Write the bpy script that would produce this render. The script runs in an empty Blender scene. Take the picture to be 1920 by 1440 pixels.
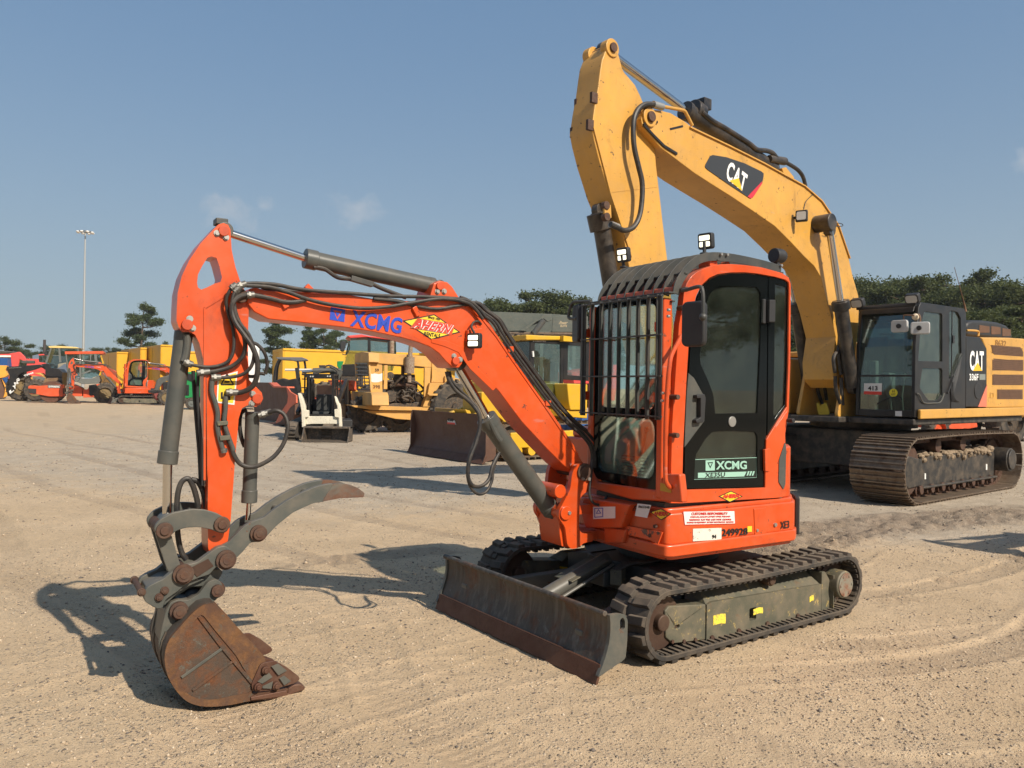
import bpy, math, random
import numpy as np
from mathutils import Vector, Matrix
from mathutils.geometry import tessellate_polygon
R = math.radians
random.seed(7); RNG = np.random.default_rng(7)
scene = bpy.context.scene; COL = scene.collection
PI = math.pi
# ------------------------------------------------------------------ camera
FPX, YH, CH, ROLL = 1480.0, 726.0, 1.60, 0.0145
PITCH = math.atan((YH-720)/FPX)
cam = bpy.data.cameras.new('camera'); camo = bpy.data.objects.new('camera', cam); COL.objects.link(camo)
cam.sensor_width = 36; cam.lens = 36*FPX/1920; cam.clip_end = 9000; cam.clip_start = 0.05
camo.matrix_world = Matrix.Translation((0,0,CH)) @ Matrix.Rotation(PI/2+PITCH, 4, 'X') @ Matrix.Rotation(ROLL, 4, 'Z')
scene.camera = camo
# ------------------------------------------------------------------ sky, sun, exposure
SUN_AZ, SUN_EL = R(-46), R(39)          # azimuth from +X, towards camera right / behind
w = bpy.data.worlds.new('World'); scene.world = w; w.use_nodes = True
nt = w.node_tree; nd = nt.nodes; lk = nt.links
bg = nd['Background']
sky = nd.new('ShaderNodeTexSky'); sky.sky_type = 'NISHITA'; sky.sun_disc = False
sky.sun_elevation = SUN_EL; sky.sun_rotation = PI/2 - SUN_AZ
sky.air_density = 1.0; sky.dust_density = 1.6; sky.ozone_density = 1.5; sky.altitude = 0
bg.inputs['Strength'].default_value = 0.088
# faint wisps of cloud, placed by direction in the sky
tc = nd.new('ShaderNodeTexCoord')
def wmath(op, a, b=None, c=None):
    n = nd.new('ShaderNodeMath'); n.operation = op
    for i, v in enumerate((a, b, c)):
        if v is None: continue
        if isinstance(v, (int, float)): n.inputs[i].default_value = v
        else: lk.new(v, n.inputs[i])
    return n.outputs[0]
def pix_dir(px, py):
    a, b = px-960, py-720
    u = math.cos(ROLL)*a+math.sin(ROLL)*b; v = -math.sin(ROLL)*a+math.cos(ROLL)*b
    x, z = u/FPX, -v/FPX; c, s = math.cos(PITCH), math.sin(PITCH)
    return Vector((x, c-s*z, s+c*z))
mask = None
for (px, py, rx, amp) in ((425,398,.048,.46),(668,390,.046,.36),(1935,295,.03,.35),(498,386,.020,.22),(628,372,.022,.22)):
    d = pix_dir(px, py).normalized()
    vm = nd.new('ShaderNodeVectorMath'); vm.operation = 'SUBTRACT'; lk.new(tc.outputs['Generated'], vm.inputs[0]); vm.inputs[1].default_value = d
    vs = nd.new('ShaderNodeVectorMath'); vs.operation = 'MULTIPLY'; lk.new(vm.outputs[0], vs.inputs[0]); vs.inputs[1].default_value = (1,1,1.7)
    vl = nd.new('ShaderNodeVectorMath'); vl.operation = 'LENGTH'; lk.new(vs.outputs[0], vl.inputs[0])
    m = wmath('MULTIPLY', wmath('MAXIMUM', wmath('SUBTRACT', 1.0, wmath('DIVIDE', vl.outputs['Value'], rx)), 0.0), amp)
    mask = m if mask is None else wmath('MAXIMUM', mask, m)
no = nd.new('ShaderNodeTexNoise'); no.inputs['Scale'].default_value = 34; no.inputs['Detail'].default_value = 8; no.inputs['Roughness'].default_value = .62
lk.new(tc.outputs['Generated'], no.inputs['Vector'])
cm = wmath('MINIMUM', wmath('MAXIMUM', wmath('MULTIPLY', wmath('SUBTRACT', wmath('ADD', mask, no.outputs['Fac']), 0.60), 1.25), 0.0), 0.40)
mx = nd.new('ShaderNodeMix'); mx.data_type = 'RGBA'
lk.new(wmath('MULTIPLY', cm, wmath('GREATER_THAN', mask, 0.001)), mx.inputs[0])
# hazy air low in the sky
sx_ = nd.new('ShaderNodeSeparateXYZ'); lk.new(tc.outputs['Generated'], sx_.inputs[0])
hz = wmath('POWER', wmath('SUBTRACT', 1.0, wmath('MINIMUM', wmath('MULTIPLY', wmath('ABSOLUTE', sx_.outputs['Z']), 1.9), 1.0)), 2.0)
mh = nd.new('ShaderNodeMix'); mh.data_type = 'RGBA'; lk.new(wmath('MULTIPLY', hz, .93), mh.inputs[0]); mb_ = nd.new('ShaderNodeMix'); mb_.data_type = 'RGBA'; mb_.inputs[0].default_value = .66; lk.new(sky.outputs[0], mb_.inputs[6]); mb_.inputs[7].default_value = (1.62,2.92,4.75,1); lk.new(mb_.outputs[2], mh.inputs[6]); mh.inputs[7].default_value = (3.9,4.75,5.0,1)
lk.new(mh.outputs[2], mx.inputs[6]); mx.inputs[7].default_value = (5.6,5.7,5.9,1)
lk.new(mx.outputs[2], bg.inputs['Color'])
sun = bpy.data.lights.new('sun', 'SUN'); sun.energy = 5.0; sun.angle = R(0.6); sun.color = (1.0, 0.90, 0.76)
suno = bpy.data.objects.new('sun', sun); COL.objects.link(suno)
SD = Vector((math.cos(SUN_AZ)*math.cos(SUN_EL), math.sin(SUN_AZ)*math.cos(SUN_EL), math.sin(SUN_EL)))
suno.rotation_euler = SD.to_track_quat('Z', 'Y').to_euler(); suno.location = (20,-20,30)
scene.view_settings.view_transform = 'Standard'; scene.view_settings.look = 'None'
scene.view_settings.gamma = 1; scene.view_settings.exposure = 0.28
scene.cycles.max_bounces = 8; scene.cycles.transparent_max_bounces = 24

# ------------------------------------------------------------------ frames: real planes that photo points are traced onto
O3 = Vector((0,0,CH))
def ray_plane(px, py, p, n):
    d = pix_dir(px, py); t = (p-O3).dot(n)/d.dot(n)
    return O3 + d*t
class Frame:
    """x = forward, y = left, z = up; yaw 0 looks towards photo left"""
    def __init__(s, ox, oy, yaw, oz=0):
        s.yaw = yaw; s.M = Matrix.Translation((ox,oy,oz)) @ Matrix.Rotation(yaw+PI, 4, 'Z'); s.I = s.M.inverted()
    def pl(s, pts, axis, val):
        n = s.M.to_3x3().col[axis].normalized(); e = Vector((0,0,0)); e[axis] = val
        p = s.M @ e
        return [s.I @ ray_plane(x, y, p, n) for x, y in pts]
    def S(s, pts, l): return [(q.x, q.z) for q in s.pl(pts, 1, l)]
    def S3(s, pts, l): return [q for q in s.pl(pts, 1, l)]
    def F(s, pts, f): return [(q.y, q.z) for q in s.pl(pts, 0, f)]
    def F3(s, pts, f): return [q for q in s.pl(pts, 0, f)]
    def T(s, pts, z): return [(q.x, q.y) for q in s.pl(pts, 2, z)]
def gpt(px, py, z=0):
    q = ray_plane(px, py, Vector((0,0,z)), Vector((0,0,1))); return q
def fpix(px, py, yaw): q = gpt(px, py); return Frame(q.x, q.y, yaw)
def Z(ox, oy, s): return lambda *pts: [(ox+x/s, oy+y/s) for x, y in pts]
zA=Z(240,400,2.879); zB=Z(220,860,2.88); zC=Z(700,480,2.77); zD=Z(1060,420,2.667); zE=Z(980,880,3.556)
zF=Z(800,960,4.364); zG=Z(1160,1000,4.0); zH=Z(1060,60,3.131); zI=Z(1470,520,3.131); zJ=Z(0,600,5.818)
zK=Z(330,580,5.143); zL=Z(620,560,3.84); zM=Z(0,420,5.143); zN=Z(860,500,7.385)
# ------------------------------------------------------------------ mesh builder
def cr(pts, n=6, closed=False):
    P = [Vector(p) for p in pts]; out = []; N = len(P)
    for i in range(N if closed else N-1):
        g = (lambda k: P[k % N]) if closed else (lambda k: P[min(max(k,0),N-1)])
        a, b, c, d = g(i-1), g(i), g(i+1), g(i+2)
        for j in range(n):
            t = j/n; out.append(.5*((2*b)+(c-a)*t+(2*a-5*b+4*c-d)*t*t+(3*b-a-3*c+d)*t**3))
    if not closed: out.append(P[-1])
    return out
def circ(cx, cy, r, n=16, a0=0, a1=360):
    k = n if abs(a1-a0) >= 360 else n+1
    return [(cx+r*math.cos(R(a0+(a1-a0)*i/n)), cy+r*math.sin(R(a0+(a1-a0)*i/n))) for i in range(k)]
def rrect(x0, y0, x1, y1, r, n=4):
    o = []
    for cx, cy, a in ((x1-r,y1-r,0),(x0+r,y1-r,90),(x0+r,y0+r,180),(x1-r,y0+r,270)):
        o += [(cx+r*math.cos(R(a+90*i/n)), cy+r*math.sin(R(a+90*i/n))) for i in range(n+1)]
    return o
def fillet(pts, r, n=4):
    out = []; N = len(pts)
    for i in range(N):
        p = Vector(pts[i][:2]); a = Vector(pts[i-1][:2])-p; b = Vector(pts[(i+1)%N][:2])-p
        la, lb = a.length, b.length
        if la < 1e-6 or lb < 1e-6: continue
        q = min(r, la*.45, lb*.45); s = p+a/la*q; e = p+b/lb*q
        for k in range(n+1):
            t = k/n; out.append(tuple((1-t)**2*s+2*t*(1-t)*p+t*t*e))
    return out
SPLIT = set('''bolt pin front_bolt hatch_lock bracket_bolt bracket_pin hose_fitting guard_bracket blade_end lift_arm sticker guard_bolt frame_bolt push_arm
 link_pin reflector hose_clamp pipe_clamp blade_hose rail_mount side_console control_lever cylinder_guard stick_pin door_hinge bucket_link idler_link thumb thumb_tip bucket_ear
 boom_mount wheel stand_leg leg_frame hopper_leg track_frame thumb_brace cylinder_eye_lug boom_tip_boss boom_cylinder_pin cylinder_lug worn_edge_patch console box_louvre door_edge
 front_pillar edge_flange track_roller carrier_roller quick_coupler warning_symbol cylinder_pin pipe_block cab_frame_post engine_hood carbody'''.split())
TWINS = {}
def islands(s, gap=.012):
    par = list(range(len(s.v)))
    def find(a):
        while par[a] != a: par[a] = par[par[a]]; a = par[a]
        return a
    for f in s.f:
        r = find(f[0])
        for i in f[1:]: par[find(i)] = r
    comp = {}
    for fi, f in enumerate(s.f): comp.setdefault(find(f[0]), []).append(fi)
    cs = list(comp.values())
    if len(cs) > 60: return [list(range(len(s.f)))]
    bb = []
    for c in cs:
        P = [s.v[i] for fi in c for i in s.f[fi]]
        bb.append([[min(p[k] for p in P) for k in range(3)], [max(p[k] for p in P) for k in range(3)]])
    g = list(range(len(cs)))
    def fg(a):
        while g[a] != a: a = g[a]
        return a
    for i in range(len(cs)):
        for j in range(i):
            if all(bb[i][0][k] <= bb[j][1][k]+gap and bb[j][0][k] <= bb[i][1][k]+gap for k in range(3)): g[fg(i)] = fg(j)
    out = {}
    for i, c in enumerate(cs): out.setdefault(fg(i), []).extend(c)
    return list(out.values())
class MB:
    def __init__(s, frame=None): s.v = []; s.f = []; s.m = []; s.fr = frame; s.k = 0
    def mat(s, k): s.k = k; return s
    def add(s, vs, fs):
        o = len(s.v); s.v += [Vector(v) for v in vs]
        s.f += [tuple(o+i for i in f) for f in fs]; s.m += [s.k]*len(fs); return s
    def box(s, x0, y0, z0, x1, y1, z1, M=None):
        x0, x1 = min(x0,x1), max(x0,x1); y0, y1 = min(y0,y1), max(y0,y1); z0, z1 = min(z0,z1), max(z0,z1)
        vs = [Vector(p) for p in ((x0,y0,z0),(x1,y0,z0),(x1,y1,z0),(x0,y1,z0),(x0,y0,z1),(x1,y0,z1),(x1,y1,z1),(x0,y1,z1))]
        if M: vs = [M@v for v in vs]
        return s.add(vs, [(3,2,1,0),(4,5,6,7),(0,1,5,4),(1,2,6,5),(2,3,7,6),(3,0,4,7)])
    def hexa(s, vs): return s.add(vs, [(3,2,1,0),(4,5,6,7),(0,1,5,4),(1,2,6,5),(2,3,7,6),(3,0,4,7)])
    def bar(s, a, b, w, h, up=(0,0,1)):
        a = Vector(a); b = Vector(b); d = b-a; L = d.length; d.normalize(); u = Vector(up)
        if abs(d.dot(u)) > .99: u = Vector((1,0,0))
        y = u.cross(d).normalized(); z = d.cross(y)
        M = Matrix((d,y,z)).transposed().to_4x4(); M.translation = a
        return s.box(0,-w/2,-h/2,L,w/2,h/2,M)
    def prism(s, axis, outer, w0, w1, holes=()):
        """outline in the plane normal to axis (0: (y,z), 1: (x,z), 2: (x,y)), from w0 to w1 along the axis"""
        def P(p, w):
            return Vector((w,p[0],p[1])) if axis == 0 else Vector((p[0],w,p[1])) if axis == 1 else Vector((p[0],p[1],w))
        loops = [outer]+list(holes); flat = [p for l in loops for p in l]; n = len(flat)
        vs = [P(p,w0) for p in flat]+[P(p,w1) for p in flat]
        ar = sum(outer[i-1][0]*outer[i][1]-outer[i][0]*outer[i-1][1] for i in range(len(outer)))
        fs = []
        if not holes:
            fs += [tuple(range(n))[::-1], tuple(range(n,2*n))]
        else:
            tr = tessellate_polygon([[Vector((p[0],p[1],0)) for p in l] for l in loops])
            for t in tr:
                a, b, c = (flat[i] for i in t)
                if (b[0]-a[0])*(c[1]-a[1])-(c[0]-a[0])*(b[1]-a[1]) < 0: t = t[::-1]
                if ar < 0: t = t[::-1]
                fs += [tuple(t[::-1]), tuple(i+n for i in t)]
        o = 0
        for l in loops:
            k = len(l); a2 = sum(l[i-1][0]*l[i][1]-l[i][0]*l[i-1][1] for i in range(k))
            for i in range(k):
                q = (o+i, o+(i+1)%k, o+(i+1)%k+n, o+i+n)
                if l is not outer and a2*ar > 0: q = q[::-1]
                fs.append(q)
            o += k
        flip = (ar < 0) ^ (axis == 1) ^ (w1 < w0)
        if flip: fs = [f[::-1] for f in fs]
        return s.add(vs, fs)
    def tube(s, pts, r, n=10, caps=True, r1=None):
        P = [Vector(p) for p in pts]; N = len(P); vs = []; fs = []
        t0 = (P[1]-P[0]).normalized(); u = t0.orthogonal().normalized()
        for i in range(N):
            t = ((P[min(i+1,N-1)]-P[max(i-1,0)])).normalized()
            u = (u-t*u.dot(t)).normalized(); v = t.cross(u)
            rr = r if r1 is None else r+(r1-r)*i/(N-1)
            if callable(r): rr = r(i/(N-1))
            vs += [P[i]+(u*math.cos(2*PI*k/n)+v*math.sin(2*PI*k/n))*rr for k in range(n)]
        for i in range(N-1):
            fs += [(i*n+k, i*n+(k+1)%n, (i+1)*n+(k+1)%n, (i+1)*n+k) for k in range(n)]
        if caps: fs += [tuple(range(n))[::-1], tuple(range((N-1)*n, N*n))]
        return s.add(vs, fs)
    def cyl(s, a, b, r, n=20, r1=None): return s.tube([a,b], r, n, True, r1)
    def sph(s, c, r, n=10, sc=(1,1,1), M=None):
        vs = []; fs = []; c = Vector(c)
        for i in range(n+1):
            for j in range(2*n):
                a = PI*i/n; b = PI*j/n
                q = Vector((math.sin(a)*math.cos(b)*sc[0]*r, math.sin(a)*math.sin(b)*sc[1]*r, math.cos(a)*sc[2]*r))
                vs.append(c+(M@q if M else q))
        for i in range(n):
            fs += [((i+1)*2*n+j, (i+1)*2*n+(j+1)%(2*n), i*2*n+(j+1)%(2*n), i*2*n+j) for j in range(2*n)]
        return s.add(vs, fs)
    def pin(s, f, z, l0, l1, r, n=18): return s.cyl((f,l0,z), (f,l1,z), r, n)
    def bolt(s, f, z, l, r=.012, h=.012, d=1): return s.cyl((f,l,z), (f,l+h*d,z), r, 6)
    def tf(s, M, i0=0):
        for i in range(i0, len(s.v)): s.v[i] = M@s.v[i]
        return s
    def build(s, name, mats, parent=None, bevel=0, smooth=35, frame=None, seg=2):
        if name in SPLIT:
            gs = islands(s)
            if len(gs) > 1:
                out = []
                for g in gs:
                    k = MB(s.fr); mp = {}
                    for fi in g:
                        f = []
                        for i in s.f[fi]:
                            if i not in mp: mp[i] = len(k.v); k.v.append(s.v[i])
                            f.append(mp[i])
                        k.f.append(tuple(f)); k.m.append(s.m[fi])
                    out.append(k._build(name, mats, parent, bevel, smooth, frame, seg))
                for o in out[1:]: TWINS.setdefault(out[0], []).append(o)
                return out[0]
        return s._build(name, mats, parent, bevel, smooth, frame, seg)
    def _build(s, name, mats, parent=None, bevel=0, smooth=35, frame=None, seg=2):
        fr = frame or s.fr
        W = fr.M if fr else Matrix.Identity(4)
        if parent is not None: W = ROOT[parent].inverted() @ W
        elif getattr(s, 'local', None) is not None: W = s.local
        me = bpy.data.meshes.new(name)
        me.from_pydata([tuple(W@v) for v in s.v], [], s.f)
        if not isinstance(mats, (list,tuple)): mats = [mats]
        for m in mats: me.materials.append(m)
        if len(mats) > 1: me.polygons.foreach_set('material_index', s.m)
        me.polygons.foreach_set('use_smooth', [True]*len(s.f))
        me.update(); me.validate()
        me.set_sharp_from_angle(angle=R(smooth))
        o = bpy.data.objects.new(name, me); COL.objects.link(o)
        if parent is not None: o.parent = parent; ROOT[o] = ROOT[parent]
        if bevel:
            b = o.modifiers.new('bevel', 'BEVEL'); b.width = bevel; b.segments = seg; b.limit_method = 'ANGLE'; b.angle_limit = R(40)
            b.harden_normals = True
        return o
ROOT = {}
def tag(o, label=None, cat=None, group=None, kind=None):
    if label: o['label'] = label
    if cat: o['category'] = cat
    if group: o['group'] = group
    if kind: o['kind'] = kind
    return o
def thing(name, frame, label, cat, group=None):
    o = bpy.data.objects.new(name, None); COL.objects.link(o); o.empty_display_size = .3
    o.matrix_world = frame.M; ROOT[o] = frame.M.copy()
    return tag(o, label, cat, group)
def place_text(txt, bl, br, tl, mat, parent, frame, name='lettering', off=0.0, depth=.002, shear=0, space=1.0):
    """text mesh mapped onto the parallelogram bl-br-tl (frame coordinates)"""
    cu = bpy.data.curves.new(name, 'FONT'); cu.body = txt; cu.size = 1; cu.offset = off; cu.extrude = .5; cu.shear = shear
    cu.space_character = space; cu.resolution_u = 3
    t = bpy.data.objects.new(name, cu); me = bpy.data.meshes.new_from_object(t)
    vs = np.zeros(len(me.vertices)*3); me.vertices.foreach_get('co', vs); vs = vs.reshape(-1,3)
    mn, mxx = vs.min(0), vs.max(0); sz = mxx-mn
    bl, br, tl = Vector(bl), Vector(br), Vector(tl); u = br-bl; v = tl-bl; n = u.cross(v).normalized()*depth
    W = ROOT[parent].inverted() @ frame.M
    for i, q in enumerate(vs):
        a, b, c = (q-mn)/np.maximum(sz,1e-9)
        me.vertices[i].co = W @ (bl+u*a+v*b+n*(c+.5))
    me.materials.clear(); me.materials.append(mat); me.update()
    o = bpy.data.objects.new(name, me); COL.objects.link(o); o.parent = parent; ROOT[o] = ROOT[parent]
    return o
# ------------------------------------------------------------------ materials
MAT = {}
class NT:
    def __init__(s, name):
        s.m = bpy.data.materials.new(name); s.m.use_nodes = True; s.t = s.m.node_tree; s.n = s.t.nodes
        s.b = s.n['Principled BSDF']; s.out = s.n['Material Output']
        s.co = s.n.new('ShaderNodeTexCoord').outputs['Object']; MAT[name] = s.m
    def link(s, a, b): s.t.links.new(a, b)
    def noise(s, scale, detail=5, rough=.6, vec=None, dist=0, sc=None):
        n = s.n.new('ShaderNodeTexNoise'); n.inputs['Scale'].default_value = scale; n.inputs['Detail'].default_value = detail
        n.inputs['Roughness'].default_value = rough; n.inputs['Distortion'].default_value = dist
        v = vec or s.co
        if sc:
            mp = s.n.new('ShaderNodeMapping'); mp.inputs['Scale'].default_value = sc; s.link(v, mp.inputs[0]); v = mp.outputs[0]
        s.link(v, n.inputs['Vector']); return n.outputs['Fac']
    def ramp(s, fac, stops):
        r = s.n.new('ShaderNodeValToRGB'); e = r.color_ramp.elements
        while len(e) < len(stops): e.new(.5)
        for i, (p, c) in enumerate(stops): e[i].position = p; e[i].color = (c,c,c,1) if isinstance(c,(int,float)) else (*c,1)
        s.link(fac, r.inputs[0]); return r.outputs[0]
    def mix(s, fac, a, b, mode='MIX'):
        m = s.n.new('ShaderNodeMix'); m.data_type = 'RGBA'; m.blend_type = mode
        for i, v in ((0,fac),(6,a),(7,b)):
            if isinstance(v,(int,float)): m.inputs[i].default_value = v
            elif isinstance(v, tuple): m.inputs[i].default_value = (*v,1)
            else: s.link(v, m.inputs[i])
        return m.outputs[2]
    def mth(s, op, a, b=0.0):
        n = s.n.new('ShaderNodeMath'); n.operation = op
        for i, v in enumerate((a,b)):
            if isinstance(v,(int,float)): n.inputs[i].default_value = v
            else: s.link(v, n.inputs[i])
        return n.outputs[0]
    def bump(s, h, strength=.3, dist=.01):
        n = s.n.new('ShaderNodeBump'); n.inputs['Strength'].default_value = strength; n.inputs['Distance'].default_value = dist
        s.link(h, n.inputs['Height']); s.link(n.outputs[0], s.b.inputs['Normal'])
    def set(s, **k):
        for a, v in k.items():
            i = s.b.inputs[a.replace('_',' ')]
            if isinstance(v,(int,float)): i.default_value = v
            elif isinstance(v, tuple): i.default_value = (*v,1)
            else: s.link(v, i)
        return s.m
DUST = (.36,.27,.18)
def paint(name, rgb, rough=.38, dust=.35, chips=.0, chipcol=(.10,.05,.03), var=.12, scale=1.0, coat=.0, streak=0, grime=0):
    s = NT(name)
    c = s.mix(s.ramp(s.noise(1.6*scale,4), [(.3,0),(.7,1)]), tuple(x*(1-var) for x in rgb), tuple(min(1,x*(1+var*.5)) for x in rgb))
    dn = s.mth('MULTIPLY', s.ramp(s.noise(5*scale,8,.68,dist=.4), [(.42,0),(.78,1)]), dust)
    geo = s.n.new('ShaderNodeNewGeometry'); sp = s.n.new('ShaderNodeSeparateXYZ'); s.link(geo.outputs['Normal'], sp.inputs[0])
    up = s.mth('MULTIPLY', s.mth('MAXIMUM', sp.outputs['Z'], 0), dust*.9)
    d = s.mth('MINIMUM', s.mth('ADD', dn, s.mth('MULTIPLY', up, s.ramp(s.noise(9*scale,6,.7),[(.25,.35),(.7,1)]))), .95)
    c = s.mix(d, c, DUST)
    if grime:
        c = s.mix(s.mth('MULTIPLY', s.ramp(s.noise(2.7*scale,9,.74,dist=.8), [(.56,0),(.70,1)]), grime), c, tuple(x*.30+.02 for x in rgb))
        c = s.mix(s.mth('MULTIPLY', s.ramp(s.noise(30*scale,3,.5,sc=(.15,1,1)), [(.70,0),(.74,1)]), grime*1.2), c, tuple(min(1,x*.6+.12) for x in rgb))
    if streak:
        c = s.mix(s.mth('MULTIPLY', s.ramp(s.noise(9*scale,5,.6,sc=(1,1,.12)), [(.5,0),(.75,1)]), streak), c, tuple(x*.45 for x in rgb))
    rg = s.mth('ADD', rough, s.mth('MULTIPLY', d, .5))
    if chips:
        k = s.ramp(s.noise(13*scale,9,.72), [(.70-chips*.2,0),(.72-chips*.2,1)])
        c = s.mix(k, c, chipcol); rg = s.mix(k, rg, (.8,.8,.8))
    fine = s.noise(55*scale,4)
    s.bump(fine, .06, .004)
    return s.set(Base_Color=c, Roughness=rg, Coat_Weight=coat, Coat_Roughness=.15)
def rusty(name, base, rust, lo, hi, rough=.7, metal=.0, third=None, scale=1.0, bump=.25, dust=.25, scrape=0):
    s = NT(name)
    f = s.ramp(s.noise(4.5*scale,9,.68,dist=.6), [(lo,0),(hi,1)])
    r2 = s.mix(s.ramp(s.noise(22*scale,6,.7),[(.35,0),(.7,1)]), rust, tuple(x*.5 for x in rust))
    c = s.mix(f, base, r2)
    if third: c = s.mix(s.ramp(s.noise(8*scale,8,.75), [(.58,0),(.66,1)]), c, third)
    if scrape: c = s.mix(s.mth('MULTIPLY', s.ramp(s.noise(26,5,.6,sc=(1,1,.10)), [(.50,0),(.66,1)]), scrape), c, tuple(x*2.1+.02 for x in base)); c = s.mix(s.mth('MULTIPLY', s.ramp(s.noise(19,5,.6,sc=(1.3,1.3,.16)), [(.52,0),(.7,1)]), scrape), c, tuple(x*.4 for x in base))
    c = s.mix(s.mth('MULTIPLY', s.ramp(s.noise(3*scale,6,.6),[(.4,0),(.8,1)]), dust), c, DUST)
    s.bump(s.noise(40*scale,8,.75), bump, .006)
    return s.set(Base_Color=c, Roughness=s.mth('ADD', rough, s.mth('MULTIPLY', f, .15)), Metallic=metal)
def plain(name, rgb, rough=.5, metal=0, bump=0, var=.0, emit=None, estr=1):
    s = NT(name)
    c = s.mix(s.ramp(s.noise(7,6,.65), [(.3,0),(.75,1)]), tuple(x*(1-var) for x in rgb), tuple(min(1,x*(1+var)) for x in rgb)) if var else rgb
    if bump: s.bump(s.noise(60,5), bump, .004)
    if emit: s.b.inputs['Emission Color'].default_value = (*emit,1); s.b.inputs['Emission Strength'].default_value = estr
    return s.set(Base_Color=c, Roughness=rough, Metallic=metal)
def glass(name, tint, spec=.0, dirt=.06, rough=.02, refl=1.25):
    s = NT(name); s.n.remove(s.b)
    tr = s.n.new('ShaderNodeBsdfTransparent'); tr.inputs[0].default_value = (*tint,1)
    gl = s.n.new('ShaderNodeBsdfGlossy'); gl.inputs['Roughness'].default_value = rough; gl.inputs[0].default_value = (.92,1,.98,1)
    df = s.n.new('ShaderNodeBsdfDiffuse'); df.inputs[0].default_value = (.34,.33,.27,1)
    fr = s.n.new('ShaderNodeFresnel'); fr.inputs['IOR'].default_value = 1.5
    m1 = s.n.new('ShaderNodeMixShader'); m2 = s.n.new('ShaderNodeMixShader')
    s.link(s.mth('ADD', s.mth('MULTIPLY', fr.outputs[0], refl), spec), m1.inputs[0]); s.link(tr.outputs[0], m1.inputs[1]); s.link(gl.outputs[0], m1.inputs[2])
    s.link(s.mth('MULTIPLY', s.ramp(s.noise(6,8,.7),[(.35,.25),(.75,1)]), dirt), m2.inputs[0]); s.link(m1.outputs[0], m2.inputs[1]); s.link(df.outputs[0], m2.inputs[2])
    s.link(m2.outputs[0], s.out.inputs[0]); return s.m
orange = paint('orange_paint', (.62,.072,.008), .33, .16, .34, (.13,.04,.02), .20, coat=.2, grime=.50)
orange2 = paint('orange_paint_dull', (.62,.075,.015), .45, .22, .25, (.2,.06,.03), .12)
grey = paint('grey_steel_paint', (.074,.080,.072), .42, .24, .30, (.12,.05,.025), .15)
greyc = paint('grey_cylinder_paint', (.066,.071,.066), .36, .16, .22, (.16,.07,.035), .12)
dgrey = paint('dark_guard_paint', (.040,.044,.043), .45, .14, .12, (.15,.07,.04), .12)
black = paint('black_paint', (.010,.010,.011), .38, .06, 0)
blackg = plain('black_gloss_frit', (.004,.005,.005), .10); blackg.node_tree.nodes['Principled BSDF'].inputs['Specular IOR Level'].default_value = .22
blackm = plain('black_matt_plastic', (.022,.022,.023), .55, bump=.2, var=.2)
rubber = paint('rubber', (.028,.026,.024), .8, .34, 0, var=.25)
hose = paint('hose_rubber', (.016,.016,.017), .5, .16, 0, var=.2, scale=3)
fit = plain('hose_fitting', (.17,.165,.15), .5, .6, .2, .2)
chrome = plain('chrome_rod', (.60,.59,.57), .13, 1)
zinc = plain('zinc_bolt', (.40,.39,.36), .42, .7, .1, .1)
rust_bucket = rusty('rusty_bucket_steel', (.070,.048,.034), (.17,.062,.022), .42,.62, .66, .15, (.10,.108,.092), 2.2, .6, .08)
rust_edge = rusty('rusty_cutting_edge', (.11,.048,.028), (.11,.045,.025), .4,.7, .6, .25, None, 1.6, .35, .12)
blade_steel = rusty('worn_blade_steel', (.060,.054,.046), (.13,.055,.028), .48,.66, .55, .2, (.12,.122,.11), 1.2, .35, .2, scrape=.55)
pinrust = rusty('rusty_pin', (.070,.040,.030), (.13,.055,.03), .4,.7, .65, .3, None, 6, .4, .2)
undc = rusty('undercarriage_paint', (.088,.086,.060), (.16,.09,.045), .60,.74, .6, 0, (.40,.29,.09), 2.2, .25, .42)
orange_ham = plain('pin_orange', (.50,.06,.012), .5, var=.3)
white = plain('white_sticker', (.70,.69,.66), .5, var=.1)
yellow_st = plain('yellow_sticker', (.80,.55,.03), .5, var=.08)
red_ink = plain('red_ink', (.60,.03,.02), .5)
blue_ink = plain('blue_ink', (.02,.06,.42), .4)
black_ink = plain('black_ink', (.012,.012,.012), .6)
green_ink = plain('pale_green_decal', (.30,.52,.42), .5)
glass_f = glass('cab_glass', (.93,.98,.955), .0, .04, refl=.6)
glass_d = glass('door_glass', (.86,.93,.90), .01, .03)
led = plain('lit_led', (1,1,.9), .3, emit=(1,.92,.66), estr=1.3)
seatm = plain('seat_vinyl', (.05,.052,.05), .6, var=.2)
inter = plain('cab_interior_plastic', (.34,.38,.34), .6, var=.15)
inter_d = plain('cab_interior_dark', (.055,.06,.055), .6, var=.2)
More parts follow.
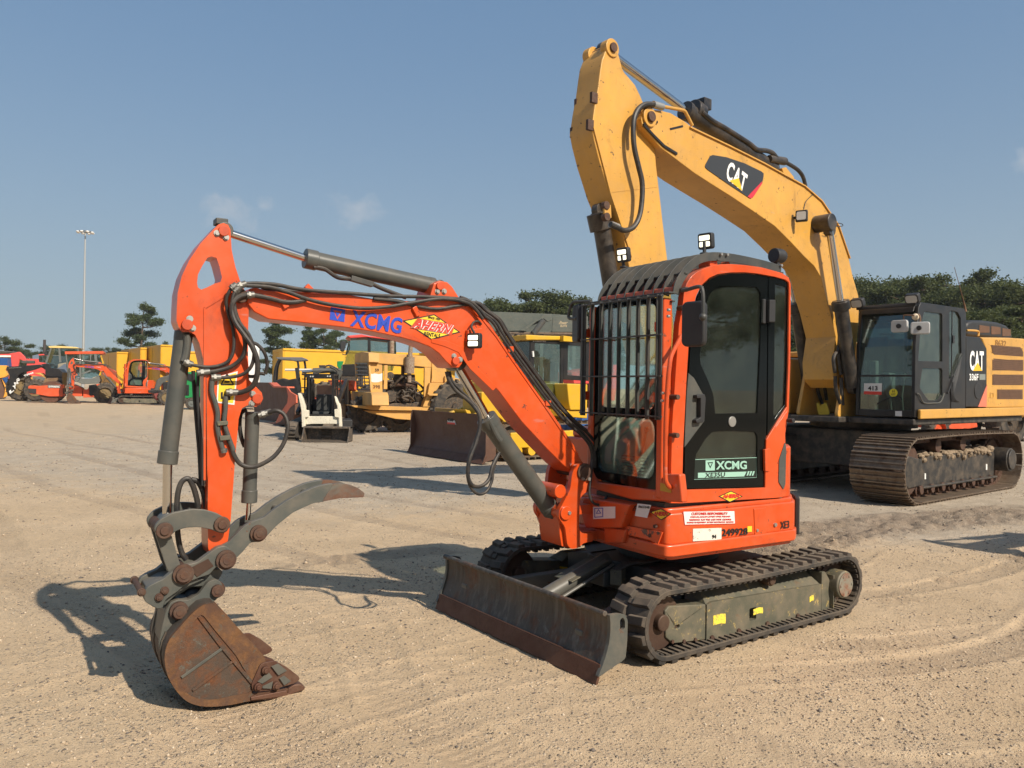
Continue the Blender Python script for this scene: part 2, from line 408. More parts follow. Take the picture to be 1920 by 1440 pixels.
# ------------------------------------------------------------------ ground
def vnoise(x, y, s, seed):
    r = np.random.default_rng(seed); T = r.random((256,256))
    X = x/s; Y = y/s; ix = np.floor(X).astype(int); iy = np.floor(Y).astype(int); fx = X-ix; fy = Y-iy
    fx = fx*fx*(3-2*fx); fy = fy*fy*(3-2*fy); g = lambda a, b: T[a % 256, b % 256]
    return (g(ix,iy)*(1-fx)+g(ix+1,iy)*fx)*(1-fy)+(g(ix,iy+1)*(1-fx)+g(ix+1,iy+1)*fx)*fy
def fbm(x, y, s, seed, n=4): return sum(vnoise(x, y, s/2**k, seed+k)/2**k for k in range(n))/sum(1/2**k for k in range(n))
def sstep(a, b, x): t = np.clip((x-a)/(b-a), 0, 1); return t*t*(3-2*t)
def smooth(a, b, x): return sstep(a, b, x)
RUTS = [(-50,792,980,975,.14,1),(-60,850,760,1080,.16,1),(-60,905,600,1420,.22,.8),(250,775,1000,905,.13,1),(-50,770,700,800,.3,.9),(1250,1330,1990,1400,.15,.9),(1450,1260,1980,1120,.16,1),(1500,1120,1980,1010,.14,1),(700,1220,1300,1480,.2,.6)]
TRAILS = []     # (origin, yaw, lateral centre, half width, f0, f1, pitch, amplitude)
MX, MY = 1.168, 5.816
def ground_fields(x, y):
    d = np.hypot(x, y)
    h = (fbm(x, y, 2.6, 11)-.5)*.045*sstep(3, 9, d)+(fbm(x, y, .5, 21, 3)-.5)*.012
    fine = (vnoise(x, y, .07, 31)-.5)*.006
    h = h+fine
    grey_ = np.zeros_like(x); dark = np.zeros_like(x)
    # grey gravel lies further out, mostly to the right; tan dirt in front
    band = y-(6.8+1.1*(fbm(x, y, 3.0, 41)-.5)*4-.25*x)
    g = sstep(0, 5.5, band)*(.55+.55*fbm(x*.35, y, 1.2, 51))
    g = np.maximum(g, sstep(4.2, 5.6, x+.25*(y-5))*.6*sstep(.35,.6,fbm(x,y,1.4,55)))
    far = sstep(26, 60, y)
    grey_ = np.clip(g*(1-.45*far)*(1-.45*sstep(1.5,-10,x-(-1-.25*y))), 0, 1)
    # tyre streaks running across the yard
    for ang, sc, seed, amp in ((R(158),.32,61,.5),(R(168),.55,71,.45),(R(20),.42,81,.35)):
        u = x*math.cos(ang)+y*math.sin(ang); v = -x*math.sin(ang)+y*math.cos(ang)
        st = vnoise(u/9, v, sc, seed)*sstep(.45,.8,vnoise(u/6, v/2.5, 1.2, seed+3))
        dark = np.maximum(dark, st*amp*.3*sstep(4.2, 7.5, d)); h = h-st*.010*sstep(4.2, 7.5, d)
    for (ax, ay, bx, by, wd, am) in RUTS:
        A = gpt(ax, ay); B = gpt(bx, by); L_ = math.hypot(B.x-A.x, B.y-A.y); ux, uy = (B.x-A.x)/L_, (B.y-A.y)/L_
        s_ = (x-A.x)*ux+(y-A.y)*uy; q = -(x-A.x)*uy+(y-A.y)*ux+.35*np.sin(s_/L_*3.1)+.05*np.sin(s_*1.1)
        for off in (0, 1.75*(1 if wd < .2 else 0)):
            m = sstep(wd, wd*.6, np.abs(q-off))*sstep(-.5, 1.5, s_)*sstep(L_+1, L_-1, s_)*(.5+.7*fbm(x, y, 1.1, 77))
            h = h-m*.009*am+sstep(wd*1.5, wd*1.1, np.abs(q-off))*sstep(wd*.8, wd*1.1, np.abs(q-off))*.006*am; dark = np.maximum(dark, m*.42*am); h = h-m*.006*am
            h = h+m*.003*np.sin(s_*2*PI/.06)*am
    for (ox, oy, yaw, lc, hw, f0, f1, pitch, amp) in TRAILS:
        F = (-math.cos(yaw), -math.sin(yaw)); L = (math.sin(yaw), -math.cos(yaw))
        f = (x-ox)*F[0]+(y-oy)*F[1]; l = (x-ox)*L[0]+(y-oy)*L[1]-lc
        l = l+.05*np.sin(f*.9)
        m = sstep(hw, hw*.8, np.abs(l))*sstep(f0, f0+.15, f)*sstep(f1, f1-1.2, f)*sstep(.36,.52,fbm(x, y, .9, 91))
        sgn = np.where(l > 0, 0.0, .5)
        rd = np.sin((f/pitch+sgn)*2*PI+l*3)
        h = h+m*amp*(rd*.5+.2)+m*fine*2; dark = np.maximum(dark, m*.55)
    # churned strip beside the big excavator
    F = (-math.cos(.60), -math.sin(.60)); L = (math.sin(.60), -math.cos(.60))
    f = (x-5.4)*F[0]+(y-10.0)*F[1]; l = (x-5.4)*L[0]+(y-10.0)*L[1]
    m = sstep(.75,.35, np.abs(l+.2*np.sin(f)))*sstep(-3.0,-1.5,f)*sstep(5.5,3.5,f)
    h = h+m*((vnoise(x, y, .13, 95)-.35)*.055+(vnoise(x, y, .05, 96)-.5)*.03+(np.sin(f/.16*2*PI+l*2)*.014)); dark = np.maximum(dark, m*.85)
    # flat pads under the tracks and the bucket
    return h, grey_, dark
TRAILS += [(MX,MY,.616,.72,.15,-9.0,-1.15,.105,.036),(MX,MY,.616,-.72,.15,-8.0,-1.15,.105,.030),
           (MX,MY,.70,1.9,.16,-6.5,-.6,.12,.026),(MX,MY,.56,3.0,.16,-7,-.5,.12,.024),(MX,MY,.50,-2.6,.22,-3,3.5,.14,.010)]
def make_ground():
    rs = [1.6]
    while rs[-1] < 30: rs.append(rs[-1]*1.0042)
    while rs[-1] < 5500: rs.append(rs[-1]*1.10)
    rs = np.array(rs)
    fan = np.linspace(R(90-42), R(90+42), 560); rest = np.linspace(R(90+42), R(360+90-42), 60)[1:-1]
    an = np.concatenate([fan, rest]); nA = len(an); nR = len(rs)
    A, Q = np.meshgrid(an, rs); x = Q*np.cos(A); y = Q*np.sin(A)
    h, g, dk = ground_fields(x, y)
    h = h*sstep(120, 40, np.hypot(x, y))
    h = np.minimum(h, .07)-.006
    # stay under the machines' contact patches
    F = (-math.cos(.616), -math.sin(.616)); L = (math.sin(.616), -math.cos(.616))
    f = (x-MX)*F[0]+(y-MY)*F[1]; l = (x-MX)*L[0]+(y-MY)*L[1]
    pad = sstep(1.45, 1.15, np.abs(f))*sstep(1.1,.9, np.abs(l)); h = h*(1-pad)-.004*pad
    v = np.stack([x, y, h], -1).reshape(-1, 3)
    v = np.concatenate([v, [[0,0,-.01]]]); c = len(v)-1
    i = np.arange(nR-1)[:,None]*nA; j = np.arange(nA)[None,:]; jn = (j+1) % nA
    q = np.stack([i+j, i+nA+j, i+nA+jn, i+jn], -1).reshape(-1,4)
    me = bpy.data.meshes.new('ground'); nq = len(q)
    tri = np.stack([np.full(nA,c), np.arange(nA), (np.arange(nA)+1) % nA], -1)
    me.vertices.add(len(v)); me.vertices.foreach_set('co', v.ravel())
    me.loops.add(nq*4+nA*3); me.loops.foreach_set('vertex_index', np.concatenate([q.ravel(), tri.ravel()]))
    me.polygons.add(nq+nA)
    me.polygons.foreach_set('loop_start', np.concatenate([np.arange(nq)*4, nq*4+np.arange(nA)*3]))
    me.polygons.foreach_set('use_smooth', [True]*(nq+nA))
    for nm, arr in (('gravel_amount', g), ('damp_amount', dk)):
        at = me.attributes.new(nm, 'FLOAT', 'POINT'); at.data.foreach_set('value', np.append(arr.ravel(), 0).astype(np.float32))
    me.update(calc_edges=True); me.validate()
    o = bpy.data.objects.new('ground', me); COL.objects.link(o)
    s = NT('packed_dirt_and_gravel')
    def attr(n):
        a = s.n.new('ShaderNodeAttribute'); a.attribute_name = n; return a.outputs['Fac']
    tan = s.mix(s.ramp(s.noise(.9,6,.62), [(.3,0),(.7,1)]), (.54,.392,.235), (.665,.495,.315))
    tan = s.mix(s.ramp(s.noise(14,7,.7), [(.35,0),(.65,1)]), s.mix(.30, tan, (.38,.275,.17)), tan)
    gry = s.mix(s.ramp(s.noise(2.2,6,.65), [(.3,0),(.7,1)]), (.375,.305,.225), (.54,.450,.340))
    gn = s.mth('ADD', attr('gravel_amount'), s.mth('MULTIPLY', s.mth('SUBTRACT', s.noise(3.2,8,.7), .5), 1.1))
    c = s.mix(s.ramp(gn, [(.28,0),(.72,1)]), tan, gry)
    dn = s.mth('MULTIPLY', attr('damp_amount'), s.ramp(s.noise(4,7,.7), [(.2,.4),(.6,1)]))
    c = s.mix(s.mth('MINIMUM', dn, .85), c, (.175,.125,.088))
    c = s.mix(s.mth('MULTIPLY', s.ramp(s.noise(230,4,.75), [(.38,1),(.56,0)]), .42), c, s.mix(.6, c, (.16,.11,.07)))
    c = s.mix(s.mth('MULTIPLY', s.ramp(s.noise(170,4,.75), [(.56,0),(.68,1)]), .45), c, (.74,.62,.45))
    # small stones: two sizes of cells, each cell its own shade
    hs = []
    for sc, am in ((46,.78),(115,.9),(240,.8)):
        vo = s.n.new('ShaderNodeTexVoronoi'); vo.inputs['Scale'].default_value = sc; vo.inputs['Randomness'].default_value = 1; s.link(s.co, vo.inputs['Vector'])
        sepc = s.n.new('ShaderNodeSeparateColor'); s.link(vo.outputs['Color'], sepc.inputs[0])
        m = s.mth('MULTIPLY', s.ramp(vo.outputs['Distance'], [(.22,1),(.42,0)]), s.ramp(sepc.outputs[0], [(.42,0),(.5,1)]))
        dens = s.ramp(s.noise(1.7,5,.7), [(.3,.35),(.62,1)])
        m = s.mth('MULTIPLY', m, s.mth('MULTIPLY', dens, am))
        stone = s.mix(sepc.outputs[1], (.10,.085,.07), (.60,.50,.38))
        c = s.mix(m, c, stone); hs.append(m)
    s.bump(s.mth('ADD', s.mth('ADD', hs[0], s.mth('MULTIPLY', hs[1], .5)), s.mth('MULTIPLY', s.noise(90,6,.75), .8)), .8, .014)
    me.materials.append(s.set(Base_Color=c, Roughness=.92, Specular_IOR_Level=.25))
    tag(o, 'packed tan dirt and grey gravel yard with tyre and track marks', kind='structure')
    return o
make_ground()
def make_gravel():
    N = 95000
    r = 2.3*np.exp(RNG.random(N)**.95*math.log(26/2.3)); a = R(90)+(RNG.random(N)-.5)*R(78)
    x = r*np.cos(a); y = r*np.sin(a)
    keep = fbm(x, y, .8, 17) > RNG.random(N)*.42+.26
    F = (-math.cos(.616), -math.sin(.616)); L = (math.sin(.616), -math.cos(.616))
    f = (x-MX)*F[0]+(y-MY)*F[1]; l = (x-MX)*L[0]+(y-MY)*L[1]
    keep &= ~((np.abs(f) < 1.15)&(np.abs(np.abs(l)-.72) < .16))
    x, y, r = x[keep], y[keep], r[keep]; n = len(x)
    h, g, dk = ground_fields(x, y); h = np.minimum(h, .07)-.006
    sz = (.0018+.0036*RNG.random(n)**4*1.4)*(1+r*.10); big = RNG.random(n) < .006; sz = np.where(big, sz*1.9, sz)
    base = np.array([(1,0,0),(0,1,0),(-1,0,0),(0,-1,0),(.1,.1,.75),(-.1,0,-.75)])
    J = 1+(RNG.random((n,6,1))-.5)*.7; th = RNG.random(n)*2*PI; c, s_ = np.cos(th)[:,None], np.sin(th)[:,None]
    B = base[None]*J; sx = 1+RNG.random((n,1))*.6
    X = B[:,:,0]*sx; Y = B[:,:,1]
    V = np.stack([X*c-Y*s_, X*s_+Y*c, B[:,:,2]], -1)*sz[:,None,None]
    V += np.stack([x, y, h+sz*.15], -1)[:,None,:]
    T = np.array([(0,1,4),(1,2,4),(2,3,4),(3,0,4),(1,0,5),(2,1,5),(3,2,5),(0,3,5)])
    fc = (T[None]+(np.arange(n)*6)[:,None,None]).reshape(-1)
    me = bpy.data.meshes.new('gravel'); me.vertices.add(n*6); me.vertices.foreach_set('co', V.ravel())
    me.loops.add(len(fc)); me.loops.foreach_set('vertex_index', fc); me.polygons.add(len(fc)//3)
    me.polygons.foreach_set('loop_start', np.arange(len(fc)//3)*3)
    at = me.attributes.new('shade', 'FLOAT', 'POINT'); at.data.foreach_set('value', np.repeat(RNG.random(n), 6).astype(np.float32))
    me.update(calc_edges=True)
    s = NT('loose_stones'); at = s.n.new('ShaderNodeAttribute'); at.attribute_name = 'shade'
    r_ = s.n.new('ShaderNodeValToRGB'); e = r_.color_ramp.elements
    e[0].color = (.10,.085,.075,1); e[1].position = 1; e[1].color = (.56,.46,.34,1)
    for p, col in ((.25,(.21,.17,.135,1)),(.5,(.36,.27,.18,1)),(.85,(.46,.36,.25,1))):
        k = e.new(p); k.color = col
    s.link(at.outputs['Fac'], r_.inputs[0]); me.materials.append(s.set(Base_Color=r_.outputs[0], Roughness=.85))
    o = bpy.data.objects.new('gravel', me); COL.objects.link(o)
    tag(o, 'loose pale and dark stones scattered over the dirt', 'gravel', kind='stuff')
make_gravel()
# ------------------------------------------------------------------ the orange mini excavator
UF = Frame(MX, MY, .616)         # undercarriage
HF = Frame(MX, MY, .56)          # house, cab, boom (slewed a little)
MINI = thing('mini_excavator', HF, 'large orange mini excavator with caged cab and grey thumb bucket in the foreground', 'mini excavator')
NEAR_ONLY = []                    # parts the smaller background copies do without
def near(o): NEAR_ONLY.append(o); NEAR_ONLY.extend(TWINS.get(o, [])); return o

def stadium(r, a, b, zc, n=2000, sag=0.0):
    """closed path: (f, z, nx, nz) sampled by arc length, counter-clockwise starting on top front"""
    segs = []; L = a-b
    top = np.linspace(0, 1, n); pts = []
    for t in np.linspace(0, 1, 400, endpoint=False): pts.append((a-L*t, zc+r-sag*math.sin(PI*t)))
    for t in np.linspace(0, 1, 200, endpoint=False): th = PI/2+PI*t; pts.append((b+r*math.cos(th), zc+r*math.sin(th)))
    for t in np.linspace(0, 1, 400, endpoint=False): pts.append((b+L*t, zc-r))
    for t in np.linspace(0, 1, 200, endpoint=False): th = -PI/2+PI*t; pts.append((a+r*math.cos(th), zc+r*math.sin(th)))
    P = np.array(pts); d = np.linalg.norm(np.roll(P,-1,0)-P, axis=1); s = np.concatenate([[0], np.cumsum(d)]); tot = s[-1]
    def at(u):
        u = (u % 1.0)*tot; i = int(np.searchsorted(s, u, 'right')-1) % len(P); j = (i+1) % len(P)
        k = (u-s[i])/max(d[i],1e-9); q = P[i]*(1-k)+P[j]*k; t = (P[j]-P[i])/max(d[i],1e-9)
        return q, t, np.array([t[1], -t[0]])     # position, tangent, outward
    return at, tot
def rubber_track(fr, parent, sgn, lc=.72, hw=.15, r=.205, a=.893, b=-.889, zc=.228):
    at, tot = stadium(r, a, b, zc, sag=.012)
    n = 46; m = MB(fr); N = 184
    # belt
    vs = []
    for i in range(N):
        q, t, o = at(i/N)
        for (l, e) in ((lc-hw,0),(lc+hw,0),(lc+hw,-.028),(lc-hw,-.028)):
            p = q+o*e; vs.append((p[0], sgn*l, p[1]))
    fs = []
    for i in range(N):
        j = (i+1) % N
        for k in range(4):
            f = (i*4+k, i*4+(k+1)%4, j*4+(k+1)%4, j*4+k); fs.append(f if sgn < 0 else f[::-1])
    m.add(vs, fs)
    def block(u0, u1, l0, l1, h, sk, tp=.22, tpl=.03):
        """lug from path position u0..u1 (metres) and l0..l1, height h, skewed"""
        V = []
        for hh in (0.0, h):
            g = tp if hh else 0; gl = tpl if hh else 0
            for (uu, ll, sidx) in ((u0,l0,0),(u1,l0,0),(u1,l1,1),(u0,l1,1)):
                mid = (u0+u1)/2; uuu = mid+(uu-mid)*(1-g)+sk*sidx; lm = (l0+l1)/2; lll = lm+(ll-lm)*(1-gl*6)
                q, t, o = at(uuu/tot); p = q+o*(hh-.002); V.append((p[0], sgn*lll, p[1]))
        m.hexa(V if sgn > 0 else [V[i] for i in (3,2,1,0,7,6,5,4)])
    pt = tot/n
    for i in range(n):
        u = i*pt
        block(u, u+pt*.60, lc+.015, lc+hw-.004, .026, .012, .3, .015)
        block(u+pt*.5, u+pt*1.10, lc-hw+.004, lc-.015, .026, -.012, .3, .015)
        block(u+pt*.05, u+pt*.45, lc-.03, lc+.03, .016, 0, .3, .02)
    rub = m.build('rubber_track', rubber, parent, bevel=.004)
    # inside: rows of ribs and guide teeth
    g = MB(fr)
    for i in range(n*2):
        q, t, o = at(i/(n*2)); p = q-o*.028
        M = Matrix(((t[0],0,o[0],p[0]),(0,1,0,0),(t[1],0,o[1],p[1]),(0,0,0,1)))
        l0, l1 = sgn*(lc+.045), sgn*(lc+hw-.012)
        g.box(-.012, l0, -.012, .012, l1, .002, M)
        g.box(-.012, -l0+sgn*lc*2, -.012, .012, -l1+sgn*lc*2, .002, M)
        if i % 2 == 0: g.box(-.014, sgn*(lc-.02), -.05, .014, sgn*(lc+.02), .0, M)
    g.build('inner_ribs', rubber, rub)
    return rub
for sgn in (1, -1):
    rubber_track(UF, MINI, sgn)
    # side frame (hull) between the belts
    lo = .80*sgn
    m = MB(UF)
    main = [(.50,.055),(.50,.275),(.45,.285),(-.70,.245),(-.70,.045)]
    m.prism(1, main, sgn*.66, sgn*.80, [rrect(.02,.11,.09,.19,.012)[::-1]] if sgn > 0 else ())
    m.hexa([(-.70,sgn*.62,.24),(.50,sgn*.62,.27),(.50,sgn*.79,.275),(-.70,sgn*.79,.24),(-.66,sgn*.58,.32),(.46,sgn*.58,.34),(.46,sgn*.70,.34),(-.66,sgn*.70,.32)])
    o = m.build('track_frame', undc, MINI, bevel=.010)
    m = MB(UF); m.prism(1, [(.85,.13),(.862,.29),(.83,.315),(.503,.278),(.503,.058),(.79,.085)], sgn*.64, sgn*.795, [rrect(.735,.17,.775,.19,.009)[::-1]]); m.build('idler_guard', undc, MINI, bevel=.008)
    m = MB(UF); m.prism(1, fillet([(-.703,.05),(-.703,.33),(-.74,.33),(-.80,.26),(-.80,.05)], .02), sgn*.62, sgn*.80); m.box(-.81,sgn*.66,.05,-.80,sgn*.83,.30); m.build('motor_guard', undc, MINI, bevel=.004)
    m = MB(UF); m.box(.03,sgn*.655,.115,.08,sgn*.662,.185); m.build('frame_opening', black, MINI)
    m = MB(UF); m.pin(.893,.228,sgn*.66,sgn*.78,.17,28); m.pin(.893,.228,sgn*.62,sgn*.82,.05); m.build('front_idler', rusty('idler_steel',(.075,.042,.028),(.06,.03,.02),.4,.7,.6,.4) if 'idler_steel' not in MAT else MAT['idler_steel'], MINI, bevel=.01)
    m = MB(UF)
    for k in range(15):
        a0 = 2*PI*k/15; M = Matrix.Translation((-.889,0,.228)) @ Matrix.Rotation(a0,4,'Y'); m.box(-.022,sgn*.70,.12,.022,sgn*.74,.178,M)
    m.pin(-.889,.228,sgn*.69,sgn*.75,.14,30); m.build('drive_sprocket', MAT['idler_steel'], MINI, bevel=.004)
    m = MB(UF); m.pin(-.889,.228,sgn*.74,sgn*.865,.098,32)
    mo = m.build('drive_motor', undc, MINI, bevel=.012, seg=3)
    m = MB(UF); m.pin(-.889,.228,sgn*.865,sgn*.872,.085,28)
    for k in range(6): m.bolt(-.889+.068*math.cos(k*PI/3), .228+.068*math.sin(k*PI/3), sgn*.872, .010, .006, sgn)
    m.build('motor_cover', MAT.get('cover') or rusty('cover',(.19,.18,.14),(.24,.09,.045),.45,.62,.6,0,None,3), mo, bevel=.003)
    for f in (.62,.30,-.05,-.40,-.66):
        m = MB(UF); m.pin(f,.085,sgn*.64,sgn*.775,.055,18); m.build('track_roller', MAT['idler_steel'], MINI, bevel=.006)
    m = MB(UF); m.pin(-.14,.345,sgn*.60,sgn*.80,.042,20); m.pin(-.14,.345,sgn*.795,sgn*.81,.034,20); m.build('carrier_roller', MAT['idler_steel'], MINI, bevel=.008)
    m = MB(UF)
    for f in (.455,.20,-.09,-.42): m.bolt(f,.062,sgn*.80,.020,.012,sgn); m.sph((f,sgn*.80,.052),.022,6,(1,.5,1))
    for f, z in ((.80,.10),(.70,.085),(.60,.078)): m.bolt(f,z,sgn*.795,.012,.01,sgn)
    near(m.build('frame_bolt', pinrust, MINI))
# yellow sticker remains on the near side frame
m = MB(UF)
for x0,y0,x1,y1 in ((710,610,800,690),(1010,562,1080,614),(1432,470,1460,518)):
    q = UF.S(zG((x0,y0+8),(x1,y0-8),(x1,y1-14),(x0,y1)), .801)
    q = [q[0],(q[0][0]*.4+q[1][0]*.6,q[0][1]*.4+q[1][1]*.6+.004),q[1],((q[1][0]+q[2][0])/2-.004,(q[1][1]+q[2][1])/2),q[2],(q[2][0]*.6+q[3][0]*.4,q[2][1]*.6+q[3][1]*.4+.006),q[3]]
    m.prism(1, q, .8005, .802)
s = NT('torn_yellow_sticker'); k = s.ramp(s.noise(60,6,.7), [(.54,0),(.58,1)])
torn = s.set(Base_Color=s.mix(k,(.78,.62,.06),(.36,.28,.10)), Roughness=.6)
near(m.build('sticker', torn, MINI))
# centre frame, slew ring
m = MB(UF)
m.prism(2, fillet([(.52,.30),(.52,-.30),(.30,-.60),(-.55,-.60),(-.55,.60),(.30,.60)],.05), .20, .40)
m.hexa([(.25,.58,.14),(.48,.58,.14),(.55,.28,.22),(.22,.28,.22),(.25,.58,.36),(.48,.58,.36),(.50,.28,.41),(.22,.28,.41)])
m.hexa([(.25,-.28,.22),(.52,-.28,.22),(.48,-.58,.14),(.25,-.58,.14),(.25,-.28,.41),(.50,-.28,.41),(.48,-.58,.36),(.25,-.58,.36)])
m.box(.50,-.10,.26,.72,.10,.36)
m.build('centre_frame', dgrey, MINI, bevel=.012)
m = MB(UF); m.cyl((0,0,.40),(0,0,.47),.36,48); m.cyl((0,0,.46),(0,0,.56),.30,48); m.build('slew_ring', dgrey, MINI, bevel=.006)
# blade: curved mouldboard
bw = .87
prof_f = UF.S(zF((1402,1340),(1436,1268),(1464,1180),(1490,1080),(1502,980),(1502,900),(1496,852)), bw)
bk = [(f-.035,z) for f, z in prof_f]
m = MB(UF); m.prism(1, cr([Vector((a,b,0)) for a,b in prof_f],3)and [tuple(p[:2]) for p in cr([Vector((a,b,0)) for a,b in prof_f],3)]+[tuple(p[:2]) for p in cr([Vector((a,b,0)) for a,b in bk],3)][::-1], -bw+.012, bw-.012)
m.tube([(1.395,-bw+.01,.372),(1.395,bw-.01,.372)], .017, 8)
BL = m.build('dozer_blade', blade_steel, MINI, bevel=.004)
m = MB(UF); (a0_,b0_),(a1_,b1_) = prof_f[0], prof_f[1]; m.prism(1, [(a0_+.014,.0),(a1_+.012,b1_+.012),(a1_-.004,b1_+.012),(a0_-.004,.0)], -bw+.002, bw-.002); m.build('cutting_edge', rust_edge, BL, bevel=.003)
for sg in (1,-1):
    op = fillet(UF.S(zF((1400,1356),(1436,1268),(1466,1180),(1492,1080),(1504,980),(1504,900),(1497,843),(1570,832),(1622,838),(1646,885),(1642,1050),(1628,1195),(1600,1222)), bw+.012), .012)
    op = [(f, max(z, .0)) for f, z in op]
    m = MB(UF); m.prism(1, op, sg*(bw-.012), sg*(bw+.012), [fillet(UF.S(zF((1582,885),(1604,860),(1622,885),(1624,950),(1604,972),(1584,960)), bw+.012), .012)[::-1]])
    m.build('blade_end_plate', grey, BL, bevel=.003)
# push arms, blade cylinder
m = MB(UF)
for sg in (1,-1):
    m.hexa([(.50,sg*.30-.04,.16),(1.38,sg*.62-.035,.10),(1.38,sg*.62+.035,.10),(.50,sg*.30+.04,.16),(.50,sg*.30-.04,.30),(1.38,sg*.62-.035,.22),(1.38,sg*.62+.035,.22),(.50,sg*.30+.04,.30)])
m.box(1.30,-.62,.10,1.375,.62,.18)
m.build('push_arm', grey, MINI, bevel=.008)
m = MB(UF); m.cyl((.60,0,.42),(1.16,0,.235),.052,24); m.cyl((.62,.085,.40),(1.10,.085,.23),.012,10); m.build('blade_cylinder', greyc, MINI, bevel=.004)
m = MB(UF); m.cyl((1.12,0,.25),(1.33,0,.175),.028,18); m.build('cylinder_rod', chrome, MINI)
m = MB(UF)
for dy in (-.075,.03):
    M = Matrix.Translation((.82,dy,.375)) @ Matrix.Rotation(R(18),4,'Y'); m.box(-.17,-.03,0,.17,.05,.008,M)
M = Matrix.Translation((.62,.13,.33)) @ Matrix.Rotation(R(30),4,'Z'); m.box(-.05,-.04,-.05,.05,.04,.05,M)
m.build('cylinder_guard', undc, MINI, bevel=.003)
m = MB(UF)
for k in range(3): m.tube(cr([(.66,.10+.02*k,.36),(.58,.16+.02*k,.42),(.44,.22+.02*k,.43),(.30,.20,.42)],6), .013, 8)
near(m.build('blade_hose', hose, MINI))
m = MB(UF)   # yellow marks on the far side frame
for (a,b,c,d) in ((.42,.20,.52,.215),(.44,.165,.50,.18)): m.prism(1, [(a,b),(c,b+.02),(c,d+.02),(a,d)], -.655, -.653)
near(m.build('sticker', yellow_st, MINI))

# ---- house
def plan(off=0.0, fr0=.75, lw=.775, rr=.885):
    pts = [(fr0-off,-lw+.10),(fr0-off,lw-.05-off),(fr0-.05,lw-off)]
    pts = [(fr0-off,-.60),(fr0-.10,-lw+off)]
    a0 = math.degrees(math.asin(min(1,(lw-off)/(rr-off))))
    pts += circ(0,0,rr-off,26,180+a0,180-a0)
    pts += [(fr0-.06-off,lw-off),(fr0-.015-off,lw-.02-off),(fr0-off,lw-.07-off)]
    return pts
m = MB(HF)
P0, P1 = plan(0), plan(.012)
m.prism(2, plan(.03), .555, .60); m.prism(2, P0, .58, .655)
m.prism(2, P1, .652, .845); m.prism(2, plan(.03), .84, .872)
HOUSE = m.build('house_body', orange, MINI, bevel=.014, seg=3)
m = MB(HF)      # dark rear bumper strip
a0 = 180-52; inner = circ(0,0,.872,24,a0,360-a0); outer = circ(0,0,.905,24,a0,360-a0)
m.prism(2, outer+inner[::-1], .60, .86); m.build('rear_bumper', blackm, HOUSE, bevel=.01)
# engine hood and tank behind / beside the cab
m = MB(HF); m.prism(2, [(.42,-.20),(.42,-.74),(-.35,-.74)]+circ(0,0,.84,16,180+58,180-58)+[(-.38,.72),(-.42,-.18)], .87, 1.22)
m.prism(2, [(.40,-.22),(.36,-.72),(-.34,-.70)]+circ(0,0,.78,16,180+58,180-58)+[(-.42,.62),(-.42,-.18)], 1.22, 1.30)
m.build('engine_hood', orange, HOUSE, bevel=.03, seg=3)
# seams and hatch on the side
m = MB(HF)
hx = HF.S(zE((1540,262),(1624,255),(1622,432),(1548,440)), .765)
m.prism(1, hx, .76, .7685)
m.build('side_hatch', orange, HOUSE, bevel=.004)
m = MB(HF)
for p, r in ((zE((1565,407))[0],.010),(zE((1686,370))[0],.013)):
    q = HF.S([p],.77)[0]; m.pin(q[0],q[1],.76,.774,r,14)
near(m.build('hatch_lock', zinc, HOUSE))
m = MB(HF)
for p in zE((852,441),(700,340),(885,380)):
    q = HF.F([p], .752)[0]; m.cyl((.745,q[0],q[1]),(.762,q[0],q[1]),.012,10)
near(m.build('front_bolt', pinrust, HOUSE))
# swing cylinder cover in front, under the cab
m = MB(HF)
bx = HF.F(zE((400,185),(715,235),(700,270),(655,392),(415,392),(385,300)), .80)
m.prism(0, bx, .55, .80)
bx2 = HF.F(zE((540,385),(690,400),(668,494),(540,494)), .78); m.prism(0, bx2, .50, .78)
m.build('swing_cylinder_cover', orange, HOUSE, bevel=.012)
m = MB(HF)
bx = HF.F(zE((660,372),(930,420),(900,500),(850,470),(655,425)), .757)
m.prism(0, bx, .748, .757); near(m.build('scrape_mark', MAT.get('scr') or rusty('scr',(.74,.10,.02),(.12,.09,.07),.52,.56,.5,0,None,2.5), HOUSE))
# swing bracket: two side plates, casting, pins
br = zE((330,30),(352,-25),(395,-45),(440,-20),(452,40),(448,140),(405,165),(382,195),(375,400),(400,430),(470,428),(472,480),(405,492),(372,525),(322,531),(298,505),(283,385),(240,322),(246,270),(262,240),(318,130))
P = HF.S(br, .15); c0 = sum(p[0] for p in P)/len(P)
m = MB(HF); pf = fillet(P, .02, 3)
m.prism(1, pf, .115, .15)
m.prism(1, pf, -.15, -.115)
cast = [HF.S(zE((x,y)), .0)[0] for x, y in ((95,235),(115,470),(290,505),(420,480),(470,420),(380,400),(300,300),(240,330))]
cst = HF.S(zE((92,232),(108,300),(112,400),(125,470),(200,492)), -.118)
m.prism(1, cst+[(.98,.545),(.90,.64),(.98,.80)], -.118, .118)
m.box(.70,-.10,.58,.95,.10,.64); m.box(.70,-.10,.76,.93,.10,.82)
BR = m.build('swing_bracket', orange, MINI, bevel=.008)
bp = HF.S(zE((415,18)), .16)[0]; cp = HF.S(zE((290,292)), .16)[0]; sp = HF.S(zE((222,262)),.10)[0]
m = MB(HF); m.pin(bp[0],bp[1],-.17,.175,.040); m.pin(bp[0],bp[1],.15,.165,.058); m.build('boom_foot_pin', pinrust, BR, bevel=.004)
m = MB(HF); m.pin(1.09,.93,-.15,.15,.045); m.pin(cp[0],cp[1],-.165,.165,.045)
for dz in ((.035,-.05),(.06,.01)):
    pass
m.build('cross_tube', orange, BR, bevel=.004)
m = MB(HF)
